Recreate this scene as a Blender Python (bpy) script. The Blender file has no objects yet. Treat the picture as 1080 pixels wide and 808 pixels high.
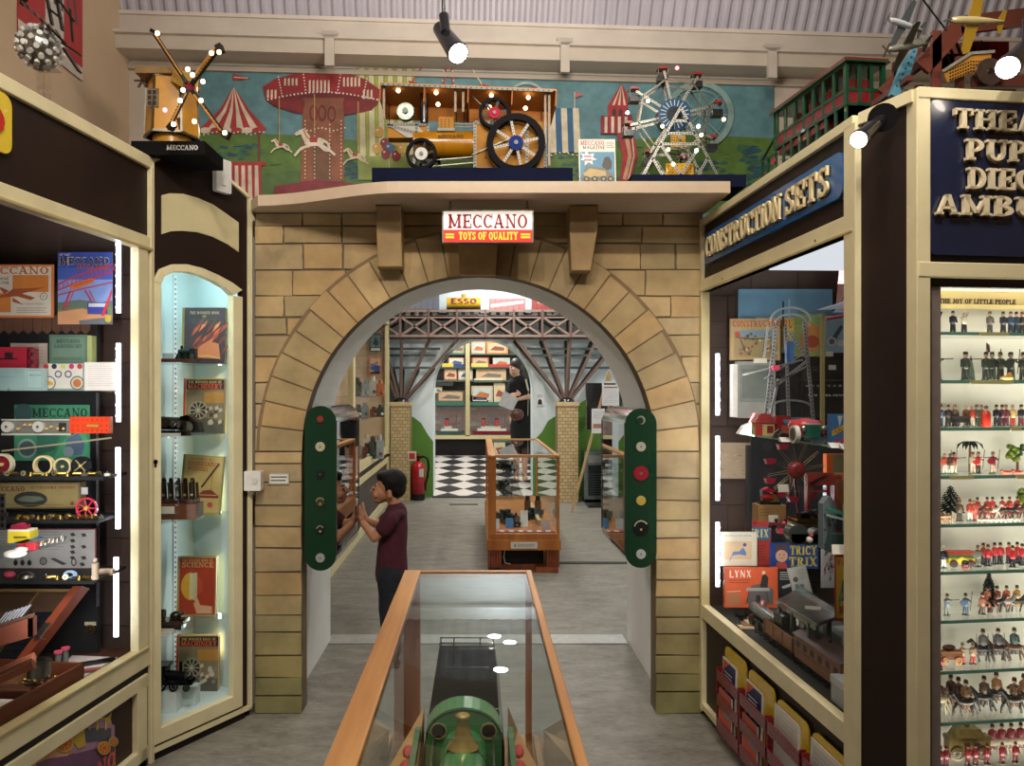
import bpy,bmesh,math,random
from math import sin,cos,pi,sqrt,radians
from mathutils import Matrix,Vector
random.seed(7)
COL=bpy.context.scene.collection
WL={}

def lin(c):
 if isinstance(c,str):
  c=c.lstrip('#');c=tuple(int(c[i:i+2],16)for i in(0,2,4))
 return tuple(((v/255)/12.92 if v/255<=.04045 else((v/255+.055)/1.055)**2.4)for v in c[:3])+(1,)

# camera geometry: eye at (0,0,EYE), looking along +Y, focal 800 px, vanishing point (505,415)
EYE,FP,VX,VY=1.35,800.0,505.0,415.0
def P(px,py,Y):return Vector(((px-VX)/FP*Y,Y,EYE-(py-VY)/FP*Y))
def S(px,Y):return px/FP*Y
def frame(p0,p1):
 u=Vector((p1[0]-p0[0],p1[1]-p0[1],0)).normalized();z=Vector((0,0,1));n=u.cross(z)
 return Matrix(((u.x,0,n.x,p0[0]),(u.y,0,n.y,p0[1]),(0,1,0,0),(0,0,0,1)))
def front(Y,X=0):return frame((X,Y),(X+1,Y))
def uv(px,py,F,w=0):
 o=Vector((0,0,EYE));d=Vector(((px-VX)/FP,1,(VY-py)/FP))
 I=F.inverted();o2=I@o;d2=(I.to_3x3()@d);t=(w-o2.z)/d2.z
 h=o2+d2*t
 return h.x,h.y
def T(x,y,z):return Matrix.Translation((x,y,z))
def R(a,ax='Z'):return Matrix.Rotation(radians(a),4,ax)
def SC(x,y,z):return Matrix.Diagonal((x,y,z,1))

# ------------------------------------------------------------------ materials
def nodes(name):
 m=bpy.data.materials.new(name);m.use_nodes=True;nt=m.node_tree;nt.nodes.clear()
 out=nt.nodes.new('ShaderNodeOutputMaterial');return m,nt,out
def N(nt,typ,**kw):
 n=nt.nodes.new(typ)
 for k,v in kw.items():
  if k in n.inputs:n.inputs[k].default_value=v
  else:setattr(n,k,v)
 return n
def L(nt,a,b):nt.links.new(a,b)
def mixc(nt,fac,a,b,mode='MIX'):
 n=nt.nodes.new('ShaderNodeMix');n.data_type='RGBA';n.blend_type=mode
 for i,v in((0,fac),(6,a),(7,b)):
  if hasattr(v,'links'):nt.links.new(v,n.inputs[i])
  else:n.inputs[i].default_value=v
 return n.outputs[2]
def coordn(nt,scale,kind='Object',detail=4,rough=.55,stretch=None):
 tc=nt.nodes.new('ShaderNodeTexCoord');s=tc.outputs[kind]
 if stretch:
  mp=nt.nodes.new('ShaderNodeMapping');mp.inputs['Scale'].default_value=stretch;L(nt,s,mp.inputs[0]);s=mp.outputs[0]
 n=N(nt,'ShaderNodeTexNoise',Scale=scale,Detail=detail,Roughness=rough);L(nt,s,n.inputs['Vector'])
 return n.outputs[0]
def ramp(nt,fac,a,b,c0=(0,0,0,1),c1=(1,1,1,1)):
 r=nt.nodes.new('ShaderNodeValToRGB');e=r.color_ramp.elements
 e[0].position=a;e[1].position=b;e[0].color=c0;e[1].color=c1;L(nt,fac,r.inputs[0]);return r.outputs[0]
def paint(name,rough=.5,metal=0.0,var=.12,scale=25,bump=0.0,bscale=80,spec=.5,coat=0.0):
 """surface whose colour comes from the painted colours of its mesh, with a little wear"""
 m,nt,out=nodes(name)
 at=N(nt,'ShaderNodeAttribute',attribute_name='Col')
 n=coordn(nt,scale)
 v=ramp(nt,n,.3,.7,(1-var,)*3+(1,),(1+var*.4,)*3+(1,))
 c=mixc(nt,1.0,at.outputs[0],v,'MULTIPLY')
 b=N(nt,'ShaderNodeBsdfPrincipled',Roughness=rough,Metallic=metal)
 b.inputs['Specular IOR Level'].default_value=spec
 b.inputs['Coat Weight'].default_value=coat
 L(nt,c,b.inputs['Base Color'])
 if bump:
  bn=coordn(nt,bscale);bp=N(nt,'ShaderNodeBump',Strength=bump,Distance=.004)
  L(nt,bn,bp.inputs['Height']);L(nt,bp.outputs[0],b.inputs['Normal'])
 L(nt,b.outputs[0],out.inputs[0]);return m
def noisy(name,c1,c2,scale,rough=.6,stretch=None,detail=6,bump=0.0,metal=0.0,lo=.35,hi=.65,spec=.5,kind='Object'):
 m,nt,out=nodes(name)
 n=coordn(nt,scale,kind,detail,.6,stretch)
 c=ramp(nt,n,lo,hi,lin(c1),lin(c2))
 b=N(nt,'ShaderNodeBsdfPrincipled',Roughness=rough,Metallic=metal);b.inputs['Specular IOR Level'].default_value=spec
 L(nt,c,b.inputs['Base Color'])
 if bump:
  bp=N(nt,'ShaderNodeBump',Strength=bump,Distance=.005);L(nt,n,bp.inputs['Height']);L(nt,bp.outputs[0],b.inputs['Normal'])
 L(nt,b.outputs[0],out.inputs[0]);return m
def glassy(name,tint=(1,1,1),ior=1.45,rough=.0,boost=1.0,base=0.0):
 m,nt,out=nodes(name)
 tr=N(nt,'ShaderNodeBsdfTransparent',Color=(*tint,1));gl=N(nt,'ShaderNodeBsdfGlossy',Roughness=rough)
 fr=N(nt,'ShaderNodeFresnel',IOR=ior)
 mu=N(nt,'ShaderNodeMath',operation='MULTIPLY_ADD',use_clamp=True);L(nt,fr.outputs[0],mu.inputs[0]);mu.inputs[1].default_value=boost;mu.inputs[2].default_value=base
 ge=nt.nodes.new('ShaderNodeNewGeometry');sb=N(nt,'ShaderNodeMath',operation='SUBTRACT',use_clamp=True);L(nt,mu.outputs[0],sb.inputs[0]);L(nt,ge.outputs['Backfacing'],sb.inputs[1])
 mx=nt.nodes.new('ShaderNodeMixShader');L(nt,sb.outputs[0],mx.inputs[0]);L(nt,tr.outputs[0],mx.inputs[1]);L(nt,gl.outputs[0],mx.inputs[2])
 L(nt,mx.outputs[0],out.inputs[0]);return m
def emit(name,c,s):
 m,nt,out=nodes(name);e=N(nt,'ShaderNodeEmission',Color=lin(c),Strength=s);L(nt,e.outputs[0],out.inputs[0]);return m

PAINT=paint('painted matt',.6,spec=.3);MATT=paint('matt black',.85,spec=.1);PRINT=paint('printed card',.5,var=.14,scale=14);GLOSS=paint('enamel',.25,coat=.3)
METAL=paint('metal',.32,1.0,.25,40);CREAM=paint('cream gloss paint',.38,var=.1,scale=9,bump=.08,bscale=30)
DARK=paint('dark brown panel',.5,var=.25,scale=5,spec=.25);CLOTH=paint('cloth',.9,var=.15,scale=60,bump=.25,bscale=300,spec=.2)
SKIN=paint('skin',.5,var=.08,scale=12,spec=.4);HAIR=paint('hair',.45,var=.5,scale=90,bump=.6,bscale=160)
LEAD=paint('toy lead paint',.4,var=.25,scale=120)
STONE=paint('painted stone',.75,var=.32,scale=7,bump=.5,bscale=26)
MURAL=paint('mural paint',.6,var=.3,scale=18)
PLASTER=noisy('plaster','#c3a98c','#cdb598',2.0,.85,bump=.05)
WHITEW=noisy('white wall','#dedcd8','#ebeae6',1.6,.7)
WHITED=noisy('pale wall','#d3dee0','#e2ebec',1.6,.7)
OAK=noisy('oak','#9c6638','#c8935a',22,.42,(1,.07,1),9,.08,lo=.3,hi=.7)
OAKX=noisy('oak rail','#9c6638','#c8935a',9,.42,(.06,1,1),8,.08)
OAKZ=noisy('oak upright','#8e4f24','#b8713a',12,.42,(1,1,.06),8,.08)
WOODR=noisy('red brown wood','#6b2f18','#96502c',14,.4,(1,.1,1),7)
CASEW=noisy('case wood','#9a5420','#c07a3a',11,.38,(1,1,.08),7)
FELT=noisy('black back board','#0b0a0b','#141214',6,.9)
GLASS=glassy('glass pane',(.985,.99,.985),1.45,boost=.22)
SHELFG=glassy('shelf glass',(.965,.985,.978),1.45)
EDGEG=paint('green glass edge',.15,var=.1)
CASEG=glassy('case glass',(.96,.98,.97),1.5,boost=1.35)
ACRYL=glassy('acrylic',(.96,.97,.98),1.5,boost=1.6,base=.04)
SIDEG=glassy('reflecting glass',(.62,.65,.62),1.5,boost=1.3,base=.25)
CHROME=paint('chrome',.08,1.0,.05)
WARM=emit('warm bulb','#ffdca0',7);COOLB=emit('cool bulb','#c8fff0',9);REDB=emit('red bulb','#ff6070',8)
LAMP=emit('lamp face','#fff2e0',30);LEDM=emit('led','#eaf2ff',26)
def signglow():
 m,nt,out=nodes('backlit sign print');at=N(nt,'ShaderNodeAttribute',attribute_name='Col')
 b=N(nt,'ShaderNodeBsdfPrincipled',Roughness=.4);L(nt,at.outputs[0],b.inputs['Base Color']);L(nt,at.outputs[0],b.inputs['Emission Color'])
 b.inputs['Emission Strength'].default_value=.75;L(nt,b.outputs[0],out.inputs[0]);return m
SIGNM=signglow()

# ------------------------------------------------------------------ mesh builder
class MB:
 def __init__(s,M=None):s.v=[];s.f=[];s.c=[];s.s=[];s.M=M or Matrix();s.k=0
 def add(s,vs,fs,c,sm=False,M=None):
  A=s.M@M if M is not None else s.M;b=len(s.v);cc=lin(c)
  s.v+=[A@Vector(p)for p in vs]
  for f in fs:s.f.append([b+i for i in f]);s.c.append(cc);s.s.append(sm)
  return s
 def box(s,x0,x1,y0,y1,z0,z1,c,M=None):
  if x0>x1:x0,x1=x1,x0
  if y0>y1:y0,y1=y1,y0
  if z0>z1:z0,z1=z1,z0
  v=[(x,y,z)for x in(x0,x1)for y in(y0,y1)for z in(z0,z1)]
  return s.add(v,[(0,1,3,2),(4,6,7,5),(0,4,5,1),(2,3,7,6),(0,2,6,4),(1,5,7,3)],c,M=M)
 def cyl(s,p0,p1,r0,c,r1=None,n=12,M=None,sm=True):
  p0,p1=Vector(p0),Vector(p1);r1=r0 if r1 is None else r1;d=(p1-p0)
  if d.length<1e-9:return s
  q=d.to_track_quat('Z','Y');v=[]
  for p,r in((p0,r0),(p1,r1)):
   for i in range(n):
    a=2*pi*i/n;v.append(tuple(p+q@Vector((r*cos(a),r*sin(a),0))))
  s.add(v,[(i,(i+1)%n,n+(i+1)%n,n+i)for i in range(n)],c,sm,M)
  return s.add(v,[tuple(range(n))[::-1],tuple(range(n,2*n))],c,False,M)
 def tube(s,pts,r,c,n=8,M=None):
  for a,b in zip(pts,pts[1:]):s.cyl(a,b,r,c,n=n,M=M)
  return s
 def lathe(s,prof,c,n=20,M=None,sm=True):
  v=[];k=len(prof)
  for i in range(n):
   a=2*pi*i/n
   for r,z in prof:v.append((r*cos(a),r*sin(a),z))
  return s.add(v,[(i*k+j,((i+1)%n)*k+j,((i+1)%n)*k+j+1,i*k+j+1)for i in range(n)for j in range(k-1)],c,sm,M)
 def ball(s,p,r,c,n=10,m=6,M=None):
  if not isinstance(r,(tuple,list)):r=(r,r,r)
  prof=[(max(1e-5,sin(pi*j/m)),-cos(pi*j/m))for j in range(m+1)]
  A=T(*p)@SC(*r);return s.lathe(prof,c,n,M@A if M is not None else A)
 def prism(s,pts,d0,d1,c,M=None):
  n=len(pts);v=[(x,y,d0)for x,y in pts]+[(x,y,d1)for x,y in pts]
  return s.add(v,[tuple(range(n,2*n)),tuple(range(n))[::-1]]+[(i,(i+1)%n,n+(i+1)%n,n+i)for i in range(n)],c,M=M)
 def ring(s,cx,cy,r0,r1,d0,d1,c,n=24,a0=0,a1=360,M=None,e=1.0):
  for i in range(n):
   a=radians(a0+(a1-a0)*i/n);b=radians(a0+(a1-a0)*(i+1)/n)
   s.prism([(cx+r0*cos(a),cy+r0*e*sin(a)),(cx+r1*cos(a),cy+r1*e*sin(a)),(cx+r1*cos(b),cy+r1*e*sin(b)),(cx+r0*cos(b),cy+r0*e*sin(b))],d0,d1,c,M)
  return s
 def bar(s,a,b,w,t,c,M=None):
  """flat strip between two points of the local xy plane"""
  a,b=Vector(a[:2]),Vector(b[:2]);d=(b-a).normalized();n=Vector((-d.y,d.x))*w/2
  return s.prism([tuple(a-n),tuple(b-n),tuple(b+n),tuple(a+n)],t[0],t[1],c,M)
 def beam(s,a,b,w,c,M=None,h=None):
  """square bar between two 3d points"""
  a,b=Vector(a),Vector(b);q=(b-a).to_track_quat('Z','Y');l=(b-a).length
  A=T(*a)@q.to_matrix().to_4x4();h=h or w
  return s.box(-w/2,w/2,-h/2,h/2,0,l,c,M@A if M is not None else A)
 def empty(s):return not s.v
 def build(s,name,mat=None,parent=None,bevel=0,solid=False):
  mat=mat or PAINT
  xs=[p.x for p in s.v];ys=[p.y for p in s.v];zs=[p.z for p in s.v]
  o=Vector(((min(xs)+max(xs))/2,(min(ys)+max(ys))/2,min(zs)))
  me=bpy.data.meshes.new(name);me.from_pydata([tuple(p-o)for p in s.v],[],s.f)
  at=me.color_attributes.new('Col','FLOAT_COLOR','CORNER')
  buf=[]
  for f,c in zip(s.f,s.c):buf+=list(c)*len(f)
  at.data.foreach_set('color',buf)
  me.polygons.foreach_set('use_smooth',s.s)
  me.materials.append(mat);me.update()
  ob=bpy.data.objects.new(name,me);COL.objects.link(ob)
  if parent is not None:
   ob.parent=parent;ob.location=o-WL[parent.name]
  else:ob.location=o
  WL[ob.name]=o
  if bevel:
   b=ob.modifiers.new('bevel','BEVEL');b.width=bevel;b.segments=2;b.limit_method='ANGLE'
  return ob

def tag(o,label,cat,group=None,kind=None):
 if label:o['label']=label
 if cat:o['category']=cat
 if group:o['group']=group
 if kind:o['kind']=kind
 return o
def struct(o):o['kind']='structure';return o
def thing(name,loc,label,cat,group=None):
 o=bpy.data.objects.new(name,None);COL.objects.link(o);o.location=loc;o.empty_display_size=.05
 WL[o.name]=Vector(loc);return tag(o,label,cat,group)
def dup(root,loc,rz=0,sc=1,label=None,group=None):
 def cp(o,par):
  c=o.copy();COL.objects.link(c);c.parent=par
  for ch in o.children:cp(ch,c)
  return c
 r=cp(root,None);r.location=loc;r.rotation_euler=(0,0,radians(rz));r.scale=(sc,sc,sc)if not isinstance(sc,tuple)else sc
 if label:r['label']=label
 if group:r['group']=group
 return r

# ------------------------------------------------------------------ slab lettering drawn from strokes
W,t_=.2,.11
def _gl():
 g={}
 V=lambda x,a=0,b=1,sf='bt':('v',x,a,b,sf)
 H=lambda y,a,b,tk='':('h',y,a,b,tk)
 D=lambda x0,y0,x1,y1,w=W:('d',x0,y0,x1,y1,w)
 A=lambda cx,cy,rx,ry,a,b:('a',cx,cy,rx,ry,a,b)
 B=lambda x0,x1,y:('b',x0,x1,y)
 g['A']=(.92,[D(.1,0,.42,1,t_),D(.72,0,.44,1),H(.33,.2,.7),B(0,.27,0),B(.58,.92,0)])
 g['B']=(.8,[V(.2),A(.36,.75,.34,.25,-90,90),A(.36,.27,.42,.27,-90,90),H(.95,.2,.38),H(.5,.2,.38),H(.05,.2,.38)])
 g['C']=(.82,[A(.42,.5,.42,.5,38,322),('t',.72,.62,1),('t',.72,0,.2)])
 g['D']=(.85,[V(.2),A(.38,.5,.46,.5,-90,90),H(.95,.2,.4),H(.05,.2,.4)])
 g['E']=(.78,[V(.2),H(.95,.2,.76,'d'),H(.05,.2,.78,'u'),H(.5,.2,.58,'m')])
 g['F']=(.74,[V(.2),H(.95,.2,.74,'d'),H(.5,.2,.56,'m')])
 g['G']=(.88,[A(.42,.5,.42,.5,38,330),('t',.72,.64,1),V(.74,0,.45,'t')])
 g['H']=(.95,[V(.2),V(.75),H(.5,.2,.75)])
 g['I']=(.4,[V(.2)])
 g['J']=(.6,[V(.4,.25,1,'t'),A(.25,.28,.25,.28,180,360)])
 g['K']=(.9,[V(.2),D(.25,.4,.72,1,t_),D(.4,.55,.75,0),B(.58,.9,.9),B(.6,.95,0)])
 g['L']=(.75,[V(.2),H(.05,.2,.75,'u')])
 g['M']=(1.15,[V(.16,sf='b'),V(.95),D(.12,1,.56,.1),D(.95,1,.56,.1,t_),B(0,.3,.9)])
 g['N']=(.95,[('vt',.16),('vt',.78),D(.14,1,.78,0),B(0,.3,.9),B(0,.32,0),B(.62,.95,.9)])
 g['O']=(.86,[A(.43,.5,.43,.5,0,360)])
 g['P']=(.78,[V(.2),A(.36,.7,.4,.3,-90,90),H(.95,.2,.38),H(.45,.2,.38)])
 g['Q']=(.86,[A(.43,.5,.43,.5,0,360),D(.5,.2,.8,-.1,t_)])
 g['R']=(.88,[V(.2),A(.36,.72,.38,.28,-90,90),H(.95,.2,.38),H(.48,.2,.38),D(.4,.5,.7,0),B(.62,.9,0)])
 g['S']=(.7,[A(.35,.745,.33,.255,35,268),A(.35,.265,.35,.265,-150,92),('t',.58,.66,1),('t',.03,0,.34)])
 g['T']=(.82,[V(.41,0,1,'b'),H(.95,.03,.79),('t',.0,.68,1),('t',.72,.68,1)])
 g['U']=(.9,[V(.2,.3,1,'t'),('vt2',.72),A(.455,.36,.355,.36,180,360),B(.58,.9,.9)])
 g['V']=(.9,[D(.18,1,.45,0),D(.74,1,.46,0,t_),B(0,.34,.9),B(.6,.9,.9)])
 g['W']=(1.2,[D(.18,1,.38,0),D(.6,1,.4,0,t_),D(.62,1,.82,0),D(1.05,1,.84,0,t_),B(0,.3,.9),B(.92,1.2,.9)])
 g['X']=(.88,[D(.18,1,.7,0),D(.7,1,.16,0,t_),B(0,.32,.9),B(.58,.88,.9),B(0,.3,0),B(.56,.88,0)])
 g['Y']=(.88,[D(.18,1,.44,.45),D(.72,1,.46,.45,t_),V(.44,0,.5,'b'),B(0,.32,.9),B(.58,.88,.9)])
 g['Z']=(.76,[D(.62,1,.12,0),H(.95,.05,.72),H(.05,.05,.74)])
 g[' ']=(.35,[]);g['.']=(.25,[('b',.03,.2,0)]);g['-']=(.4,[H(.45,.05,.35)]);g['1']=(.4,[V(.2)]);g['+']=(.5,[H(.45,.05,.45)])
 return g
GL=_gl()
def text(mb,st,x,y,h,c,w=None,d=(0,.001),M=None,slab=True,bold=1.0,seg=10):
 """write st with its lower left at (x,y), height h, fitted to width w"""
 st=st.upper();tot=sum(GL.get(ch,GL[' '])[0]+.1 for ch in st)-.1
 sx=(w/tot)if w else h;Wd=W*bold;tt=t_*bold;cx=0.0
 Mx=(M or Matrix())@T(x,y,0)@SC(sx,h,1)
 def q(pts):mb.prism(pts,d[0],d[1],c,Mx)
 for ch in st:
  wd,ops=GL.get(ch,GL[' '])
  for o in ops:
   k=o[0]
   if k=='v':
    _,X,a,b,sf=o;q([(cx+X-Wd/2,a),(cx+X+Wd/2,a),(cx+X+Wd/2,b),(cx+X-Wd/2,b)])
    if slab:
     if 'b' in sf:q([(cx+X-.2,a),(cx+X+.2,a),(cx+X+.2,a+tt),(cx+X-.2,a+tt)])
     if 't' in sf:q([(cx+X-.2,b-tt),(cx+X+.2,b-tt),(cx+X+.2,b),(cx+X-.2,b)])
   elif k=='vt':X=o[1];q([(cx+X-.055,0),(cx+X+.055,0),(cx+X+.055,1),(cx+X-.055,1)])
   elif k=='vt2':X=o[1];q([(cx+X,.3),(cx+X+.1,.3),(cx+X+.1,1),(cx+X,1)])
   elif k=='h':
    _,Y,a,b,tk=o;q([(cx+a,Y-tt/2),(cx+b,Y-tt/2),(cx+b,Y+tt/2),(cx+a,Y+tt/2)])
    if slab and tk:
     lo,hi={'d':(Y-.3,Y),'u':(Y,Y+.3),'m':(Y-.14,Y+.14)}[tk];q([(cx+b-.1,lo),(cx+b,lo),(cx+b,hi),(cx+b-.1,hi)])
   elif k=='d':
    _,x0,y0,x1,y1,w_=o;w_*=bold*.5;q([(cx+x0-w_,y0),(cx+x0+w_,y0),(cx+x1+w_,y1),(cx+x1-w_,y1)]if y0<y1 else[(cx+x1-w_,y1),(cx+x1+w_,y1),(cx+x0+w_,y0),(cx+x0-w_,y0)])
   elif k=='a':
    _,ax,ay,rx,ry,a0,a1=o;n=max(3,int(seg*abs(a1-a0)/360*1.6))
    ix,iy=max(.02,rx-Wd),max(.02,ry-tt)
    for i in range(n):
     a=radians(a0+(a1-a0)*i/n);b=radians(a0+(a1-a0)*(i+1)/n)
     q([(cx+ax+ix*cos(a),ay+iy*sin(a)),(cx+ax+rx*cos(a),ay+ry*sin(a)),(cx+ax+rx*cos(b),ay+ry*sin(b)),(cx+ax+ix*cos(b),ay+iy*sin(b))])
   elif k=='b' and slab:_,a,b,Y=o;q([(cx+a,Y),(cx+b,Y),(cx+b,Y+tt),(cx+a,Y+tt)])
   elif k=='t' and slab:_,X,a,b=o;q([(cx+X,a),(cx+X+.09,a),(cx+X+.09,b),(cx+X,b)])
  cx+=wd+.1
 return tot*sx

# flat printed artwork on a board; coordinates 0..1 across and up
class Art:
 def __init__(s,mb,F,w,h,d):s.m=mb;s.F=F;s.w=w;s.h=h;s.d=d;s.st=.00006
 def _n(s):s.d+=s.st;return(s.d-.00005,s.d)
 def poly(s,pts,c):s.m.prism([(x*s.w,y*s.h)for x,y in pts],*s._n(),c,s.F)
 def rect(s,a,b,c_,d,c):s.poly([(a,b),(c_,b),(c_,d),(a,d)],c)
 def disc(s,x,y,r,c,n=18,e=None):
  rx=r;ry=r*s.w/s.h if e is None else e;s.poly([(x+rx*cos(2*pi*i/n),y+ry*sin(2*pi*i/n))for i in range(n)],c)
 def line(s,pts,w,c):
  t=s._n()
  for a,b in zip(pts,pts[1:]):s.m.bar((a[0]*s.w,a[1]*s.h),(b[0]*s.w,b[1]*s.h),w*s.w,t,c,s.F)
 def text(s,st,x0,y0,x1,y1,c,slab=True,bold=1.1):text(s.m,st,x0*s.w,y0*s.h,(y1-y0)*s.h,c,(x1-x0)*s.w,s._n(),s.F,slab,bold,8)
 def lines(s,x0,y0,x1,y1,n,c,w=.012):
  t=s._n()
  for i in range(n):
   y=y1-(y1-y0)*(i+.5)/n;e=x1-(x1-x0)*random.uniform(0,.15)
   s.m.bar((x0*s.w,y*s.h),(e*s.w,y*s.h),w*s.h,t,c,s.F)
def board(name,label,cat,x0,y0,x1,y1,Y,art=None,base='#dddddd',th=.004,group=None,F=None,lean=0,rot=0,mat=None,back=None,parent=None):
 """flat printed board whose face fills the given photo rectangle at distance Y (or on the plane F)"""
 if F is None:
  F=front(Y);a=P(x0,y1,Y);w=S(x1-x0,Y);h=S(y1-y0,Y)
  A=F@T(a.x,a.z,0)@R(-lean,'X')@R(rot,'Z')
 else:
  u0,v0=uv(x0,y1,F);u1,v1=uv(x1,y0,F);w,h=u1-u0,v1-v0;A=F@T(u0,v0,0)@R(rot,'Z')
 mb=MB();mb.box(0,w,0,h,-th,0,back or base,A)
 ar=Art(mb,A,w,h,.0001);ar.rect(0,0,1,1,base)
 if art:art(ar)
 o=mb.build(name,mat or PRINT,parent)
 if label:tag(o,label,cat,group)
 return o
# ================================================================== SETTING
def plate_arch(mb,x0,x1,z1,r,cx,cz,y0,y1,c,n=36,z0=0):
 """wall slab with a round-headed opening"""
 for s_,xe in((-1,x0),(1,x1)):
  mb.box(min(xe,cx+s_*r),max(xe,cx+s_*r),y0,y1,z0,cz,c)
 pts=[(cx+r*cos(pi*i/n),cz+r*sin(pi*i/n))for i in range(n+1)]
 def outer(i):
  a=pi*i/n;dx,dz=cos(a),sin(a);t=1e9
  if dx>1e-6:t=min(t,(x1-cx)/dx)
  if dx<-1e-6:t=min(t,(x0-cx)/dx)
  if dz>1e-6:t=min(t,(z1-cz)/dz)
  return(cx+dx*t,cz+dz*t)
 for i in range(n):
  a,b=pts[i],pts[i+1];A,B=outer(i),outer(i+1)
  quad=[a,A]
  for cxr in(x1,x0):
   if(A[0]-cxr)*(1 if cxr==x1 else-1)>=-1e-6 and abs(B[1]-z1)<1e-6 and abs(A[1]-z1)>1e-6:quad.append((cxr,z1))
   if abs(A[1]-z1)<1e-6 and abs(B[1]-z1)>1e-6 and abs(B[0]-cxr)<1e-6:quad.append((cxr,z1))
  quad+=[B,b]
  v=[(x,y0,z)for x,z in quad]+[(x,y1,z)for x,z in quad];k=len(quad)
  mb.add(v,[tuple(range(k)),tuple(range(k,2*k))[::-1]],c)
  mb.add([(a[0],y0,a[1]),(b[0],y0,b[1]),(b[0],y1,b[1]),(a[0],y1,a[1])],[(0,1,2,3)],c,True)
  mb.add([(A[0],y0,A[1]),(B[0],y0,B[1]),(B[0],y1,B[1]),(A[0],y1,A[1])],[(0,1,2,3)],c)

# floors
FLOORM=None
def floormat():
 m,nt,out=nodes('mottled vinyl floor')
 a=coordn(nt,5,'Object',8,.72,(1,2.6,1));b2=coordn(nt,28,'Object',6,.7,(1,2.2,1))
 f=N(nt,'ShaderNodeMath',operation='MULTIPLY_ADD');L(nt,b2,f.inputs[0]);f.inputs[1].default_value=.45
 g=N(nt,'ShaderNodeMath',operation='MULTIPLY');L(nt,a,g.inputs[0]);g.inputs[1].default_value=.62;L(nt,g.outputs[0],f.inputs[2])
 c=ramp(nt,f.outputs[0],.4,.66,lin('#625e56'),lin('#908b80'))
 b=N(nt,'ShaderNodeBsdfPrincipled',Roughness=.5);L(nt,c,b.inputs['Base Color']);L(nt,b.outputs[0],out.inputs[0]);return m
m=MB();m.box(-2.4,3.2,-1.2,9.9,-.05,0,'#888888');struct(m.build('floor',floormat()))
m=MB();rl=sqrt(2.5**2+.33**2)
def checker(mb,y0,y1,x0,x1,s,M):
 h=s/sqrt(2);i0=int(x0/h)-2;i1=int(x1/h)+2;j0=int(y0/h)-1;j1=int(y1/h)+2
 for i in range(i0,i1):
  for j in range(j0,j1):
   if(i+j)%2:continue
   x,y=i*h,j*h;col='#d8cfc8' if i%2 else '#2e3034'
   pts=[(x-h,y),(x,y-h),(x+h,y),(x,y+h)]
   pts=[(min(max(px_,x0),x1),min(max(py_,y0),y1))for px_,py_ in pts]
   if max(p[0]for p in pts)-min(p[0]for p in pts)<.01 or max(p[1]for p in pts)-min(p[1]for p in pts)<.01:continue
   mb.add([(a,b,.002)for a,b in pts],[(0,1,2,3)],col,M=M)
RM=T(0,9.9,0)@Matrix.Rotation(math.atan2(.33,2.5),4,'X')
m.box(-1.4,1.7,0,rl,-.05,0,'#555555',RM);checker(m,0,rl,-1.4,1.7,.29,RM)
struct(m.build('floor',paint('checker tiles',.35,var=.1)))
m=MB();m.box(-.82,.8,4.08,4.23,0,.006,'#b9b9b6');struct(m.build('trim_1',paint('metal strip',.4,.3,.15)))
m=MB();m.box(-.6,.66,9.8,9.92,.001,.012,'#2a2a2a');struct(m.build('trim_2'))
m=MB();m.box(.12*8.9/1,.12*8.9+.001,8.9,8.901,0,.001,'#333'+'333');
m=MB();a=P(474,532,9.23);m.box(a.x,a.x+S(30,9.23),9.18,9.26,0,.004,'#2c2a28');struct(m.build('trim_3'))
m=MB();m.box(.62,1.5,6.0,6.07,0,.004,'#2c2a28');struct(m.build('trim_4'))

# stone arch wall
RS,CZ,Y1=.744,1.106,3.2
m=MB();plate_arch(m,-.945,.944,2.11,RS+.004,0,CZ,Y1,Y1+.1,'#6f5f44')
m2=MB(front(Y1));rnd=random.Random(3)
def scol(z):
 base=rnd.choice([(176,149,104),(166,142,99),(184,156,110),(160,138,98),(172,148,108),(178,146,98)])
 g=max(0,min(1,(0.62-z)/.6))*.75
 return tuple(int(b*(1-g)+q*g)for b,q in zip(base,(128,130,82)))
def stone(pts,d,z): # inset for the joint
 cx=sum(p[0]for p in pts)/len(pts);cy=sum(p[1]for p in pts)/len(pts)
 w=max(p[0]for p in pts)-min(p[0]for p in pts);h=max(p[1]for p in pts)-min(p[1]for p in pts)
 j=.0035;k=[(x-(j if x>cx else-j),y-(j if y>cy else-j))for x,y in pts]
 m2.prism([(x+rnd.uniform(-.0025,.0025),y+rnd.uniform(-.003,.003))for x,y in k],0,d,scol(z))
for sd in(-1,1): # pillar courses below the spring
 z=0
 while z<1.10:
  h=min(rnd.uniform(.07,.1),1.106-z)
  if 1.106-(z+h)<.04:h=1.106-z
  xe=-.945 if sd<0 else.944
  stone([(sd*RS,z),(xe,z),(xe,z+h),(sd*RS,z+h)],.006,z+h/2);z+=h
RO=.925
z=1.106;rows=[]
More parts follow.
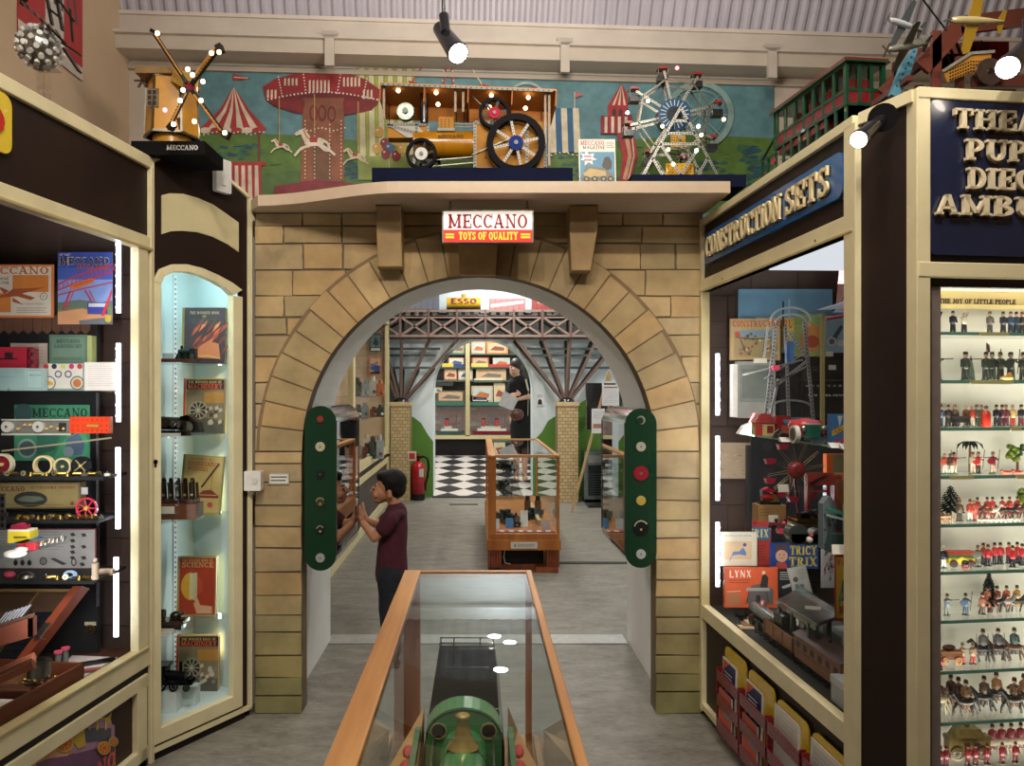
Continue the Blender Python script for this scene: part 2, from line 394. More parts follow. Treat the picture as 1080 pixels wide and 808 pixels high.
while z<2.10:
 h=rnd.choice([.075,.09,.11,.1]);h=min(h,2.11-z)
 if 2.11-(z+h)<.04:h=2.11-z
 x=-.945
 while x<.944:
  w=rnd.uniform(.12,.27);e=min(x+w,.944)
  if.944-e<.06:e=.944
  def xin(zz):return sqrt(max(0,(RO-.03)**2-(zz-CZ)**2))
  zs=[z+h*i/4 for i in range(5)]
  for sd in(-1,1):
   lo,hi=(x,e)if sd>0 else(-e,-x)
   lo,hi=max(lo,0 if x<0<e else-9),hi
   if hi<=0 or(sd>0 and e<=0)or(sd<0 and x>=0):continue
   lo=max(lo,0)
   left=[(max(lo,xin(q)),q)for q in zs if max(lo,xin(q))<hi-.005]
   if len(left)<2 or hi-min(p[0]for p in left)<.02:continue
   zz0,zz1=left[0][1],left[-1][1]
   pts=[(hi,zz0),(hi,zz1)]+left[::-1]
   stone([(sd*a,b)for a,b in pts],.006,z)
  x=e
 z+=h
nv=27
m2.ring(0,CZ,RS,RO+.012,.0005,.0065,'#7f6546',54,0,180)
for i in range(nv):
 if i==nv//2:continue
 a=pi*i/nv+.004;b=pi*(i+1)/nv-.004;ro=RO+rnd.uniform(-.008,.008);k=4
 pts=[(RS*cos(a+(b-a)*q/k),CZ+RS*sin(a+(b-a)*q/k))for q in range(k+1)]+[(ro*cos(b+(a-b)*q/k),CZ+ro*sin(b+(a-b)*q/k))for q in range(k+1)]
 m2.prism(pts,.004,.011,scol(1.2))
m2.prism([(-.078,1.845),(.07,1.845),(.082,2.03),(-.09,2.03)],0,.035,(205,166,114))
for q in range(len(m2.v)):pass
m.v+=[];base=len(m.v);m.v+=m2.v;m.f+=[[i+base for i in f]for f in m2.f];m.c+=m2.c;m.s+=m2.s
struct(m.build('wall_arch',STONE))
for i,(x0,x1,y1,tp)in enumerate(((398,424,281,0),(600,629,285,3))):
 m=MB();Y=3.1;a,b=P(x0,y1,Y),P(x1,y1,Y);w=S(tp,Y)
 pr=[(3.2,2.108),(3.06,2.108),(3.075,2.02),(3.11,a.z),(3.2,a.z)]
 v=[(a.x+(w if q in(3,4)else 0),y,z)for q,(y,z)in enumerate(pr)]+[(b.x-(w*2 if q in(3,4)else 0),y,z)for q,(y,z)in enumerate(pr)]
 m.add(v,[tuple(range(5)),tuple(range(5,10))[::-1]]+[(q,(q+1)%5,5+(q+1)%5,5+q)for q in range(5)],'#b29468')
 tag(m.build('stone_corbel',STONE,bevel=.004),('sand coloured stone corbel under the shelf, left of the hanging sign','sand coloured stone corbel under the shelf, right of the hanging sign')[i],'corbel')

# shelf over the arch, its front edge sweeping back at the left
def shelf_pts():
 out=[(-.955,3.17)]
 for i in range(13):
  t=i/12;px=272+(420-272)*t;s=t*t*(3-2*t);Y=3.08*(1-s)+2.88*s;out.append(((px-VX)/FP*Y,Y))
 out+=[(.955,2.88),(.955,3.35),(-.98,3.35)]
 return out
m=MB();sp=shelf_pts();m.prism(sp,2.112,2.156,'#c9b298')
struct(m.build('trim_5',paint('pinkish cream shelf paint',.5,var=.06)))
m=MB();m.box(-.945,.944,3.185,3.2,2.098,2.111,'#4a3a2c');

# white reveal wall behind the stone
m=MB();plate_arch(m,-1.7,2.9,2.1,.812,0,CZ,Y1+.1,4.15,'#bfbcb8');struct(m.build('wall_partition',WHITEW))

# back wall above the arch, slightly oblique
BW=frame((0,3.483),(1,3.547))
m=MB(BW);m.box(-2.2,3.2,1.9,3.35,-.08,0,'#c9c0b2');struct(m.build('wall_back',noisy('off white wall','#b5a99c','#c9beb0',3,.8)))
m=MB();m.box(-2.3,-1.56,-1.2,3.40,2.23,4.4,'#c3a98c');m.box(-2.3,-2.15,-1.2,3.4,0,2.23,'#c3a98c');struct(m.build('wall_left',PLASTER))
m=MB();m.box(2.9,3.0,-1.2,3.6,0,4.4,'#c3a98c');struct(m.build('wall_right',PLASTER))
def uvb(x,y,w=0):return uv(x,y,BW,w)
# gutters and flashings along the wall head
m=MB(BW);L0=-1.62;R0=2.8
za,zb,zc,zd=[uvb(505,y,.09)[1]for y in(24,43,62,76)]
zt=uvb(505,45,.12)[1];zu=uvb(505,62,.12)[1]
m.box(L0,R0,za-.10,za,.02,.09,'#cfc5bb');m.box(L0,R0,za-.012,za+.004,.09,.10,'#dad0c6')
m.box(L0,R0,zu,zt,0,.13,'#c9beb0');m.box(L0,R0,zt-.012,zt+.004,.13,.15,'#cdc3b8');m.box(L0,R0,zd+.005,zu-.02,0,.02,'#b3a596')
for px in(352,590,800):
 u=uvb(px,60)[0];m.box(u-.02,u+.02,zu-.06,zt,.13,.15,'#c9beb2');m.box(u-.035,u+.035,zt-.006,zt+.02,.02,.15,'#bdb2a6')
struct(m.build('trim_6',paint('painted gutter',.5,var=.12,scale=6)))
# corrugated ceiling pitching up toward the viewer
def corrug(name,x0,x1,y,z,ang,ln,pitch,amp,c,mat,FR=None):
 mb=MB();n=int((x1-x0)/pitch*8);M=(FR@R(-90,'X')if FR else Matrix())@T(0,y,z)@Matrix.Rotation(radians(180-ang),4,'X');v=[];
 for i in range(n+1):
  x=x0+(x1-x0)*i/n;k=(i%8);h=amp*(1 if k in(1,2,3)else 0 if k in(5,6,7)else.5)
  v+=[(x,0,h),(x,ln,h)]
 mb.add(v,[(2*i,2*i+1,2*i+3,2*i+2)for i in range(n)],c,False,M)
 return struct(mb.build(name,mat))
CEIL=paint('corrugated sheet',.42,var=.12,scale=5)
corrug('ceiling',-1.8,3.0,0,3.0,62,2.8,.052,.012,'#bcb8c4',CEIL,BW@T(0,0,.05))

# ---- back room
WB='#dfe6e6'
m=MB();plate_arch(m,-1.9,3.0,3.35,.65,.056,1.417,9.9,10.35,WB);struct(m.build('wall_far',WHITED))
m=MB();m.box(-1.95,-1.85,4.15,9.9,0,3.4,WB);struct(m.build('wall_side_left',WHITED))
m=MB();m.box(2.4,2.5,4.15,9.9,0,3.4,WB);struct(m.build('wall_side_right',WHITED))
m=MB();m.box(-1.9,2.5,4.02,4.15,2.1,3.6,WB);struct(m.build('wall_bridge',WHITED))
m=MB();m.box(-1.5,-1.4,10.35,12.6,0,3.1,WB);m.box(1.7,1.8,10.35,12.6,0,3.1,WB);struct(m.build('wall_end',WHITED))
corrug('ceiling',-1.9,2.5,9.9,3.3,12,5.9,.16,.03,'#b9bdc4',CEIL)
m=MB();m.box(-1.5,1.8,10.3,12.7,3.1,3.15,'#cccccc');struct(m.build('ceiling',WHITED))
m=MB();m.box(-1.9,2.5,9.6,9.72,3.05,3.2,'#c9cdd0');m.box(-1.9,2.5,7.4,7.5,3.55,3.7,'#aaaeb4');struct(m.build('trim_7',WHITED))
# painted green hills along the far wall
def hill(name,pts,lab):
 m=MB(front(9.895));m.prism([((x-VX)/FP*9.895,EYE-(y-VY)/FP*9.895)for x,y in pts],0,.004,'#58842e');struct(m.build(name,paint('hill paint',.7,var=.15,scale=3)))
hill('trim_8',[(425,524),(457,524),(457,466),(451,458),(444,446),(436,440),(432,438),(425,437)],'')
hill('trim_9',[(562,524),(672,524),(672,412),(650,415),(620,420),(604,430),(590,436),(578,444),(572,455),(562,466)],'')
# ================================================================== DISPLAY CABINETS
CR='#e6dab0';DB='#291b17'
# ---- big cabinet along the left
FL=frame((-1.387,1.33),(-1.205,2.77));LL=1.4515
cabL=thing('display_cabinet',(-1.6,2.0,0),'tall dark brown and cream glazed cabinet of construction toys along the left wall','display cabinet')
m=MB(FL)
m.box(0,LL,0,2.21,-.62,-.6,DB);m.box(LL-.012,LL,0,2.21,-.6,-.02,'#40302a');m.box(0,LL,2.19,2.21,-.6,-.02,DB);m.box(0,LL,.375,.418,-.6,-.03,'#4a2c20');m.box(0,LL,0,.05,-.6,-.02,DB)
for k in range(9):m.box(LL-.014,LL-.0121,.5+k*.16,.503+k*.16,-.6,-.03,'#241611')
m.build('carcass',DARK,cabL)
m=MB(FL);m.box(0,LL,1.92,2.19,-.02,0,DB);m.build('header_panel',DARK,cabL)
m=MB(FL)
m.box(-.0,LL+.012,2.17,2.212,-.02,.014,CR);m.box(0,LL,1.878,1.92,-.02,.012,CR);m.box(0,LL,.363,.425,-.02,.012,CR)
m.box(LL-.085,LL-.022,.425,1.88,-.02,.012,CR);m.box(0,LL-.022,.425,.437,-.02,.018,'#bfae7c');m.box(0,LL,1.868,1.88,-.02,.018,'#bfae7c')
m.box(0,LL-.02,.29,.337,-.02,.01,CR);m.box(LL-.085,LL-.025,.03,.33,-.02,.01,CR);m.box(0,LL-.02,.03,.075,-.02,.01,CR)
m.box(LL-.01,LL+.012,0,2.18,-.02,.016,CR)
m.build('frame',CREAM,cabL,bevel=.003)
m=MB(FL);m.box(0,LL-.02,.337,.363,-.02,.002,'#1c1210');m.box(LL-.024,LL-.009,0,1.92,-.02,.002,'#1c1210');m.box(0,LL-.08,.075,.3,-.022,-.012,'#3a2620');m.build('base_panel',DARK,cabL)
m=MB(FL);m.box(0,LL-.08,.43,1.87,-.008,-.005,'#ffffff');m.build('glass_pane',GLASS,cabL)
uo,vo=uv(12,132,FL,.01)
m=MB(FL);
def rrect(x0,x1,y0,y1,r,n=5):
 out=[]
 for cx,cy,a in((x1-r,y1-r,0),(x0+r,y1-r,90),(x0+r,y0+r,180),(x1-r,y0+r,270)):
  out+=[(cx+r*cos(radians(a+90*i/n)),cy+r*sin(radians(a+90*i/n)))for i in range(n+1)]
 return out
m.prism(rrect(uo-.32,uo,2.0,2.162,.03),.001,.012,'#e8c93a');m.prism([(uo-.16+.13*cos(a/12*pi),2.081+.062*sin(a/12*pi))for a in range(24)],.012,.016,'#c8302a')
tag(m.build('name_plaque',GLOSS),'yellow rounded plaque with a red disc, cut off by the left edge','plaque')

# ---- narrow round-topped cabinet beside the arch
FS=frame((-1.205,2.77),(-.956,3.18));LS=.4797
def S2(x,y,w=0):return uv(x,y,FS,w)
cabS=thing('display_cabinet',(-1.2,3.1,0),'narrow round-topped cabinet with pale blue inside, between big left cabinet and arch','display cabinet')
top=[S2(x,y)for x,y in((160,168),(172,163),(190,162),(206,167),(222,175),(238,186),(252,198),(262,207))]
topz=[p[1]for p in top]
win=[S2(x,y)for x,y in((168,300),(172,292),(182,287),(196,287),(210,291),(224,297),(236,304),(244,312))]
wo=[S2(x,y)for x,y in((161,296),(167,284),(180,279),(196,279),(212,283),(228,290),(243,298),(254,306))]
wb=.115;wob=.06
L_,R_=win[0][0],win[-1][0];Lo,Ro=wo[0][0],wo[-1][0]
m=MB(FS)
k=len(top)
m.prism([(0,0),(0,top[0][1])]+top[1:-1]+[(LS,top[-1][1]),(LS,1.8),(0,1.8)][0:2]+[],-.02,0,DB)if False else None
# front panel above and around the window
m.prism([(0.012,wo[0][1])]+[(0.012,top[0][1])]+top[1:-1]+[(LS-.012,top[-1][1]),(LS-.012,wo[-1][1])]+wo[::-1],-.02,0,DB)
m.box(.012,Lo,.03,wo[0][1],-.02,0,DB);m.box(Ro,LS-.012,.03,wo[-1][1],-.02,0,DB);m.box(Lo,Ro,.03,wob,-.02,0,DB)
m.build('front_panel',DARK,cabS)
m=MB(FS)
m.prism([(Lo,wob)]+wo+[(Ro,wob)]+[(R_,wb)]+win[::-1]+[(L_,wb)],-.02,.012,CR)if False else None
for a,b,c_,d in zip(wo,wo[1:],win,win[1:]):m.prism([a,b,d,c_],-.02,.012,CR)
m.box(Lo,L_,wob,win[0][1],-.02,.012,CR);m.box(R_,Ro,wob,win[-1][1],-.02,.012,CR);m.box(L_,R_,wob,wb,-.02,.012,CR)
m.prism([(Lo,win[0][1]),(Lo,wo[0][1]),(L_,win[0][1])],-.02,.012,CR)
m.build('door_frame',CREAM,cabS,bevel=.002)
m=MB(FS);kx,kz=S2(161.5,487);m.cyl((kx,kz,.012),(kx,kz,.016),.008,'#111111');m.box(kx-.003,kx+.003,kz-.02,kz,.012,.015,'#111111');m.build('keyhole',METAL,cabS)
m=MB(FS)
for a,b in zip(top,top[1:]):m.prism([a,b,(b[0],b[1]-.014),(a[0],a[1]-.014)],-.02,.012,CR)
m.box(0,.014,0,top[0][1],-.02,.012,CR);m.box(LS-.02,LS-.002,.04,top[-1][1],-.02,.012,CR);m.box(0,LS,.03,.05,-.02,.008,CR)
m.build('edging',CREAM,cabS)
pt=[S2(x,y)for x,y in((170,206),(178,204),(192,204.5),(208,209),(224,216),(240,227),(251,235))]
pb=[S2(x,y)for x,y in((251,266),(240,258),(224,250),(208,245),(192,243.5),(180,244),(170,247))]
m=MB(FS);m.prism(pt+pb,0,.005,'#d2c69a');m.build('name_panel',CREAM,cabS)
m=MB(FS);D_=-.3;PB='#bfe0e4'
m.box(0.01,LS-.01,.03,2.0,D_-.01,D_,PB);m.box(.005,.015,.03,2.0,D_,-.02,PB);m.box(LS-.05,LS-.035,.03,2.0,D_,-.02,PB);m.box(.01,LS-.01,.095,.113,D_,-.02,PB);m.box(.01,LS-.01,1.9,1.92,D_,-.02,'#ffffff')
m.build('lining',noisy('pale blue lining','#c3d6d8','#d2e2e3',3,.6),cabS)
m=MB(FS);m.box(0,LS-.03,0,.03,-.3,-.001,'#1d1412');m.box(LS-.012,LS+.004,0,2.12,-.32,-.012,'#241713');m.box(0,.004,0,2.1,-.3,-.02,'#241713');m.box(.004,LS-.012,2.0,2.1,-.3,-.02,DB);m.build('carcass',DARK,cabS)
m=MB(FS)
ux=S2(185,500,D_+.006)[0];m.box(ux-.008,ux+.008,.15,1.85,D_,D_+.006,'#e8ecee')
for i in range(80):m.box(ux-.003,ux+.003,.17+i*.021,.178+i*.021,D_+.006,D_+.0065,'#555a60')
m.build('shelf_rail',PAINT,cabS)
shv=[S2(190,y,-.05)[1]for y in(381,460,549,666)]
for i,z in enumerate(shv):
 m=MB(FS);m.box(.02,LS-.055,z-.006,z,D_+.01,-.05,'#dff5ee');m.build('glass_shelf',SHELFG,cabS)
m=MB(FS);m.box(L_-.002,R_+.002,wb,max(w_[1]for w_ in win)-.01,-.012,-.010,'#ffffff');m.build('glass_pane',GLASS,cabS)
m=MB(FS);m.box(R_+.012,R_+.022,.2,1.7,-.06,-.05,'#ffffff');

# ---- CONSTRUCTION SETS cabinet at the right of the arch
FA=frame((.944,3.2),(.994,1.99));LA=1.211
cabA=thing('display_cabinet',(1.25,2.6,0),'cream framed glazed cabinet of construction sets to the right of the arch','display cabinet')
m=MB(FA)
m.box(0,LA-.05,0,2.07,-.66,-.64,DB);m.box(-.0,.014,0,2.07,-.64,-.02,'#3c2d28');m.box(LA-.014,LA,0,2.07,-.05,-.02,DB);m.box(LA-.064,LA-.05,0,2.07,-.64,-.02,DB);m.box(0,LA-.05,2.05,2.07,-.64,-.02,DB);m.box(0,LA-.05,.43,.458,-.64,-.03,'#3a3a36');m.box(0,LA-.05,0,.02,-.64,-.02,DB)
for k in range(12):m.box(.014,.016,.55+k*.11,.554+k*.11,-.64,-.03,'#201612')
for k in range(12):
 for q in range(3):m.box(.014,.016,.55+k*.11,.66+k*.11,-.1-q*.2-(k%2)*.1,-.104-q*.2-(k%2)*.1,'#201612')
m.build('carcass',DARK,cabA)
m=MB(FA);m.box(.008,LA-.008,1.826,2.055,-.02,0,DB);m.build('header_panel',DARK,cabA)
m=MB(FA)
m.box(-.004,LA,2.052,2.08,-.02,.014,CR);m.box(0,LA,1.774,1.826,-.02,.012,CR);m.box(0,LA,.41,.466,-.02,.012,CR);m.box(0,LA,1.774,1.782,-.02,.016,'#bdad7c')
m.box(-.004,.026,.02,2.06,-.02,.013,CR);m.box(LA-.045,LA+.012,.0,2.06,-.02,.014,CR);m.box(0,LA,.03,.055,-.02,.012,CR);m.box(.02,.03,.46,1.78,-.02,.016,'#bdad7c')
for px,py in((762,294),(860,254)):a,b=uv(px,py,FA,.012);m.cyl((a,b,.012),(a,b,.014),.004,'#6b5c38',n=8)
m.build('frame',CREAM,cabA,bevel=.003)
m=MB(FA);m.box(.02,LA-.04,.055,.415,-.02,-.008,'#2a1e1a');m.box(0,LA,0,.03,-.03,-.01,'#1a1210');m.build('base_panel',DARK,cabA)
m=MB(FA);m.box(.022,LA-.04,.46,1.78,-.008,-.005,'#ffffff');m.build('glass_pane',GLASS,cabA)
m=MB(FA);m.box(LA*.45,LA-.05,1.782,1.80,-.62,-.05,'#e8ecee');m.build('light_diffuser',emit('diffuser','#f2f6ff',.75),cabA)
# header lettering
sign=thing('sign_board',(.95,2.6,1.87),'blue rounded sign reading CONSTRUCTION SETS on the header of the right cabinet','sign')
a0,b0=uv(744,247,FA,.01);a1,b1=uv(744,279,FA,.01);a2,b2=uv(890,162,FA,.01)
xa,xb=a0,a2;yb,yt=1.88,2.006
m=MB(FA);m.prism(rrect(xa,xb,yb,yt,.028),.001,.014,'#1f5f9c');m.build('board',GLOSS,sign)
m=MB(FA);hw=(xb-xa-.10)
for wd_,fa,fb in(('CONSTRUCTION',0,.70),('SETS',.735,1)):
 m=MB(FA);text(m,wd_,xa+.035+hw*fa,yb+.024,yt-yb-.046,'#e6d3a4',hw*(fb-fa),(.016,.024),bold=1.02,seg=14);m.build('lettering',PAINT,sign)
 m=MB(FA);text(m,wd_,xa+.040+hw*fa,yb+.020,yt-yb-.046,'#3a3020',hw*(fb-fa),(.014,.0165),bold=1.02);m.build('lettering_copy',PAINT,sign)  # darker copy of each word, set lower right behind the letters

# ---- corner infill between the two right cabinets
FB=frame((.997,1.978),(1.0465,1.822));LB=.1637
m=MB(FB);m.box(0,LB,0,2.06,-.03,0,DB);c=thing('cabinet_infill',(1.02,1.9,0),'narrow dark brown upright panel joining the two right-hand cabinets','panel')
m.build('panel',DARK,c);m=MB(FB);m.box(0,LB,2.05,2.08,-.03,.01,CR);m.build('top_edging',CREAM,c)

# ---- toy figure cabinet at the far right
FC=frame((1.0465,1.82),(1.6465,1.892));LC=.6
cabC=thing('display_cabinet',(1.35,2.0,0),'cream framed glass cabinet filled with rows of toy figures at the far right','display cabinet')
def C2(x,y,w=0):return uv(x,y,FC,w)
zh=C2(975,277)[1];zl=C2(975,293)[1]
m=MB(FC);m.box(-.004,.032,0,2.08,-.03,.012,CR);m.box(0,LC,2.055,2.082,-.03,.014,CR);m.box(0,LC,zl,zh,-.03,.014,CR);m.box(.032,.037,0,zl,-.03,.004,'#e0c987');m.build('frame',CREAM,cabC,bevel=.003)
m=MB(FC);m.box(.03,LC,zh,2.06,-.03,0,'#241c1e');m.box(.037,.045,0,zl,-.03,-.002,'#2a1812');m.box(.04,LC,zl-.02,zl,-.03,-.001,'#2a1812');m.build('header_panel',DARK,cabC)
m=MB(FC);m.box(.0,LC,0,2.05,-.155,-.145,'#e9e4d6');m.build('back_panel',noisy('cream white back','#ded9c9','#e6e1d2',2,.7),cabC)
m=MB(FC);m.box(.0,.012,0,2.05,-.145,-.03,'#e9e4d6');m.box(0,LC,zl+.02,zl+.04,-.145,-.03,'#eeeeee');m.box(0,LC,0,.04,-.145,-.03,'#e9e4d6');m.box(LC-.02,LC,0,2.05,-.145,-.03,'#e9e4d6');m.build('carcass',PAINT,cabC)
m=MB(FC);m.box(.045,.072,.1,zl-.02,-.012,-.006,'#a59a96');m.build('door_stile',paint('brushed stile',.3,.5,.15),cabC)
m=MB(FC);m.box(.05,LC,.1,zl-.02,-.02,-.017,'#ffffff');m.build('glass_pane',GLASS,cabC)
CSH=[C2(1000,y,-.035)[1]for y in(350,401,451,502,553,603,654.5,708,762)]
for z in CSH:
 m=MB(FC);m.box(.03,LC-.02,z-.008,z,-.143,-.035,'#cfe8e0');o=m.build('glass_shelf',SHELFG,cabC)
 m=MB(FC);m.box(.03,LC-.02,z-.008,z,-.035,-.034,'#6fa493');m.build('shelf_edge',EDGEG,o)
bd=thing('sign_board',(1.35,1.83,1.7),'navy sign with raised cream capitals on the header of the figure cabinet','sign')
m=MB(FC);a,b=C2(977,106,.003);c_,d=C2(977,269,.003);m.prism(rrect(a,LC-.05,d,b,.02),.001,.01,'#1c2440');m.build('board',GLOSS,bd)
m=MB(FC);sh=MB(FC)
for st,x,y0,y1,xe in(('THEAT',1003,116,137,1113),('PUPPE',1015,148,170,1121),('DIECA',1017,178,200,1109),('AMBUL',984,206,227,1113)):
 a,b=C2(x,y1,.01);e,f=C2(x,y0,.01);g,_=C2(xe,y1,.01)
 m=MB(FC);sh=MB(FC);text(m,st,a,b,f-b,'#e2d2b0',g-a,(.014,.024),bold=1.08,seg=14);text(sh,st,a+.004,b-.004,f-b,'#6d5f49',g-a,(.01,.016),bold=1.08);m.build('lettering',PAINT,bd);sh.build('lettering_copy',PAINT,bd)  # each word has a browner copy behind it, shifted down and right
hd=thing('title_strip',(1.3,1.95,1.55),'gold strip reading THE JOY OF LITTLE PEOPLE above the top shelf of figures','sign')
a,b=C2(984,325,-.12);c_,d=C2(984,306,-.12)
m=MB(FC);m.box(a,LC-.03,b,d,-.135,-.13,'#b59f63');m.box(a,LC-.03,b,b+.012,-.13,-.128,'#e2cf8c');m.build('strip',PRINT,hd)
a,b=C2(994,321,-.118);e,f=C2(1075,321,-.118);m=MB(FC);text(m,'THE JOY OF LITTLE PEOPLE',a,b+.004,.0125,'#2b2418',e-a,(-.1295,-.1285),bold=1.2);m.build('lettering',PRINT,hd)
FLUSH=C2
# ================================================================== MURAL
def mural():
 mb=MB(BW);d=[.006]
 def pg(pts,c):
  d[0]+=.00002;mb.prism([uvb(x,y,.006)for x,y in pts],d[0]-.00002,d[0],c)
 def ln(pts,w,c):
  d[0]+=.00002
  for a,b in zip(pts,pts[1:]):mb.bar(uvb(*a,.006),uvb(*b,.006),w*.0044,(d[0]-.00002,d[0]),c)
 def dot(x,y,r,c,n=8,e=1):pg([(x+r*cos(2*pi*i/n),y+r*e*sin(2*pi*i/n))for i in range(n)],c)
 mb.box(uvb(205,68)[0],uvb(816,85)[0],uvb(205,225)[1],uvb(816,85)[1],.0005,.006,'#5e8a93')
 rn=random.Random(5)
 SKY,GR,RD,WH,BR='#5f8d96','#55762f','#a92f33','#d9c9b4','#8a5238'
 pg([(205,138),(300,142),(400,150),(520,152),(640,150),(730,142),(816,146),(816,225),(205,225)],GR)
 pg([(205,190),(330,178),(520,180),(816,196),(816,225),(205,225)],'#4a6a33')
 for x,y,w,h in((240,160,26,8),(225,166,12,8),(262,158,14,6),(410,172,22,8),(400,182,30,7),(590,175,22,12),(790,158,10,4),(795,168,14,4),(785,190,20,6),(800,178,8,4),(375,180,10,8),(750,175,16,5)):
  for k in range(16):
   a,b=x+rn.uniform(-w,w),y+rn.uniform(-h,h);pg([(a-rn.uniform(3,7),b+1),(a-1,b-rn.uniform(1,3)),(a+rn.uniform(3,7),b),(a,b+2)],rn.choice(['#20506a','#2b5b52','#3a6a4a','#1f4a58']))
 for k in range(60):
  a,b=rn.uniform(206,812),rn.uniform(150,205);ln([(a,b),(a+rn.uniform(4,12),b+rn.uniform(-2,1))],.7,rn.choice(['#7f9a45','#3f6530','#6d8c3c']))
 # tent at the left
 n=9;ax,ay=247,92
 def edge(t):return(210+72*t,135+3*sin(pi*t)+2)
 def mid(t):return(232+31*t,116+2*sin(pi*t))
 for i in range(n):
  a,b=i/n,(i+1)/n;pg([(ax,ay),mid(a),edge(a),edge(b),mid(b)],RD if i%2==0 else WH)
 for i in range(6):dot(217+11*i,138,6,RD if i%2 else WH,10,.55)
 for i in range(16):dot(211+4.5*i,141+1.5*sin(i*1.2),.9,'#efe6d8',6)
 ln([(273.5,140),(273.5,173)],2,'#7c2a2c')
 pg([(224,171),(281,171),(281,175),(224,176)],RD)
 for i in range(7):pg([(227+7*i,175),(230.5+7*i,175),(232+7*i,212),(227+7*i,212)],WH);pg([(230.5+7*i,175),(234+7*i,175),(234+7*i,212),(231.5+7*i,212)],RD)
 pg([(246,78),(252,80),(265,83),(255,85),(246,85)],RD);ln([(247,82),(262,83)],1,WH)
 # yellow striped tent
 pg([(375,72),(438,73),(438,190),(378,190)],'#8b9a4c')
 for i in range(6):pg([(379+10*i,73),(384+10*i,73),(386+10*i,165),(380+10*i,165)],'#cfc9a4')
 for i in range(6):ln([(377+10*i,74),(378+10*i,160)],1.6,'#a9a740')
 # carousel
 pg([(281,106),(300,100),(340,97),(385,101),(400,108),(392,117),(365,122),(340,123),(312,120),(290,113)],'#6e1c24')
 pg([(320,104),(363,104),(363,192),(317,192)],BR);pg([(330,150),(350,150),(350,190),(330,190)],'#6f4a34')
 for x in(322,332,348,360):
  for i in range(16):dot(x,128+4*i,.8,'#e8d8b8',5)
 for x,y in((331,120),(340,120),(350,121)):dot(x,y,4.5,'#6e1f24',12,2);dot(x,y,3,BR,10,2)
 for i in range(12):dot(320+4*i,137+1.5*sin(i),.9,'#f0e4cc',5)
 pg([(278,92),(282,107),(296,114),(320,120),(322,107),(300,104)],'#7e1f26');pg([(402,96),(398,112),(385,119),(363,122),(362,107),(385,106)],'#7e1f26')
 pg([(278,92),(290,84),(310,79),(340,76.5),(365,78),(385,84),(402,96),(399,107),(385,104),(365,100),(340,98.5),(315,99),(300,101),(281,107)],'#95262c')
 for x0,x1,ya,yb in((282,296,95,104),(326,352,85,98),(383,397,95,105),(300,318,83,91),(362,384,82,92)):
  k=int((x1-x0)/4)
  for i in range(k):pg([(x0+4*i,ya+1),(x0+4*i+2,ya),(x0+4*i+2,yb),(x0+4*i,yb)],WH)
 for px_ in((294,82,298,102),(320,76,323,99),(360,76,356,99),(387,84,383,104)):
  for i in range(8):t=i/7;dot(px_[0]+(px_[2]-px_[0])*t,px_[1]+(px_[3]-px_[1])*t,.9,'#f0e4d4',5)
 for i in range(30):t=i/29;dot(283+115*t,106-8*sin(pi*t),1,'#f4e9da',6)
 ln([(295,105),(295,150)],.8,'#c9a45a');ln([(332,100),(332,140)],.8,'#c9a45a');ln([(378,108),(378,160)],.8,'#c9a45a')
 def horse(x,y,s,c,fl=1):
  q=lambda pts:[(x+fl*a*s,y+b*s)for a,b in pts]
  pg(q([(-8,0),(-4,-4),(4,-4),(10,-4),(13,0),(11,5),(2,5),(-6,6)]),c)
  pg(q([(-8,3),(-13,-8),(-18,-6),(-20,-9),(-14,-13),(-9,-14),(-3,-6),(-2,2)]),c)
  for pts in([(-5,4),(-14,9),(-20,16)],[(-3,5),(-12,7),(-17,12)],[(9,3),(18,9),(25,15)],[(7,4),(14,10),(18,10)],[(11,-2),(17,2),(19,8)]):ln(q(pts),2.6*s,c)
  ln(q([(-10,-13),(-7,-6),(-4,-3)]),2*s,'#b98a5a');pg(q([(-4,-4),(6,-5),(5,1),(-3,1)]),'#a8343a')
 horse(330,150,.95,'#ddd0bc');horse(296,154,.5,'#d8ccb8');horse(374,165,.6,'#cfc3a4',1)
 pg([(290,197),(335,190),(380,195),(380,212),(290,212)],'#7c2630')
 for x,y,c in((400,140,'#c9a04a'),(406,152,'#8c2630'),(398,157,'#c9a04a'),(411,157,'#3b6a96'),(419,150,'#c9a04a'),(407,163,'#8c2630'),(418,165,'#8c2630'),(424,158,'#caa352')):dot(x,y,5,c,12,1.15);dot(x-1.5,y-2,1.2,'#e8dcc8',6)
 ln([(410,168),(412,190)],.6,'#cfc8b8')
 # chair ride
 ln([(446,70),(432,92)],1.2,RD);ln([(470,73),(466,104)],2,RD);ln([(476,73),(480,104)],2,RD);ln([(498,74),(512,96)],1.4,WH)
 for x,y in((438,92),(515,95),(437,100)):pg([(x-7,y-6),(x+7,y-2),(x+8,y+4),(x-5,y+6)],RD)
 for t in range(6):dot(468-t*.6,76+t*5,.9,'#efe4d4',5);dot(477+t*.6,76+t*5,.9,'#efe4d4',5)
 pg([(505,130),(525,132),(520,150),(505,146)],RD)
 # faint wheel, blue striped tent
 def arc(cx,cy,r0,r1,a0,a1,c,n=22):
  d[0]+=.00002
  for i in range(n):
   a,b=radians(a0+(a1-a0)*i/n),radians(a0+(a1-a0)*(i+1)/n)
   mb.prism([uvb(cx+r*cos(t),cy-r*sin(t),.006)for r,t in((r0,a),(r1,a),(r1,b),(r0,b))],d[0]-.00002,d[0],c)
 arc(555,108,18,21,10,150,'#9fb3b2');arc(555,108,12,13,10,150,'#8aa5a8')
 for i in range(9):
  x=554+6.2*i;pg([(x,115),(x+6.2,115),(x+8.6,162-(i%2)*2),(x+1.6,162)],'#245c86' if i%2 else '#d6cab0')
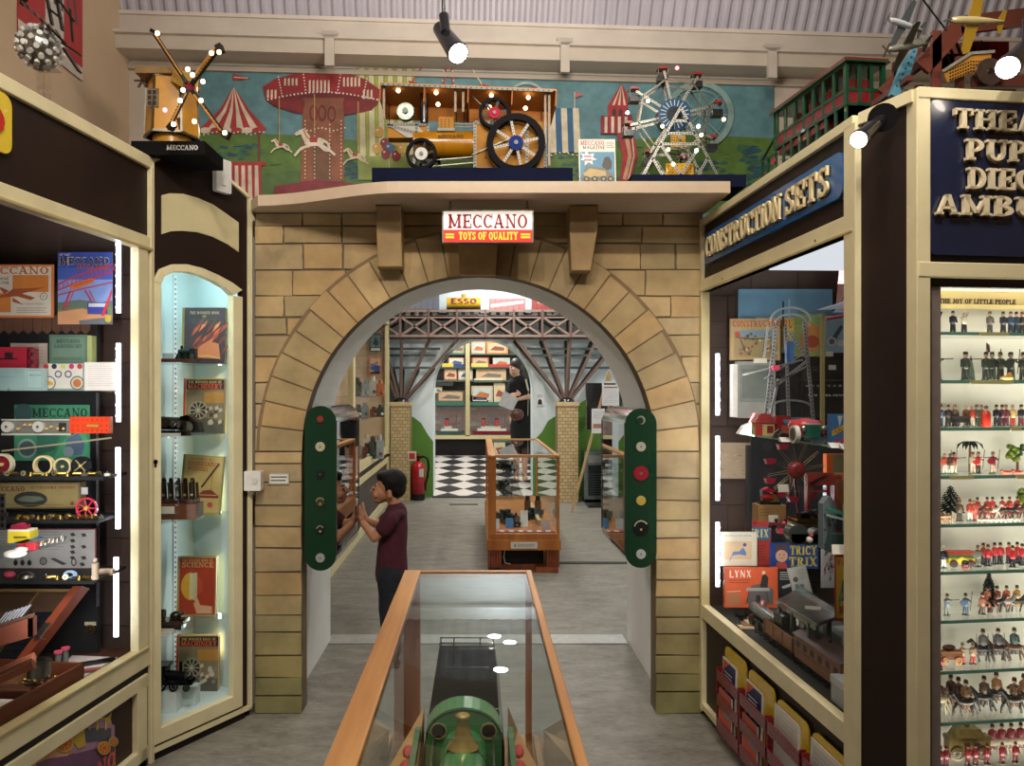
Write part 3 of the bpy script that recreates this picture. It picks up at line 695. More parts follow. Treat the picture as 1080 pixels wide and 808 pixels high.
 for i in range(12):dot(572+4.5*i,163+1.5*sin(i),.9,'#e9e0cc',5)
 ln([(605.5,98),(605.5,118)],.8,'#e6dcc8');pg([(606,98),(616,101),(606,104)],'#c06a6a');pg([(555,95),(566,92),(566,96),(556,100)],RD)
 # helter skelter
 pg([(655,89),(648,100),(640,113),(641,123),(662,123),(661,100)],RD)
 for x in(645,651,657):pg([(655,90),(x,112),(x+2.5,112)],WH)
 pg([(633,123),(666,122),(667,142),(633,142)],'#8e2530')
 for x in(637,644,651,658):pg([(x,124),(x+3,124),(x+3,141),(x,141)],WH)
 for x in(645,652,659):pg([(x,118),(x+2,115),(x+4,118),(x+4,123),(x,123)],'#4a2a28')
 pg([(650,142),(668,142),(672,165),(664,192),(652,200),(656,165)],'#a73238');ln([(660,145),(664,165),(658,190)],4,'#caa07e');ln([(666,145),(668,165),(662,190)],1.5,WH)
 pg([(654,82),(662,83.5),(655,85)],'#d5a59a')
 # big wheel ghosted on the right
 arc(737,122,30,36,-70,150,'#8ca9a4');arc(737,122,25,26,-70,200,'#7d9ea0')
 for a in range(0,360,45):ln([(737,122),(737+31*cos(radians(a)),122-31*sin(radians(a)))],1,'#8ca9a4')
 for x,y in((563,74),(614,84),(622,84),(809,88),(697,82)):dot(x,y,1.2,'#2b2f30',8)
 o=mb.build('mural_panel',MURAL);tag(o,'long painted fairground mural board on the back wall above the arch','mural')
mural()

# ================================================================== THINGS ON THE SHELF OVER THE ARCH
class Px:
 """local measuring frame: upright plane at distance Y facing the room"""
 def __init__(s,Y):s.Y=Y;s.F=front(Y)
 def __call__(s,px,py):a=P(px,py,s.Y);return(a.x,a.z)
 def s(s_,n):return n/FP*s_.Y
def wheelmesh(q,cx,cy,r,rim,col,d0,d1,n=24):
 m=MB(q.F);x,z=q(cx,cy);m.ring(x,z,q.s(r-rim),q.s(r),d0,d1,col,n);return m
q=Px(3.05);YEL='#a06a08';SIL='#8c8a84';BLK='#17161a'
eng=thing('toy_traction_engine',(q(495,190)[0],3.05,2.157),'yellow construction-kit traction engine with lit canopy and big black rear wheel on the shelf','model engine')
def bx(m,x0,y0,x1,y1,d0,d1,c):a=q(x0,y1);b=q(x1,y0);m.box(a[0],b[0],a[1],b[1],d0,d1,c)
def girder(m,a,b,w,d,c,holes='#2a2622',step=None):
 """punched strip: flat bar with dark holes"""
 m.bar(a,b,w,(d,d+.002),c);a,b=Vector(a),Vector(b);n=max(2,int((b-a).length/(step or w*1.05)))
 for i in range(n):
  p=a+(b-a)*(i+.5)/n;r=w*.2;m.prism([(p.x-r,p.y-r),(p.x+r,p.y-r),(p.x+r,p.y+r),(p.x-r,p.y+r)],d+.002,d+.0024,holes)
m=MB(q.F);a=q(397,187);b=q(600,187);m.box(a[0],b[0],2.157,a[1],-.12,.13,'#10152c');m.build('base_board',MATT,eng)
m=MB(q.F);a=q(437,153);b=q(502,153);m.cyl((a[0],a[1],0),(b[0],b[1],0),q.s(14),YEL,n=24)
for x in(452,468,484,500):a=q(x,153);m.cyl((a[0]-.001,a[1],0),(a[0]+.001,a[1],0),q.s(14.3),'#8a611c',n=24)
m.build('boiler',GLOSS,eng)
m=MB(q.F);a=q(463,150.5);text(m,'MECCANO',a[0],a[1],q.s(3.6),'#2a2018',q.s(26),(q.s(14),q.s(14.3)));m.build('lettering',PAINT,eng)
m=MB(q.F);bx(m,410,134,452,148,-.03,.03,YEL);m.prism([q(409,134),q(440,134),q(452,148),q(430,148)],.031,.034,'#a9a49a');girder(m,q(410,135),q(452,147),.012,.034,SIL);girder(m,q(408,134.5),q(452,134.5),.01,.034,SIL);girder(m,q(440,134),q(440,152),.01,.034,SIL);girder(m,q(452,134),q(452,150),.01,.034,SIL);m.build('smokebox',PAINT,eng)
m=MB(q.F);bx(m,500,133,575,183,-.06,.05,YEL)
for a,b in(((501,134),(501,182)),((574,134),(574,182)),((501,182),(575,182)),((501,134),(530,134)),((555,140),(555,178))):girder(m,q(*a),q(*b),.012,.051,'#9c9a94')
for x,y in((520,150),(520,165),(512,170),(560,150),(565,165)):a=q(x,y);m.cyl((a[0],a[1],.05),(a[0],a[1],.055),.004,'#5e4a24',n=8)
m.build('firebox',PAINT,eng)
m=MB(q.F);a=q(463,141);bx(m,463,127,479,141,-.03,.04,YEL);bx(m,462,139,480,142,-.035,.045,SIL)
for y in(131,134):bx(m,479,y,502,y+1,.0,.006,SIL)
for y in(130,132.5,135,137.5):
 for x in(466,470,474):a=q(x,y);m.cyl((a[0],a[1],.04),(a[0],a[1],.0412),.003,'#5e4a24',n=6)
m.build('cylinder_block',PAINT,eng)
m=MB(q.F);a=q(448,133);b=q(448,96);m.cyl((*a,.03),(*b,.03),q.s(4.2),BLK,n=16);m.cyl((b[0],b[1]-.008,0),(b[0],b[1]+.006,0),q.s(4.6),BLK,n=16);m.build('chimney',GLOSS,eng)
m=MB(q.F);A_=q(405,98.5);B_=q(584,105.5)
M2=q.F@T(A_[0],A_[1],0)@R(math.degrees(math.atan2(B_[1]-A_[1],B_[0]-A_[0])));ln_=q.s(179)
m.M=M2;m.box(0,ln_,-.008,0,-.11,.11,'#b87a3a');m.box(0,ln_,-.062,-.058,-.1,.0,'#c07a34')if False else None
m.box(0,ln_,-.065,-.004,-.112,-.108,'#c47e34');m.box(.004,ln_*.98,-.012,-.004,.105,.112,'#8a8880')  # back sheet coloured orange for the bulb glow on the canopy underside
for i in range(34):m.box(ln_*(i+.4)/34,ln_*(i+.7)/34,-.01,-.006,.112,.1125,'#2d2a26')
for i in range(5):m.box(ln_*i/4-.002,ln_*i/4+.002,-.066,0,-.108,.108,'#a8652a')
m.build('canopy',PAINT,eng)
for x,y0,y1 in((408,98,134),(573,105,160),(481,102,127),(489,102,127),(577,105,182)):
 for w_,d_ in((.009,.09),(.004,-.09)):m=MB(q.F);m.bar(q(x,y0),q(x,y1),w_,(d_,d_+.003),'#4a4238');m.build('canopy_post',METAL,eng)
def spoked(name,cx,cy,r,rim,col,hubc,hubr,spokec,ns,d,par,sw=2.6,mat=GLOSS,qq=None,a0=12):
 qq=qq or q;m=wheelmesh(qq,cx,cy,r,rim,col,d-.012,d+.012,30);w=m.build(name,mat,par)
 m=MB(qq.F);c=qq(cx,cy)
 for i in range(ns):
  a=radians(a0+360*i/ns);e=(c[0]+qq.s(r-rim+1)*cos(a),c[1]+qq.s(r-rim+1)*sin(a));s0=(c[0]+qq.s(hubr*.5)*cos(a),c[1]+qq.s(hubr*.5)*sin(a))
  girder(m,s0,e,qq.s(sw),d+.003,spokec)
 m.build('spokes',PAINT,w);m=MB(qq.F);m.cyl((*c,d-.004),(*c,d+.01),qq.s(hubr),hubc,n=20);m.cyl((*c,d+.01),(*c,d+.016),qq.s(hubr*.3),SIL,n=12)
 m.build('hub',mat,w);return w
spoked('rear_wheel',543,159,30,6.5,BLK,'#1c3070',7.5,'#b0aea8',8,.09,eng,mat=MATT)
spoked('rear_wheel',541,158,28,6,BLK,'#1c3070',7,'#a8a6a0',8,-.09,eng)
spoked('flywheel',521,127,16,3,BLK,'#a02838',6,'#3a3a3c',6,.075,eng,mat=MATT)
spoked('front_wheel',446,169,16,3,BLK,'#d0cec8',6.5,'#222226',6,.075,eng,mat=MATT)
spoked('front_wheel',449,168,15,3,BLK,'#d0cec8',5,'#222226',6,-.06,eng)
m=MB(q.F);c=q(428,119);m.cyl((*c,-.01),(*c,.02),q.s(9),'#5f6a60',n=20);m.cyl((*c,.02),(*c,.022),q.s(7),'#6c7068',n=20);m.cyl((*c,.022),(*c,.03),q.s(3),'#3a4038',n=14);m.build('dynamo_pulley',METAL,eng)
m=MB(q.F);m.bar(q(452,172),q(500,168),.004,(.03,.034),'#6d6a62');m.bar(q(455,178),q(500,174),.004,(.03,.034),'#6d6a62');m.bar(q(498,168),q(540,150),.005,(.055,.06),'#55524a');m.bar(q(490,100),q(532,140),.003,(.06,.063),'#4a4640');m.build('chain_gear',METAL,eng)
for x,y in((422,103),(461,105),(518,108),(556,110),(463,117),(516,120),(553,121)):
 m=MB(q.F);c=q(x,y);m.ball((*c,.07),.0085,'#ffffff');m.build('bulb',WARM,eng)

# ferris wheel
q=Px(3.08)
fw=thing('toy_ferris_wheel',(q(716,190)[0],3.08,2.157),'metal construction-kit ferris wheel with black gondolas and tiny lit bulbs on the shelf','model ferris wheel')
m=MB(q.F);a=q(660,193);b=q(776,193);m.box(a[0],b[0],2.157,a[1],-.1,.12,'#141a30');m.build('base_board',MATT,fw)
for d in(.07,-.07):
 m=MB(q.F)
 for a,b in(((713,120),(673,192)),((713,120),(752,192)),((692,158),(734,158)),((698,147),(728,147)),((692,158),(713,190)),((734,158),(713,190)),((684,172),(695,192)),((741,172),(730,192)),((680,191),(748,191)),((706,134),(722,134))):girder(m,q(*a),q(*b),.010,d,'#bdbab2')
 m.build('side_frame',METAL,fw)
for bb,d_,sx,sy,ox,oy in(((706,145,721,157),.02,2.4,2.8,707.5,147),((700,175,729,190),.03,4.6,3.4,703,177.5)):
 m=MB(q.F);bx(m,*bb,d_,d_+.004,'#c8982c')
 for i in range(6):
  for j in range(4):a=q(ox+i*sx,oy+j*sy);m.cyl((*a,d_+.004),(*a,d_+.0044),.0028,'#5a4010',n=6)
 m.build('yellow_plate',GLOSS,fw)
whl=MB(q.F);c0=q(709,124)
for i in range(8):
 a=radians(13+45*i);e=(c0[0]+q.s(47)*cos(a),c0[1]+q.s(47)*sin(a));a2=radians(13+45*(i+1));e2=(c0[0]+q.s(38)*cos(a2),c0[1]+q.s(38)*sin(a2));e1=(c0[0]+q.s(38)*cos(a),c0[1]+q.s(38)*sin(a))
 for dd in(.03,-.03):girder(whl,c0,e,.009,dd,'#9f9b90');girder(whl,e1,e2,.006,dd,'#7d786c')
w=whl.build('wheel',METAL,fw)
m=MB(q.F);m.cyl((*c0,-.02),(*c0,.035),q.s(17),'#1f4466',n=28);m.cyl((*c0,.035),(*c0,.037),q.s(8),'#15202c',n=20)
for i in range(20):a=2*pi*i/20;m.bar((c0[0]+q.s(9)*cos(a),c0[1]+q.s(9)*sin(a)),(c0[0]+q.s(15)*cos(a),c0[1]+q.s(15)*sin(a)),.003,(.035,.0375),'#b9c6cc')
m.build('hub',GLOSS,fw)
for i in range(8):
 a=radians(13+45*i);e=(c0[0]+q.s(48)*cos(a),c0[1]+q.s(48)*sin(a));m=MB(q.F)
 x,z=e;m.box(x-.02,x+.02,z-.035,z-.014,-.02,.02,'#17181b');m.box(x-.021,x+.021,z-.038,z-.035,-.021,.021,'#2a2a2e')
 m.prism([(x-.022,z+.012),(x+.022,z+.012),(x+.012,z+.022),(x-.012,z+.022)],-.02,.02,'#8a2228')
 for s_ in(-1,1):m.box(x+s_*.019-.001,x+s_*.019+.001,z-.02,z+.014,-.019,-.017,'#777'+'777');m.box(x+s_*.019-.001,x+s_*.019+.001,z-.02,z+.014,.017,.019,'#777777')
 m.build('gondola',GLOSS,fw)
for x,y,mt in((679,114,WARM),(694,140,WARM),(731,140,COOLB),(734,149,WARM),(700,164,WARM),(729,165,COOLB),(705,179,WARM),(709,80,REDB),(757,133,WARM),(658,126,COOLB)):
 m=MB(q.F);c=q(x,y);m.ball((*c,.075),.0075,'#ffffff');m.build('bulb',mt,fw)

# magazine in a clear stand
q=Px(2.98)
mg=thing('toy_magazine',(q(630,196)[0],2.98,2.157),'blue magazine with red title and starburst in a clear stand between engine and ferris wheel','magazine')
def art(a):
 a.rect(0,.72,1,1,'#d7d2c6');a.text('MECCANO',.06,.87,.7,.97,'#a82430');a.text('MAGAZINE',.12,.78,.72,.86,'#25272c',False);a.lines(.76,.8,.97,.95,4,'#5a5652')
 a.rect(.03,.03,.97,.72,'#4f86a3');a.poly([(.05,.70),(.16,.66),(.2,.75),(.28,.66),(.42,.69),(.38,.6),(.5,.55),(.36,.54),(.38,.44),(.26,.5),(.16,.42),(.16,.53),(.05,.55),(.12,.61)],'#e6e2dc');a.lines(.14,.5,.36,.66,2,'#b23440',.03)
 a.poly([(.7,.6),(.82,.62),(.9,.5),(.88,.35),(.7,.3),(.62,.42)],'#3a3432');a.poly([(.08,.2),(.2,.42),(.7,.36),(.95,.2),(.9,.1),(.1,.08)],'#6d6a5c')
 a.poly([(.1,.24),(.3,.36),(.72,.3),(.74,.2),(.2,.16)],'#b39a6a')
 for x in(.2,.42,.66,.85):a.disc(x,.13,.08,'#2c2c30');a.disc(x,.13,.04,'#b39a6a')
o=board('cover',None,None,611,144,650,195,2.98,art,'#dcd7cb',parent=mg,lean=8)
m=MB(q.F);a=q(607,203);b=q(654,141);m.box(a[0],b[0],2.157,b[1]-.02,-.03,-.027,'#fff'+'fff');m.box(a[0],b[0],2.157,2.162,-.03,.03,'#ffffff');m.box(a[0],b[0],2.157,2.19,.027,.03,'#ffffff');m.build('acrylic_stand',ACRYL,mg)

# hanging lit sign
q=Px(3.0)
sg=thing('hanging_sign',(q(515,257)[0],3.0,q(515,257)[1]),'small lit red and white MECCANO sign hanging under the shelf over the arch','sign')
m=MB(q.F);bx(m,466,222,563,257,-.02,.012,'#8f8a80');m.build('housing',METAL,sg,bevel=.002)
m=MB(q.F);bx(m,468,224,561,243,.012,.013,'#e9e2d6');bx(m,468,243,561,256,.012,.013,'#d22418');bx(m,470,247,479,249,.013,.0133,'#f0c030');bx(m,470,250,479,252,.013,.0133,'#f0c030');bx(m,549,247,559,249,.013,.0133,'#f0c030');bx(m,549,250,559,252,.013,.0133,'#f0c030')
a=q(473,241.5);text(m,'MECCANO',a[0],a[1],q.s(14.5),'#7e1420',q.s(83),(.013,.0135),bold=1.1,seg=14)
a=q(484,253.5);text(m,'TOYS OF QUALITY',a[0],a[1],q.s(8),'#f4cf40',q.s(62),(.013,.0135),bold=1.25)
m.build('lit_face',SIGNM,sg)
for x in(475,556):
 m=MB(q.F);a=q(x,222);c=(a[0],2.112)
 m.ring(a[0],a[1]+.006,.004,.006,-.001,.001,'#33302c',12);m.ring(a[0],a[1]+.017,.004,.006,-.001,.001,'#33302c',12);m.cyl((a[0],a[1]+.022,0),(a[0],2.112,0),.002,'#33302c',n=6);m.build('hook',METAL,sg)

# white fittings
m=MB(FS);a=S2(222,202);b=S2(238,172);m.prism(rrect(a[0],b[0],a[1],b[1],.008),.012,.035,'#dcdad6');m.box((a[0]+b[0])/2-.01,(a[0]+b[0])/2+.01,a[1]+.025,a[1]+.028,.035,.036,'#8b8a88')
tag(m.build('motion_sensor',GLOSS),'white plastic motion sensor on the rounded top of the narrow cabinet','sensor')
m=MB(front(3.13));a=P(257,518,3.13);b=P(275,497,3.13);m.prism(rrect(a.x,b.x,a.z,b.z,.006),-.05,0,'#d9d2c8');m.cyl(((a.x+b.x)/2+.01,(a.z+b.z)/2,0),((a.x+b.x)/2+.01,(a.z+b.z)/2,.004),.012,'#c9c2b8',n=16)
tag(m.build('switch_box',GLOSS,bevel=.002),'white plastic switch box on the edge between narrow cabinet and stone arch','switch')
board('notice','tiny white notice with two printed lines on the left stone pillar','notice',283,499,305,511,3.188,lambda a:(a.rect(.03,.06,.97,.94,'#c9c4b4'),a.rect(.06,.12,.94,.88,'#dedacd'),a.text('THIS EXHIBIT IS',.1,.55,.9,.75,'#4a4840',False),a.text('NOT FOR CLIMBING',.1,.25,.9,.45,'#4a4840',False))if False else(a.rect(.06,.12,.94,.88,'#dedacd'),a.lines(.12,.2,.9,.8,2,'#55524a',.12)),'#a8a394',.002)
# ================================================================== WINDMILL, TRAM, PLANES, LAMPS
q=Px(2.8)
wm=thing('toy_windmill',(q(185,165)[0],2.8,2.213),'yellow construction-kit windmill with lit sails on top of the left cabinets','model windmill')
m=MB(q.F);a=q(146,160);b=q(222,160);m.box(a[0],b[0],2.213,a[1]+.02,-.14,.06,'#141416');m.build('base_board',MATT,wm)
m=MB(q.F);a=q(183,162);text(m,'MECCANO',a[0],a[1]-.006,q.s(5),'#d8d4cc',q.s(32),(.06,.061));m.build('lettering',PAINT,wm)
cx,_=q(178,100);z0=q(178,152)[1];z1=q(178,143)[1]
m=MB(q.F);m.M=q.F@T(cx,0,-.03)@R(-90,'X');m.cyl((0,0,z0-.01),(0,0,z1),q.s(20),'#b8862a',n=24);m.M=q.F@T(cx,0,-.03)@R(-90,'X')@SC(1,1,1);m.build('turntable',GLOSS,wm)
# six sided tower, slightly tapering
zt=q(178,84)[1];rr0,rr1=q.s(28),q.s(25);m=MB();fr=MB();n6=6;cw=Vector((cx,2.83,0))
pp=[]
for z,r in((z1,rr0),(zt,rr1)):
 pp.append([cw+Vector((r*cos(radians(60*i+10)),r*sin(radians(60*i+10)),z))for i in range(6)])
for i in range(6):
 a,b,c_,d=pp[0][i],pp[0][(i+1)%6],pp[1][(i+1)%6],pp[1][i];m.add([a,b,c_,d],[(0,1,2,3)],'#d0922a')
 fr.beam(a,d,.008,'#8f8a7e');fr.beam(d,c_,.008,'#8f8a7e');fr.beam(a,b,.008,'#8f8a7e')
m.add(pp[1],[tuple(range(6))],'#d0922a')
m.build('tower',GLOSS,wm);fr.build('corner_strips',METAL,wm)
m=MB(q.F);bx(m,162,100,174,119,.055,.06,'#77705e')
for i in range(2):
 for j in range(3):bx(m,163.5+i*5,102+j*5.6,167+i*5,106+j*5.6,.06,.061,'#3a2c1c')
m.build('window',PAINT,wm)
m=MB(q.F);bx(m,188,129,196,144,.04,.046,'#4a2018');m.build('door',PAINT,wm)
m=MB();A0=P(152,82,2.86);a=P(150,84,2.8);b=P(199,76,2.8);m.box(a.x,b.x,2.74,2.92,a.z,b.z-.005,'#9a7a50');m.beam(P(188,80,2.76),P(202,88,2.72),.05,'#c9a050');m.build('cap',PAINT,wm)
m=MB();m.cyl(P(196,88,2.75),P(201,92,2.66),.016,'#7a2032',n=14)
c3=P(200,92,2.66);m.build('sail_hub',GLOSS,wm)
for(ex,ey),(bx_,by_)in(((163,36),(166,35)),((229,53),(230,56)),((236,141),(236,141)),((180,132),(183,131))):
 m=MB();e=P(ex,ey,2.62);dv=(e-c3);a=c3+dv*.08
 m.beam(a,e,.012,'#16130f');off=Vector((0,-.008,0));m.beam(c3+dv*.2+off,c3+dv*.96+off,.024,'#b07838',h=.004)
 for k in range(9):p=c3+dv*(.24+.08*k)+off*1.4;m.box(p.x-.003,p.x+.003,p.y-.001,p.y+.001,p.z-.003,p.z+.003,'#2a1c10')
 m.beam(e,e+dv.normalized()*.012+Vector((.012,0,0)),.026,'#1a1714');m.build('sail',PAINT,wm)
for x,y,mt in((166,35,WARM),(231,55,WARM),(237,140,WARM),(183,131,WARM),(198,73,WARM),(203,79,COOLB),(214,86,WARM),(193,95,COOLB),(212,106,WARM),(174,116,REDB),(205,128,WARM),(190,106,COOLB),(223,56,WARM)):
 m=MB();m.ball(P(x,y,2.6),.008,'#ffffff');m.build('bulb',mt,wm)
m=MB();c_=P(150,85,2.86)
for i in range(6):m.beam(c_,c_+Vector((.03*cos(i*pi/3),0,.03*sin(i*pi/3))),.006,'#7a6a58')
m.beam(P(150,85,2.84),P(160,90,2.84),.006,'#5a5048');m.build('fantail',METAL,wm)

# glassy globe model and girders at top left
q=Px(2.3);c=P(42,50,2.3)
gb=thing('toy_globe_model',(c.x,2.3,2.213),'clear globe of tin discs with black girder arms at the top left','model')
m=MB();m.ball(c,.058,'#9a9890',12,8);m.build('globe_core',METAL,gb)
m=MB();rn=random.Random(2)
for i in range(70):
 ph=math.acos(1-2*(i+.5)/70);th=pi*(1+5**.5)*i;dv=Vector((cos(th)*sin(ph),sin(th)*sin(ph),cos(ph)))
 m.cyl(c+dv*.058,c+dv*.068,.0085,rn.choice(['#f4f3f0','#e2e0da','#cfccc4','#ffffff','#dcdad6','#8a868a','#f0efec']),n=8)
m.build('discs',paint('shiny tin discs',.2,.3,.1),gb)
m=MB();a=P(46,70,2.3);m.box(a.x-.035,a.x+.035,2.26,2.34,a.z-.004,a.z,'#ffffff');m.box(a.x-.012,a.x-.008,2.28,2.32,2.213,a.z,'#ffffff');m.box(a.x+.008,a.x+.012,2.28,2.32,2.213,a.z,'#ffffff');m.build('acrylic_stand',ACRYL,gb)
m=MB()
for a,b,w_ in(((22,0),(45,22),.02),((22,5),(30,-4),.014),((45,22),(68,45),.02),((50,0),(55,26),.012),((60,0),(66,32),.012),((50,8),(65,20),.007),((62,0),(78,22),.01),((66,46),(84,58),.018),((68,52),(84,76),.022),((74,10),(77,44),.006)):m.beam(P(*a,2.26),P(*b,2.26),w_,'#3f3d3d',h=.006)
for k in range(6):m.beam(P(24+k*7,2+k*6,2.24),P(28+k*7,8+k*6,2.24),.01,'#8a8886',h=.004)
m.build('girder_arm',METAL,gb)
# poster on the left wall
PLF=frame((-1.558,2.0),(-1.558,3.0))
o=board('wall_poster','red and white poster with a grey crane high on the left beige wall','poster',18,-90,86,75,0,None,'#b23233',.003,F=PLF)if False else None
m=MB(PLF);u0,v0=uv(18,32,PLF);u1,v1=uv(86,75,PLF);m.box(u0,u1,v0,v0+.62,.0,.004,'#b43438')
m.prism([(u0+.12,v0+.62),(u0+.3,v0+.62),(u1,v0+.16),(u1,v0),(u0,v0),(u0,v0+.03),(u0+.03,v0)],.004,.0044,'#d3cbc0')if False else None
m.prism([(u0+.16,v0+.62),(u0+.28,v0+.62),(u0+.28,v0+.1),(u0+.16,v0+.1)],.004,.0044,'#d3cbc0');m.prism([(u0,v0),(u1,v0),(u1,v0+.05),(u0,v0+.04)],.004,.0044,'#d3cbc0')
for k in range(6):m.bar((u0+.05+k*.05,v0+.62),(u0+.12+k*.05,v0+.2),.014,(.0044,.0048),'#55504c')
tag(m.build('wall_poster',PRINT),'red and white poster with a grey crane high on the left beige wall','poster')

# double deck tram on the right cabinets
A2=Vector((1.10,2.95,2.082));B2=Vector((1.164,2.40,2.082));FT=frame((A2.x,A2.y),(B2.x,B2.y))@T(0,2.082,0)@SC(1,.82,1)@T(0,-2.082,0);TL=(B2-A2).length;gz=2.082
tr=thing('toy_tram',((A2.x+B2.x)/2,(A2.y+B2.y)/2,gz),'green and red construction-kit double-deck tram on top of the construction sets cabinet','model tram')
G,RDk,W_='#17452c','#7c1f26',.125
def lb(m,x0,x1,z0,z1,d0,d1,c):m.box(x0,x1,gz+z0,gz+z1,-W_+d0 if d0<0 else-d0,-d1,c)
m=MB(FT);m.box(0,TL,gz+.0,gz+.03,-W_,0,'#2a2a2a');m.box(.02,TL-.02,gz+.03,gz+.05,-W_,0,G);m.build('underframe',GLOSS,tr)
m=MB(FT);m.box(.12,TL-.12,gz+.05,gz+.12,-W_+.005,-.005,RDk);m.box(.12,TL-.12,gz+.19,gz+.22,-W_+.005,-.005,RDk);m.box(.1,TL,gz+.22,gz+.275,-W_,0,RDk);m.box(0,.05,gz+.03,gz+.14,-W_,0,RDk);m.box(TL-.05,TL,gz+.03,gz+.14,-W_,0,RDk);m.build('body',GLOSS,tr)
m=MB(FT)
for i in range(9):x=.11+(TL-.115)*i/8;m.box(x-.006,x+.006,gz+.03,gz+.23,-.004,.002,G);m.box(x-.006,x+.006,gz+.03,gz+.23,-W_-.002,-W_+.004,G)
for i in range(8):x=.12+(TL-.13)*i/7;m.box(x-.006,x+.006,gz+.22,gz+.39,-.004,.002,G);m.box(x-.006,x+.006,gz+.22,gz+.39,-W_-.002,-W_+.004,G)
for z in(.22,.275,.375):m.box(.1,TL+.002,gz+z,gz+z+.012,-W_-.003,.003,G)
for x in(.1,TL-.002):
 for k in range(4):m.box(x,x+.006,gz+.22,gz+.39,-W_*k/3-.005,-W_*k/3+.005,G)
for z in(.12,.03):m.box(0,TL,gz+z,gz+z+.008,-W_-.002,.003,G)
for x in(.004,.05):m.box(x-.005,x+.005,gz+.03,gz+.21,-.004,.003,G);m.box(x-.005,x+.005,gz+.03,gz+.21,-W_,-W_+.006,G)
m.beam((0,gz+.21,0),(.12,gz+.29,0),.008,G);m.beam((0,gz+.2,0),(.12,gz+.2,0),.008,G)
for k in range(5):m.beam((.02+k*.022,gz+.05+k*.032,-.02),(.02+k*.022,gz+.05+k*.032,-.08),.012,'#c9c5bc',h=.003)
m.build('window_frames',GLOSS,tr)
m=MB(FT);m.box(.09,TL+.01,gz+.387,gz+.402,-W_-.012,.012,'#6d3028');m.box(.085,TL+.015,gz+.384,gz+.39,-W_-.014,.014,G);m.build('roof',GLOSS,tr)
for i in range(4):m=MB(FT);m.box(.2+i*.1,.22+i*.1,gz+.28,gz+.34,-W_+.02,-.02,'#7c2a28');m.build('seat',PAINT,tr)
for i in range(4):
 m=MB(FT);x=.14+.28*(i//2)+.04;m.cyl((x,gz+.015,-.02 if i%2 else-W_+.02),(x,gz+.015,-.03 if i%2 else-W_+.03),.015,'#444444',n=14);m.build('wheel',METAL,tr)
m=MB(FT);m.ring(.1,gz+.17,.0,.014,.003,.006,'#b8343c',14);m.build('round_lamp',GLOSS,tr)

# black leaflet holder behind the header edge
m=MB(FA);a=uv(795,192,FA,-.03);b=uv(843,160,FA,-.03);m.prism([a,b,(b[0],b[1]+.012),(a[0],a[1]+.012)],-.08,-.03,'#1c1a18');m.prism([(a[0]+.01,a[1]-.02),(b[0]-.01,b[1]-.014),(b[0]-.01,b[1]),(a[0]+.01,a[1])],-.06,-.028,'#d8b48c')

# brown girder machine at top right
q=Px(2.15);BN='#6b3a30'
bm=thing('toy_girder_bridge',(q(1040,95)[0],2.15,2.082),'large brown girder model with yellow punched plates on the cabinets at top right','model bridge')
m=MB(q.F)
for a,b,w_ in(((987,33),(987,142),.026),((972,72),(1012,27),.05),((1012,27),(1085,18),.05),((1012,60),(1012,142),.02),((1025,86),(1085,86),.03)):
 for d in(.0,-.2):m.bar(q(*a),q(*b),w_,(d-.006,d+.006),BN)
for k in range(4):a=q(960+k*17,82-k*17);m.box(a[0]-.008,a[0]+.008,a[1]-.008,a[1]+.008,-.2,0,BN)
a=q(990,90);b=q(1085,86);m.box(a[0],b[0],a[1]-.02,b[1],-.22,-.05,'#3a2a28');m.build('brown_girders',GLOSS,bm)
m=MB(q.F);m.prism([q(992,78),q(1020,60),q(1042,58),(q(1042,80)),q(1018,80),q(996,89)],.01,.014,'#c08a3a')
for i in range(16):
 for j in range(4):a=q(999+i*2.7,78-i*1.1+(max(0,i-8))*1.1+j*3.4-2);m.cyl((*a,.014),(*a,.0144),.003,'#4a3414',n=6)
m.bar(q(990,78),q(1020,59),.008,(.014,.018),'#9a958a');m.bar(q(1020,59),q(1045,57),.008,(.014,.018),'#9a958a');m.build('yellow_plate',GLOSS,bm)
m=MB(q.F);bx(m,1040,30,1085,60,-.1,-.08,'#7c2634');bx(m,1000,40,1040,58,-.12,-.1,'#2a2624')
for k in range(8):m.bar(q(1012+k*7,30+k%2*6),q(1020+k*6,56-k%3*5),.006,(-.08,-.075),'#4a4644')
m.build('winch',METAL,bm)
m=MB(q.F);c_=q(1037,80);m.cyl((*c_,.02),(*c_,.03),q.s(14),'#b9a8a4',n=28);m.cyl((*c_,.03),(*c_,.034),q.s(3),'#8a7a78',n=14);m.build('drum',METAL,bm)

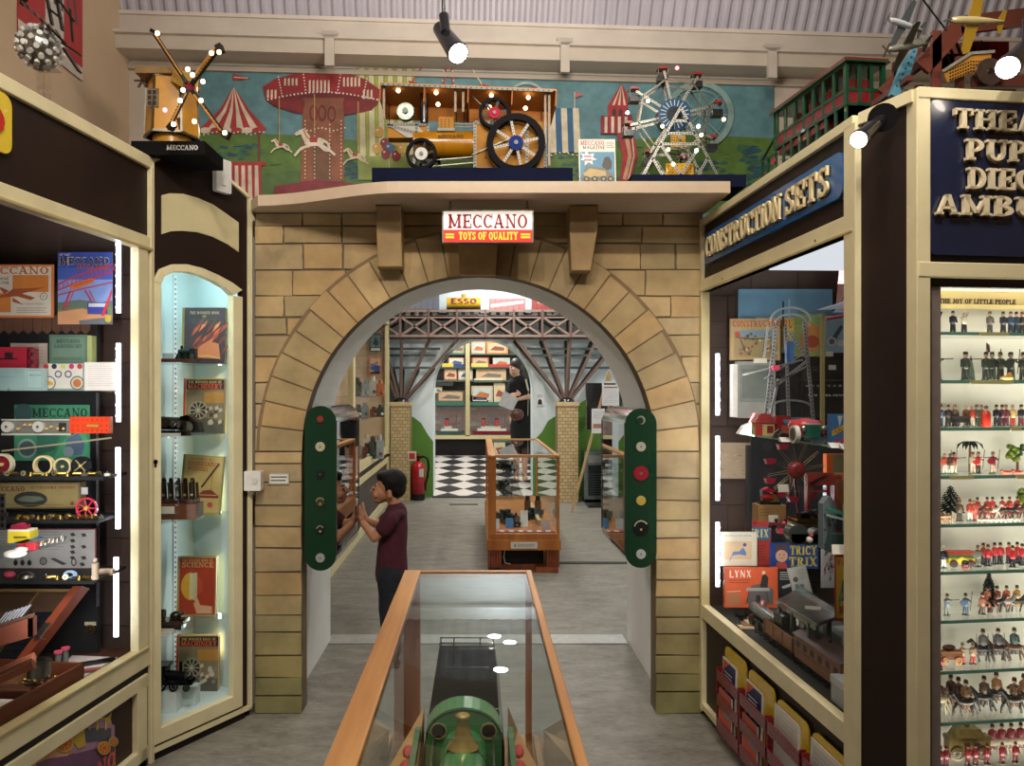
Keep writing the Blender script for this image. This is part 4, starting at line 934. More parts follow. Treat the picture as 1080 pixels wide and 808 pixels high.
def plane_model(name,lab,px,py,Y,L_,cb,cw,rot,sc=1,prop=True,wire=True):
 M=T(*P(px,py,Y))@Matrix(rot).to_4x4()@SC(L_,L_,L_)
 t=thing(name,P(px,py,Y),lab,'model aeroplane')
 m=MB(M);m.lathe([(.001,-.5),(.05,-.46),(.075,-.3),(.08,-.05),(.06,.2),(.025,.48),(.001,.5)],cb,12,R(90,'Y'));m.build('fuselage',GLOSS,t)
 for s in(-1,1):
  m=MB(M);m.prism([(-.18,0),(.06,0),(0,s*.55),(-.1,s*.58),(-.15,s*.5)],-.012,.008,cw);m.build('wing',GLOSS,t)
 m=MB(M);m.prism([(.36,0),(.5,0),(.5,.2),(.44,.2)],0,.012,cw);m.prism([(.36,0),(.5,0),(.5,-.2),(.44,-.2)],0,.012,cw);m.add([(.36,-.006,.03),(.5,-.006,.03),(.5,-.006,.2),(.44,-.006,.2),(.36,.006,.03),(.5,.006,.03),(.5,.006,.2),(.44,.006,.2)],[(0,1,2,3),(7,6,5,4),(0,3,7,4),(1,5,6,2),(2,6,7,3)],cw);m.build('tail',GLOSS,t)
 if prop:
  m=MB(M);m.box(-.53,-.51,-.015,.015,-.16,.16,'#8a8a8a');m.box(-.53,-.51,-.16,.16,-.015,.015,'#8a8a8a');m.build('propeller',METAL,t)
 if wire:
  m=MB();a=P(px,py,Y);m.cyl(a,(a.x,a.y,a.z+.4),.0008,'#555555',n=5);m.build('hanging_thread',METAL,t)
 return t
from mathutils import Euler
def E(a,b,c):return Euler((radians(a),radians(b),radians(c))).to_matrix()
plane_model('toy_aeroplane','grey and white model aeroplane with dark wings hanging above the blue wing, top right',955,26,2.1,.105,'#b8bcc0','#5c6468',E(-60,15,5))
plane_model('toy_aeroplane','slim olive grey model aeroplane hanging just left of the brown girders',958,49,2.12,.13,'#7b7c70','#6d7268',E(-35,-12,8))
plane_model('toy_aeroplane','yellow and cream model aeroplane hanging above the brown girder model',1030,22,2.0,.14,'#b9a878','#b08a2a',E(-70,4,-4))
q=Px(2.2)
m=MB(q.F);m.prism([q(938,101),q(950,68),q(962,52),q(966,54),q(958,80),q(946,104)],-.01,.01,'#5b94a8')
for k in range(7):a=q(944+k*3,92-k*6);m.cyl((*a,.01),(*a,.0104),.004,'#2e5664',n=6)
tag(m.build('toy_wing',GLOSS),'pale blue punched metal wing leaning against the brown girder model','model part')
m=MB();m.cyl(P(970,-5,2.0),P(998,32,2.1),.0025,'#555555',n=6);m2_=m
tag(m.build('support_wire',METAL),'thin dark stay wire crossing the corrugated ceiling at the top right','wire')

# spot lamps
def lamp(name,lab,tail,head,Y,r,base=None,Y2=None,mat=LAMP,col='#18181a'):
 a,b=P(*tail,Y2 or Y),P(*head,Y);d=(b-a).normalized()
 t=thing(name,tuple(b),lab,'spot lamp')
 m=MB();m.cyl(a,b,r*.72,col,r1=r,n=20);m.cyl(b-d*.01,b+d*.002,r*1.06,col,n=20);m.build('lamp_head',GLOSS,t)
 m=MB();m.cyl(b+d*.002,b+d*.004,r*.92,'#ffffff',n=20);m.build('lamp_face',mat,t)
 if base:
  m=MB();
  for p0,p1,rr in base:m.cyl(p0,p1,rr,col,n=16)
  m.build('mount',GLOSS,t)
 return t,b+d*.02,d
t1,L1,D1=lamp('spot_lamp','black ceiling spot lamp shining down in front of the mural, top centre',(464,30),(483,56),2.45,.034,[(P(467,-20,2.5),P(468,22,2.5),.006),(P(468,16,2.5),P(470,34,2.48),.016)],2.55)
t2,L2,D2=lamp('spot_lamp','black spot lamp glaring on the cabinet corner right of the blue sign',(928,128),(906,147),1.80,.021,[(P(931,124,1.86),P(931,124,1.87),.034),(P(930,125,1.86),P(926,130,1.84),.01)],1.86)
t3,L3,D3=lamp('spot_lamp','bright spot lamp above the navy sign at the top right edge',(1082,50),(1063,71),1.72,.026,[(P(1082,48,1.78),P(1082,20,1.8),.008)],1.78)
# ================================================================== INSIDE THE LEFT CABINET
def bxp(m,x0,y0,x1,y1,Ya,Yb,c):
 """upright block whose front face fills the photo rectangle at distance Ya and runs back to Yb"""
 a,b=P(x0,y1,Ya),P(x1,y0,Ya);m.box(a.x,b.x,Ya,Yb,a.z,b.z,c)
YW=2.70
m=MB();bxp(m,-120,300,103,692,2.725,2.745,'#0c0b0d');m.build('back_board',FELT,cabL)
m=MB();bxp(m,101.5,414,103.5,640,2.715,2.725,'#b8bcc4');m.build('chrome_edge',METAL,cabL)
m=MB()
for k in range(12):x=-30+k*10.2;m.prism([(P(x,0,YW).x,P(0,348,YW).z),(P(x+4.8,0,YW).x,P(0,352,YW).z),(P(x+9.6,0,YW).x,P(0,348,YW).z),(P(x+9.6,0,YW).x,P(0,332,YW).z),(P(x,0,YW).x,P(0,332,YW).z)],-.012,0,'#6d4a38',front(YW+.02))
m.build('scalloped_valance',PAINT,cabL)
for i,(x,y0,y1)in enumerate(((124.5,252,330),(124.5,362,445),(124,472,558),(122,588,672))):
 m=MB();a,b=P(x-2.2,y1,2.66),P(x+2.2,y0,2.66);m.box(a.x,b.x,2.66,2.667,a.z,b.z,'#ffffff');o=m.build('led_strip',emit('led strip','#dfe8ff',5),cabL)
 for k in range(7):
  m=MB();m.ball(P(x,y0+(y1-y0)*(k+.5)/7,2.655),.0075,'#ffffff',8,5);m.build('diode',LEDM,o)
LSZ={}
def lshelf(y,xr,Yf,mat=SHELFG,c='#9ab8ae',th=.006):
 m=MB();a=P(-130,y,Yf);b=P(xr,y,Yf);m.box(a.x,b.x,Yf,2.722,a.z-th,a.z,c);m.build('shelf',mat,cabL);LSZ[y]=a.z;return a.z
z1_=lshelf(412,112,2.58);z2_=lshelf(503,109,2.55,PAINT,'#141315',.012);z3_=lshelf(549,103,2.55,PAINT,'#141315',.010);z4_=lshelf(613,100,2.5,PAINT,'#141315',.010)
m=MB();a=P(75,570,2.6);b=P(-60,622,2.15);m.prism([(a.x,a.y),(b.x+.02,b.y),(b.x-.35,b.y),(a.x-.35,a.y)],a.z-.004,a.z,'#cfe8e0');m.build('shelf',SHELFG,cabL)

def art(a):
 a.rect(.02,.04,.97,.96,'#ddcdb8');a.text('MECCANO',.08,.82,.94,.96,'#d0703a');a.rect(.5,.48,.94,.8,'#d8813c');a.rect(.02,.1,.48,.46,'#d8813c')
 a.text('AEROPLANE',.12,.71,.46,.76,'#5a4a44',False);a.text('CONSTRUCTOR',.12,.63,.46,.68,'#5a4a44',False)
 a.poly([(.2,.38),(.42,.44),(.5,.54),(.9,.57),(.62,.45),(.78,.37),(.72,.33),(.55,.4),(.4,.38),(.05,.28)],'#a85430');a.poly([(.4,.44),(.33,.58),(.38,.56),(.46,.5)],'#a85430');a.poly([(.5,.38),(.58,.3),(.62,.24),(.5,.3)],'#a85430')
 a.disc(.88,.4,.045,'#4a3a34');a.disc(.88,.4,.038,'#ddcdb8');a.text('1',.87,.38,.885,.42,'#4a3a34',False);a.text('INSTRUCTIONS',.6,.24,.88,.27,'#8a7a6c',False);a.lines(.55,.08,.92,.2,3,'#9a8a7a',.012)
board('instruction_leaflet','orange and cream aeroplane constructor leaflet pinned up at the left edge','leaflet',-30,279,56.5,335,YW,art,'#dc7f4a',.005)
def art(a):
 a.rect(0,0,1,1,'#8aa0d8');a.rect(0,.62,1,1,'#4a62b8');a.rect(0,.78,1,1,'#3f55b0');a.rect(0,0,1,.3,'#7a8a5c');a.poly([(0,0),(1,0),(1,.12),(.45,.22),(0,.17)],'#e0a070');a.poly([(0,.3),(.4,.34),(.8,.3),(1,.33),(1,.24),(0,.22)],'#6a7a6a')
 c='#c0405c'
 a.line([(0,.55),(.35,.68),(1,.83)],.03,c);a.line([(0,.47),(.3,.56),(1,.72)],.025,c)
 for k in range(14):t=k/13;a.line([(t,.55+.28*t),(t+.05,.48+.24*t+.02)],.012,c);a.line([(t+.05,.55+.28*t),(t,.48+.24*t)],.012,c)
 a.line([(0,.4),(.35,.47),(1,.58)],.022,c);a.line([(.24,.46),(.1,.2)],.04,c);a.line([(.3,.46),(.16,.2)],.02,c);a.line([(.5,.47),(.62,.32)],.03,c);a.line([(.58,.47),(.68,.32)],.02,c)
 a.poly([(.22,.52),(.3,.56),(.62,.64),(.68,.62),(.66,.58),(.36,.49),(.24,.48)],'#e0703c');a.line([(.3,.53),(.63,.61)],.01,'#8a2a30')
 a.poly([(.55,.3),(.9,.3),(.92,.14),(.55,.14)],'#4048a0');a.rect(.57,.24,.9,.29,'#d8d4e0');a.poly([(.8,.12),(.86,.12),(1,.42),(1,.5)],'#d83a3a');a.poly([(.4,.05),(1,.1),(1,0),(.4,0)],'#6a7078')
 a.text('M',.04,.81,.2,.96,'#e8dcc8',bold=1.3);a.text('ECCANO',.2,.83,.95,.93,'#e8dcc8',bold=1.35);a.text('M',.045,.815,.19,.95,'#2a2028');a.text('ECCANO',.205,.835,.945,.92,'#2a2028');a.text('MAGAZINE',.36,.76,.94,.82,'#d8602c')
 a.disc(.93,.07,.06,'#d8b83a');a.text('THE',.06,.955,.25,.98,'#d8d4e8',False)
board('magazine','blue magazine cover with pink girders and an orange hanging railcar, beside the light strip','magazine',61,266,118.5,342,YW,art,'#9090c0',.004)

def boxthing(name,lab,cat,x0,y0,x1,y1,Ya,Yb,c,art=None,gp=None,mat=PRINT):
 m=MB();bxp(m,x0,y0,x1,y1,Ya,Yb,c)
 if art:
  a=P(x0,y1,Ya);ar=Art(m,front(Ya)@T(a.x,a.z,0),S(x1-x0,Ya),S(y1-y0,Ya),.0001);art(ar)
 return tag(m.build(name,mat,bevel=.0015),lab,cat,gp)
def sit(y,Y):return VY+(EYE-y)*FP/Y # photo row of a height y (metres) at distance Y
s1=sit(z1_,2.66)
boxthing('set_box','green LIGHTING SET box standing behind the tray of round parts','box',52,353,92,384,2.69,2.72,'#5d7460',lambda a:(a.rect(.04,.05,.96,.95,'#566c5a'),a.rect(.06,.08,.94,.92,'#66806c'),a.text('MECCANO',.2,.72,.8,.84,'#22302a'),a.text('LIGHTING SET',.14,.55,.86,.66,'#22302a'),a.lines(.1,.12,.9,.24,2,'#435a4a',.02)))
m=MB();bxp(m,92,354,97,384,2.688,2.72,'#a8b070');tag(m.build('thin_box',PRINT),'narrow yellow green box edge standing right of the LIGHTING SET box','box')
def art(a):
 a.rect(.03,.08,.97,.97,'#cfc8ba')
 for x,c in((.08,'#b8303c'),(.28,'#1c2430'),(.7,'#b83058'),(.9,'#b8303c')):a.disc(x,.88,.065,c)
 a.rect(.44,.8,.56,.94,'#c8c060');a.disc(.38,.6,.09,'#5c5870');a.disc(.38,.6,.055,'#cfc8ba');a.disc(.62,.6,.09,'#5c5870');a.disc(.62,.6,.055,'#cfc8ba')
 a.disc(.15,.28,.17,'#4a4650');a.disc(.15,.28,.145,'#d8d0c0');a.poly([(.08,.2),(.26,.2),(.26,.3),(.16,.34),(.1,.42)],'#d89a2c');a.disc(.84,.28,.17,'#4a4650');a.disc(.84,.28,.145,'#c8b8a0');a.disc(.84,.27,.1,'#b06a3c');a.lines(.1,.58,.25,.7,2,'#444',.03)if False else None
boxthing('parts_tray','white tray with two round coils and red knobs under the green LIGHTING SET box','tray',45,383,88.5,s1,2.66,2.70,'#7c9488',art)
boxthing('instruction_card','plain white printed card on the top glass shelf beside the light strip','card',88.8,382,123,s1,2.655,2.658,'#d8d0c8',lambda a:(a.rect(.04,.04,.96,.96,'#e0d8d0'),a.lines(.12,.15,.92,.9,10,'#b0a0a0',.012)))
boxthing('pale_leaflet','pale pink leaflet standing behind the red model on the left shelf','leaflet',11,362,50,390,2.70,2.703,'#c8b0a0',lambda a:a.lines(.4,.2,.9,.9,6,'#8a6a60',.015))
m=MB();bxp(m,-25,366,30,390,2.62,2.66,'#a82838');bxp(m,28,367,34,389,2.62,2.66,'#8a2030');bxp(m,-2,378,18,379,2.615,2.62,'#332022');bxp(m,5,372,13,379,2.615,2.62,'#332022')
for k in range(5):bxp(m,29+k%2*3,368+k*4,32+k%2*3,371+k*4,2.612,2.62,'#4a1820')
tag(m.build('red_model',GLOSS,bevel=.002),'red boxy tin model standing on the teal boxes at the left edge','model')
boxthing('teal_box','long pale teal box at the left end of the top glass shelf','box',-40,388,25.5,s1,2.60,2.67,'#8ba39e',lambda a:(a.line([(.6,.6),(.85,.6)],.004,'#5c7470'),a.disc(.75,.05,.02,'#5c7470')))
boxthing('teal_booklet','small teal booklet with a dark title line, right of the long teal box','booklet',26,388.5,46,s1,2.605,2.63,'#93aaa4',lambda a:(a.rect(.1,.1,.92,.92,'#7d948e'),a.rect(.13,.13,.89,.89,'#9ab2ac'),a.text('MECCANO',.25,.66,.85,.73,'#3c4c48',False)))
def art(a):
 a.disc(.12,.86,.12,'#3a5a58');a.text('MECCANO',.24,.78,.97,.94,'#202c2c');a.text('PARTS AND',.36,.68,.8,.76,'#184c40',False);a.disc(.17,.22,.13,'#93a8a0');a.disc(.17,.22,.1,'#4a5e60');a.poly([(.5,0),(.62,.3),(.75,.5),(.95,.48),(1,.2),(1,0)],'#4fae7c')
 a.poly([(.3,.1),(.3,.5),(.5,.6),(.62,.48),(.55,.2)],'#34705c');a.poly([(.66,.1),(.7,.4),(.85,.5),(.94,.3),(.9,.1)],'#5c7290');a.disc(.72,.16,.07,'#9ab0b0')
board('parts_board','green MECCANO parts board standing on the shelf of wheels','board',15,427,94.5,486,2.71,art,'#3f8d66',.004)
m=MB();FF=front(2.6);g=lambda x,y:(P(x,y,2.6).x,P(x,y,2.6).z)
m.bar(g(3,450),g(76,449),S(16,2.6),(-.02,.0),'#8d8880');m.M=FF;m.v=[];m.f=[];m.c=[];m.s=[]
def gb_(m,x0,y0,x1,y1,d0,d1,c):a=g(x0,y1);b=g(x1,y0);m.box(a[0],b[0],a[1],b[1],d0,d1,c)
gb_(m,2,442,75,458.5,-.02,0,'#6f6b62');gb_(m,74,439.5,116,457,-.02,.004,'#d6401e');gb_(m,2,442,75,443.5,0,.004,'#b0aca0');gb_(m,2,457,75,459,0,.004,'#b0aca0')
for x in(9,42):c=g(x,450);m.cyl((*c,0),(*c,.012),S(5.8,2.6),'#b9b4a8',n=20);m.cyl((*c,.012),(*c,.016),S(1.3,2.6),'#55504a',n=10)
for x in(20,27,33,50,55,62,68):c=g(x,448+x%3*2);m.cyl((*c,0),(*c,.008),S(1.4,2.6),'#c9a860',n=8)
gb_(m,63,446,70,455,0,.006,'#2c2a2a')
for x in range(78,115,5):
 for y in(443,449,454):c=g(x,y);m.cyl((*c,.004),(*c,.0045),S(.8,2.6),'#7a2414',n=6)
c=g(96,449);m.box(c[0]-.01,c[0]+.03,c[1]-.004,c[1]+.004,.004,.008,'#b08a3c')
m.bar(g(0,476),g(116,462),.006,(-.012,-.008),'#8a8468')
tag(m.build('toy_crane_jib',GLOSS),'grey and orange construction-kit crane jib lying across in front of the green board','model crane')
for i,(x,r,rim,hub,lab)in enumerate(((3,11.5,'#cbbf9e','#7a1c28','red disc wheel with cream tyre, left end of the wheel shelf'),(46.5,10.5,'#d8c290',None,'open cream tyre ring between the wheels on the shelf below the green board'),(67,9.3,'#cdbd8a','#2e4038','dark green disc wheel with cream tyre below the green board'),(86,10,'#15161a','#1c1d20','black wheel with brass spokes, rightmost on the wheel shelf'))):
 F_=front(2.60);yc=sit(z2_,2.6)-r;c=P(x,yc,2.6);m=MB(F_);rr=S(r,2.6);m.ring(c.x,c.z,rr*.8,rr,-.01,.01,rim,26)
 if hub:m.cyl((c.x,c.z,-.006),(c.x,c.z,.004),rr*.8,hub,n=26);m.cyl((c.x,c.z,.004),(c.x,c.z,.01),rr*.16,'#c8b070',n=12)
 if i==3:
  for a in(40,130):m.bar((c.x-rr*.8*cos(radians(a)),c.z-rr*.8*sin(radians(a))),(c.x+rr*.8*cos(radians(a)),c.z+rr*.8*sin(radians(a))),.003,(.005,.008),'#a89860')
 tag(m.build('tyred_disc',GLOSS),lab,'toy wheel')
# small brass fittings in rows
def proto(kind):
 m=MB()
 if kind==0:m.cyl((0,0,0),(0,0,.006),.009,'#c9a24a',n=10);m.cyl((0,0,.006),(0,0,.013),.004,'#e0c070',n=8)
 elif kind==1:m.cyl((-.012,0,.006),(.012,0,.006),.006,'#d8b860',n=10);m.cyl((-.014,0,.006),(-.010,0,.006),.008,'#a88438',n=8)
 elif kind==2:m.box(-.008,.008,-.006,.006,0,.010,'#cfc8b8');m.cyl((0,0,.01),(0,0,.016),.003,'#8a8478',n=8)
 else:m.cyl((0,-.004,.009),(0,.004,.009),.009,'#d8c89a',n=12);m.cyl((0,-.006,.009),(0,.006,.009),.003,'#6a5a30',n=8)
 return m.build(('brass_collar','brass_coupling','metal_bracket','brass_pulley')[kind],METAL)
pro=[proto(k)for k in range(4)]
rows=[(z2_,-2,112,15,2.565,'small brass fittings along the front of the wheel shelf'),(z3_,16,104,16,2.565,'small brass fittings along the shelf under the gold OUTFIT box'),(z4_,45,99,8,2.515,'small metal fittings along the shelf under the parts chart')]
used=set();rn=random.Random(11)
for z,xa,xb,n,Y,gp in rows:
 for i in range(n):
  k=rn.randrange(4);x=P(xa+(xb-xa)*i/(n-1),0,Y).x;loc=(x,Y+rn.uniform(0,.02),z+.0005)
  nm=('brass collar','brass coupling','metal bracket','brass pulley')[k]
  lab='tiny %s, one of several %s'%(nm,gp.split('fittings ')[1])
  if k not in used:o=pro[k];used.add(k);o.location=loc;tag(o,lab,'fitting',gp)
  else:o=dup(pro[k],loc,rn.uniform(-30,30),1,lab,gp)
  o['category']='fitting';o['group']=gp+', '+nm
def art(a):
 a.rect(.02,.06,.98,.94,'#b09a62');a.text('MECCANO',.1,.66,.44,.86,'#8a2a1c',bold=1.3);a.text('ACCESSORY OUTFIT',.5,.76,.95,.86,'#8a2a1c',bold=1.1);a.disc(.5,.36,.17,'#3a3c30',22,.3);a.poly([(.36,.36),(.45,.5),(.6,.46),(.64,.34),(.52,.24),(.4,.28)],'#7a8068');a.disc(.92,.2,.02,'#a84a3a');a.lines(.1,.1,.9,.2,1,'#8a744a',.02)
boxthing('outfit_box','gold brown accessory outfit box with a dark oval picture on its lid','box',-20,509,84.5,sit(z3_,2.66)-7,2.66,2.70,'#8a744a',art)
m=MB(front(2.575));c=P(91.5,536,2.575);rr=S(11.3,2.575);m.ring(c.x,c.z,rr*.85,rr,-.004,.004,'#c8304a',26);
for i in range(7):a=2*pi*i/7;m.bar((c.x,c.z),(c.x+rr*.87*cos(a),c.z+rr*.87*sin(a)),.004,(-.002,.002),'#c8304a')
m.cyl((c.x,c.z,-.006),(c.x,c.z,.008),.007,'#d0a040',n=10);tag(m.build('toy_pulley',GLOSS),'pinkish red spoked wheel standing right of the gold outfit box','toy wheel')
boxthing('price_tag','small white hanging tag right of the gold outfit box corner','tag',85.5,514,92.5,521.5,2.6,2.602,'#cfccc8')
m=MB();bxp(m,-20,521,5.5,558,2.5,2.504,'#a8a8a8')
for k in range(5):bxp(m,1,524+k*7,4,528+k*7,2.498,2.5,'#4a4a4a')
bxp(m,-8,541,8,546,2.49,2.496,'#8a8886');tag(m.build('punched_plate',METAL),'grey punched metal plate standing at the left frame edge','metal plate')
def art(a):
 a.rect(.01,.03,.99,.97,'#bdb8b2');a.lines(.3,.45,.78,.95,7,'#8d8880',.01)
 for x,y in((.83,.85),(.91,.84),(.83,.7),(.91,.55),(.83,.55),(.83,.42),(.83,.28),(.91,.28),(.9,.12)):a.poly([(x-.02,y+.03),(x+.008,y+.05),(x+.022,y-.02),(x-.006,y-.05)],'#3a3836')
 for x in(.42,.47,.52):a.disc(x,.16,.016,'#2a2828',12,.07);a.line([(x,.2),(x,.28)],.004,'#2a2828')
 a.disc(.62,.2,.028,'#55524e',16,.1);a.disc(.62,.2,.02,'#8d8880',16,.07);a.poly([(.67,.26),(.7,.28),(.79,.14),(.76,.1)],'#4a4846');a.disc(.84,.18,.02,'#3a3836',16,.1);a.disc(.84,.18,.012,'#bdb8b2',16,.07)
boxthing('parts_chart','wide grey printed chart of metal parts with a red border','chart',-45,557.5,101.5,600.5,2.68,2.684,'#8a3a40',art)
m=MB();bxp(m,8,561,31,573,2.45,2.50,'#d8c02c');bxp(m,8,559,31,561,2.452,2.498,'#e2d8c0');bxp(m,14,566,28,567.5,2.449,2.45,'#5c4a18');tag(m.build('yellow_box',PRINT,bevel=.001),'small bright yellow cardboard box on the slanting glass shelf','box')
m=MB();bxp(m,11,554,27,560,2.46,2.49,'#8a2038');bxp(m,18,552,24,556,2.465,2.485,'#a82a48');tag(m.build('toy_car',GLOSS,bevel=.002),'tiny dark red model sitting on the yellow box','toy car')
m=MB();a=P(12,574,2.45);b=P(45,566,2.5);m.prism([(a.x,a.z-.004),(b.x,b.z-.004),(b.x-.02,b.z+.002),(a.x,a.z+.002)],-.06,0,'#3a6a9a',front(2.45));tag(m.build('blue_strip',PRINT),'blue card lying on the slanting glass shelf by the yellow box','card')
m=MB();bxp(m,17,574,24,580,2.42,2.45,'#a82a34');bxp(m,26,573,37,581,2.42,2.45,'#b8303c');tag(m.build('toy_car',GLOSS,bevel=.003),'tiny bright red model in front of the yellow box','toy car')
m=MB();m.ball(P(16,584,2.35),(.035,.03,.012),'#d8cfc4',12,6);m.ball(P(22,580,2.36),(.02,.02,.009),'#d8cfc4',10,6);tag(m.build('cotton_bag',CLOTH),'small white soft bag on the slanting glass shelf','bag')
m=MB();
for k in range(14):p=P(41+k*2.1,577-k*.55-(k%3),2.44);m.cyl(p,p+Vector((.002,0,.012)),.003,rn.choice(['#d8d4cc','#a8845c','#6a5a4a']),n=6)
tag(m.build('screws',METAL),'heap of tiny screws on the slanting glass shelf','screws',kind='stuff')
# things on shelf four
for lab,fn in(('crumpled red model part at the left of the shelf under the parts chart',lambda m:m.ball(P(10,606,2.55),(.022,.015,.012),'#a8384c',7,4)),
    ('grey domed tin lid on the shelf under the parts chart',lambda m:m.lathe([(.026,0),(.024,.012),(.012,.02),(.001,.022)],'#9a958c',18,T(*P(27,610,2.55)))),
    ('coil of pale blue wire on the shelf under the parts chart',lambda m:[m.ring(P(74,606,2.53).x,P(74,606,2.53).z,.02-.004*k,.0225-.004*k,-.003+.002*k,0+.002*k,'#a8c8e8',18,M=front(2.53),e=.6)for k in range(3)]),
    ('cream doll-like cylinder standing by the right end of the parts chart',lambda m:(m.cyl(P(100.5,611,2.52),P(100.5,594,2.52),.011,'#cdb8a0',n=12),m.ball(P(100.5,591,2.52),.008,'#d0b8a8'))),
    ('pale cylindrical roll lying beside the light strip under the chart',lambda m:m.cyl(P(106,603,2.6),P(120,603,2.6),S(3.4,2.6),'#cdb09a',n=14))):
 m=MB();fn(m);tag(m.build({'c':'wire_coil','g':'tin_lid','p':'paper_roll'}.get(lab[0],'toy_part')if 'doll' not in lab else 'toy_cylinder',METAL if lab[0]in 'g' else PAINT),lab,'toy part')

# ---- bottom of the left cabinet: wooden trays
FLZ=.420
def tray(M,w,d,h,t,c,ci,parts=()):
 """open wooden tray: w across, d deep, h high; parts = inner dividers"""
 m=MB(M);m.box(0,w,0,d,0,t,ci);m.box(0,w,0,t,0,h,c);m.box(0,w,d-t,d,0,h,c);m.box(0,t,0,d,0,h,c);m.box(w-t,w,0,d,0,h,c)
 dv=[]
 for p in parts:
  n=MB(M);n.box(*p,t,h*.8,ci);dv.append(n)
 return m,dv
WT,WI='#5e2c16','#4a3220'
# leaning compartment case
a=P(-60,697,2.52);
M=T(a.x,2.50,.421)@R(68,'X')
t=thing('wooden_case',(a.x+.25,2.5,.421),'open wooden case leaning back with blue punched plates in its right compartment','wooden case')
wd=P(88,650,2.6).x-a.x
m=MB(M);m.prism([(0,0),(wd-.16,0),(wd,.27),(0,.27)],0,.008,WI);m.prism([(wd-.175,0),(wd-.145,0),(wd+.02,.28),(wd-.01,.28)],0,.06,'#7c3416');m.prism([(0,.262),(wd,.262),(wd,.272),(0,.272)],.008,.05,'#7a5c34');m.build('case_body',PAINT,t,bevel=.002)
m=MB(M);m.prism([(wd-.275,0),(wd-.268,0),(wd-.125,.265),(wd-.132,.265)],.008,.045,'#6e5030');m.prism([(0,.13),(wd-.215,.13),(wd-.212,.136),(0,.136)],.008,.045,'#6e5030');m.build('divider',PAINT,t)
m=MB(M);m.prism([(wd-.262,.0),(wd-.185,.0),(wd-.085,.2),(wd-.162,.2)],.012,.018,'#4a5568')
for i in range(9):
 for j in range(5):x=wd-.252+i*.0115+j*.013;y=.01+i*.0215;m.cyl((x,y,.018),(x,y,.0185),.003,'#1c2430',n=6)
m.build('punched_plates',METAL,t)
m=MB(M);m.prism([(wd-.1,.11),(wd-.08,.11),(wd-.055,.16),(wd-.075,.16)],.03,.07,'#8a8880');m.build('latch',METAL,t)
m=MB(M);m.ring(wd-.3,.15,.035,.045,.01,.02,'#a8a498',12,0,180);m.cyl((wd-.42,.15,.02),(wd-.39,.24,.02),.011,'#b89a4a',n=12);m.prism([(wd-.37,.14),(wd-.35,.14),(wd-.32,.24),(wd-.34,.24)],.01,.03,'#7a6030');m.build('brass_parts',METAL,t)
# reddish drawer at the left
M=T(*P(-30,672,2.3))@R(17,'Y');m=MB();
m.prism([(P(-30,0,2.3).x,P(0,690,2.3).z),(P(33,0,2.3).x,P(0,672,2.3).z),(P(33,0,2.3).x,P(0,651,2.3).z),(P(-30,0,2.3).x,P(0,673,2.3).z)],-.01,0,'#5c2e20',front(2.3))
m.prism([(P(-30,0,2.3).x,P(0,673,2.3).z),(P(33,0,2.3).x,P(0,651,2.3).z),(P(33,0,2.3).x,P(0,648,2.3).z),(P(-30,0,2.3).x,P(0,668,2.3).z)],-.02,-.01,'#4a3024',front(2.3));m.box(P(32,0,2.3).x-.008,P(33,0,2.3).x,2.3,2.33,P(0,672,2.3).z,P(0,652,2.3).z,'#54281c')
for k in range(7):m.bar((P(-6,0,2.3).x+k*.012,P(0,660,2.3).z+.004*k),(P(4,0,2.3).x+k*.012,P(0,648,2.3).z+.004*k),.004,(-.02,-.012),'#77767a',front(2.3))
tag(m.build('wooden_parts_box',PAINT),'reddish brown wooden drawer jutting in at the left edge below the case','drawer')
m=MB();
for k,(y,c)in enumerate(((700,'#6b3a26'),(704,'#6a3c28'),(709,'#7a4430'))):m.beam(P(-30,y+22,2.25-k*.03),P(36,y-8,2.25-k*.03),.016,c,h=.02)
m.box(P(-30,0,2.24).x,P(28,0,2.24).x,2.24,2.3,.421,.47,'#6b3a26');tag(m.build('wooden_plank',PAINT),'long wooden sliding lid between the reddish drawer and the front tray','wooden lid')
# tin, spools, paper
m=MB(T(*P(41,702,2.3)));m.cyl((0,0,-.03),(0,0,.012),.033,'#8d8c88',n=24);m.cyl((0,0,.012),(0,0,.016),.034,'#6e6d6a',n=24);m.cyl((0,0,.016),(0,0,.018),.02,'#3c3b3a',n=18);tag(m.build('round_tin',METAL),'round grey tin resting on the corner of the front wooden tray','tin')
for i,(x,y)in enumerate(((61.5,700),(69,696))):
 m=MB(T(*P(x,y,2.52+i*.03)));m.cyl((0,0,-.012),(0,0,.035),.009,'#5c665c',n=14);m.cyl((0,0,.035),(0,0,.042),.0135,'#c84a62',n=16);m.cyl((0,0,-.016),(0,0,-.010),.0135,'#c84a62',n=16)
 tag(m.build('thread_spool',PAINT),('grey spool with pink ends nearer the wooden case','grey spool with pink ends, right one of the pair behind the case')[i],'spool')
m=MB();m.prism([(P(50,0,2.44).x,2.44),(P(88,0,2.48).x,2.48),(P(124,0,2.67).x,2.67),(P(76,0,2.69).x,2.69)],.4185,.4215,'#cdbfb6');tag(m.build('paper_sheet',PRINT),'pale printed sheet lying on the cabinet floor in front of the spools','paper')
m=MB(T(P(101,0,2.6).x,2.6,.423)@R(35));m.prism([(-.07,-.006),(-.05,.012),(.0,.006),(.06,.008),(.06,-.01),(.0,-.006)],0,.012,'#45484a');tag(m.build('toy_tool',METAL),'grey cast model part lying on the pale printed sheet','toy part')
m=MB(T(P(97,0,2.53).x,2.53,.423)@R(20));m.box(-.025,.025,-.01,.01,0,.01,'#8a4a4a');tag(m.build('red_block',PAINT,bevel=.002),'small dull red block on the pale printed sheet','block')
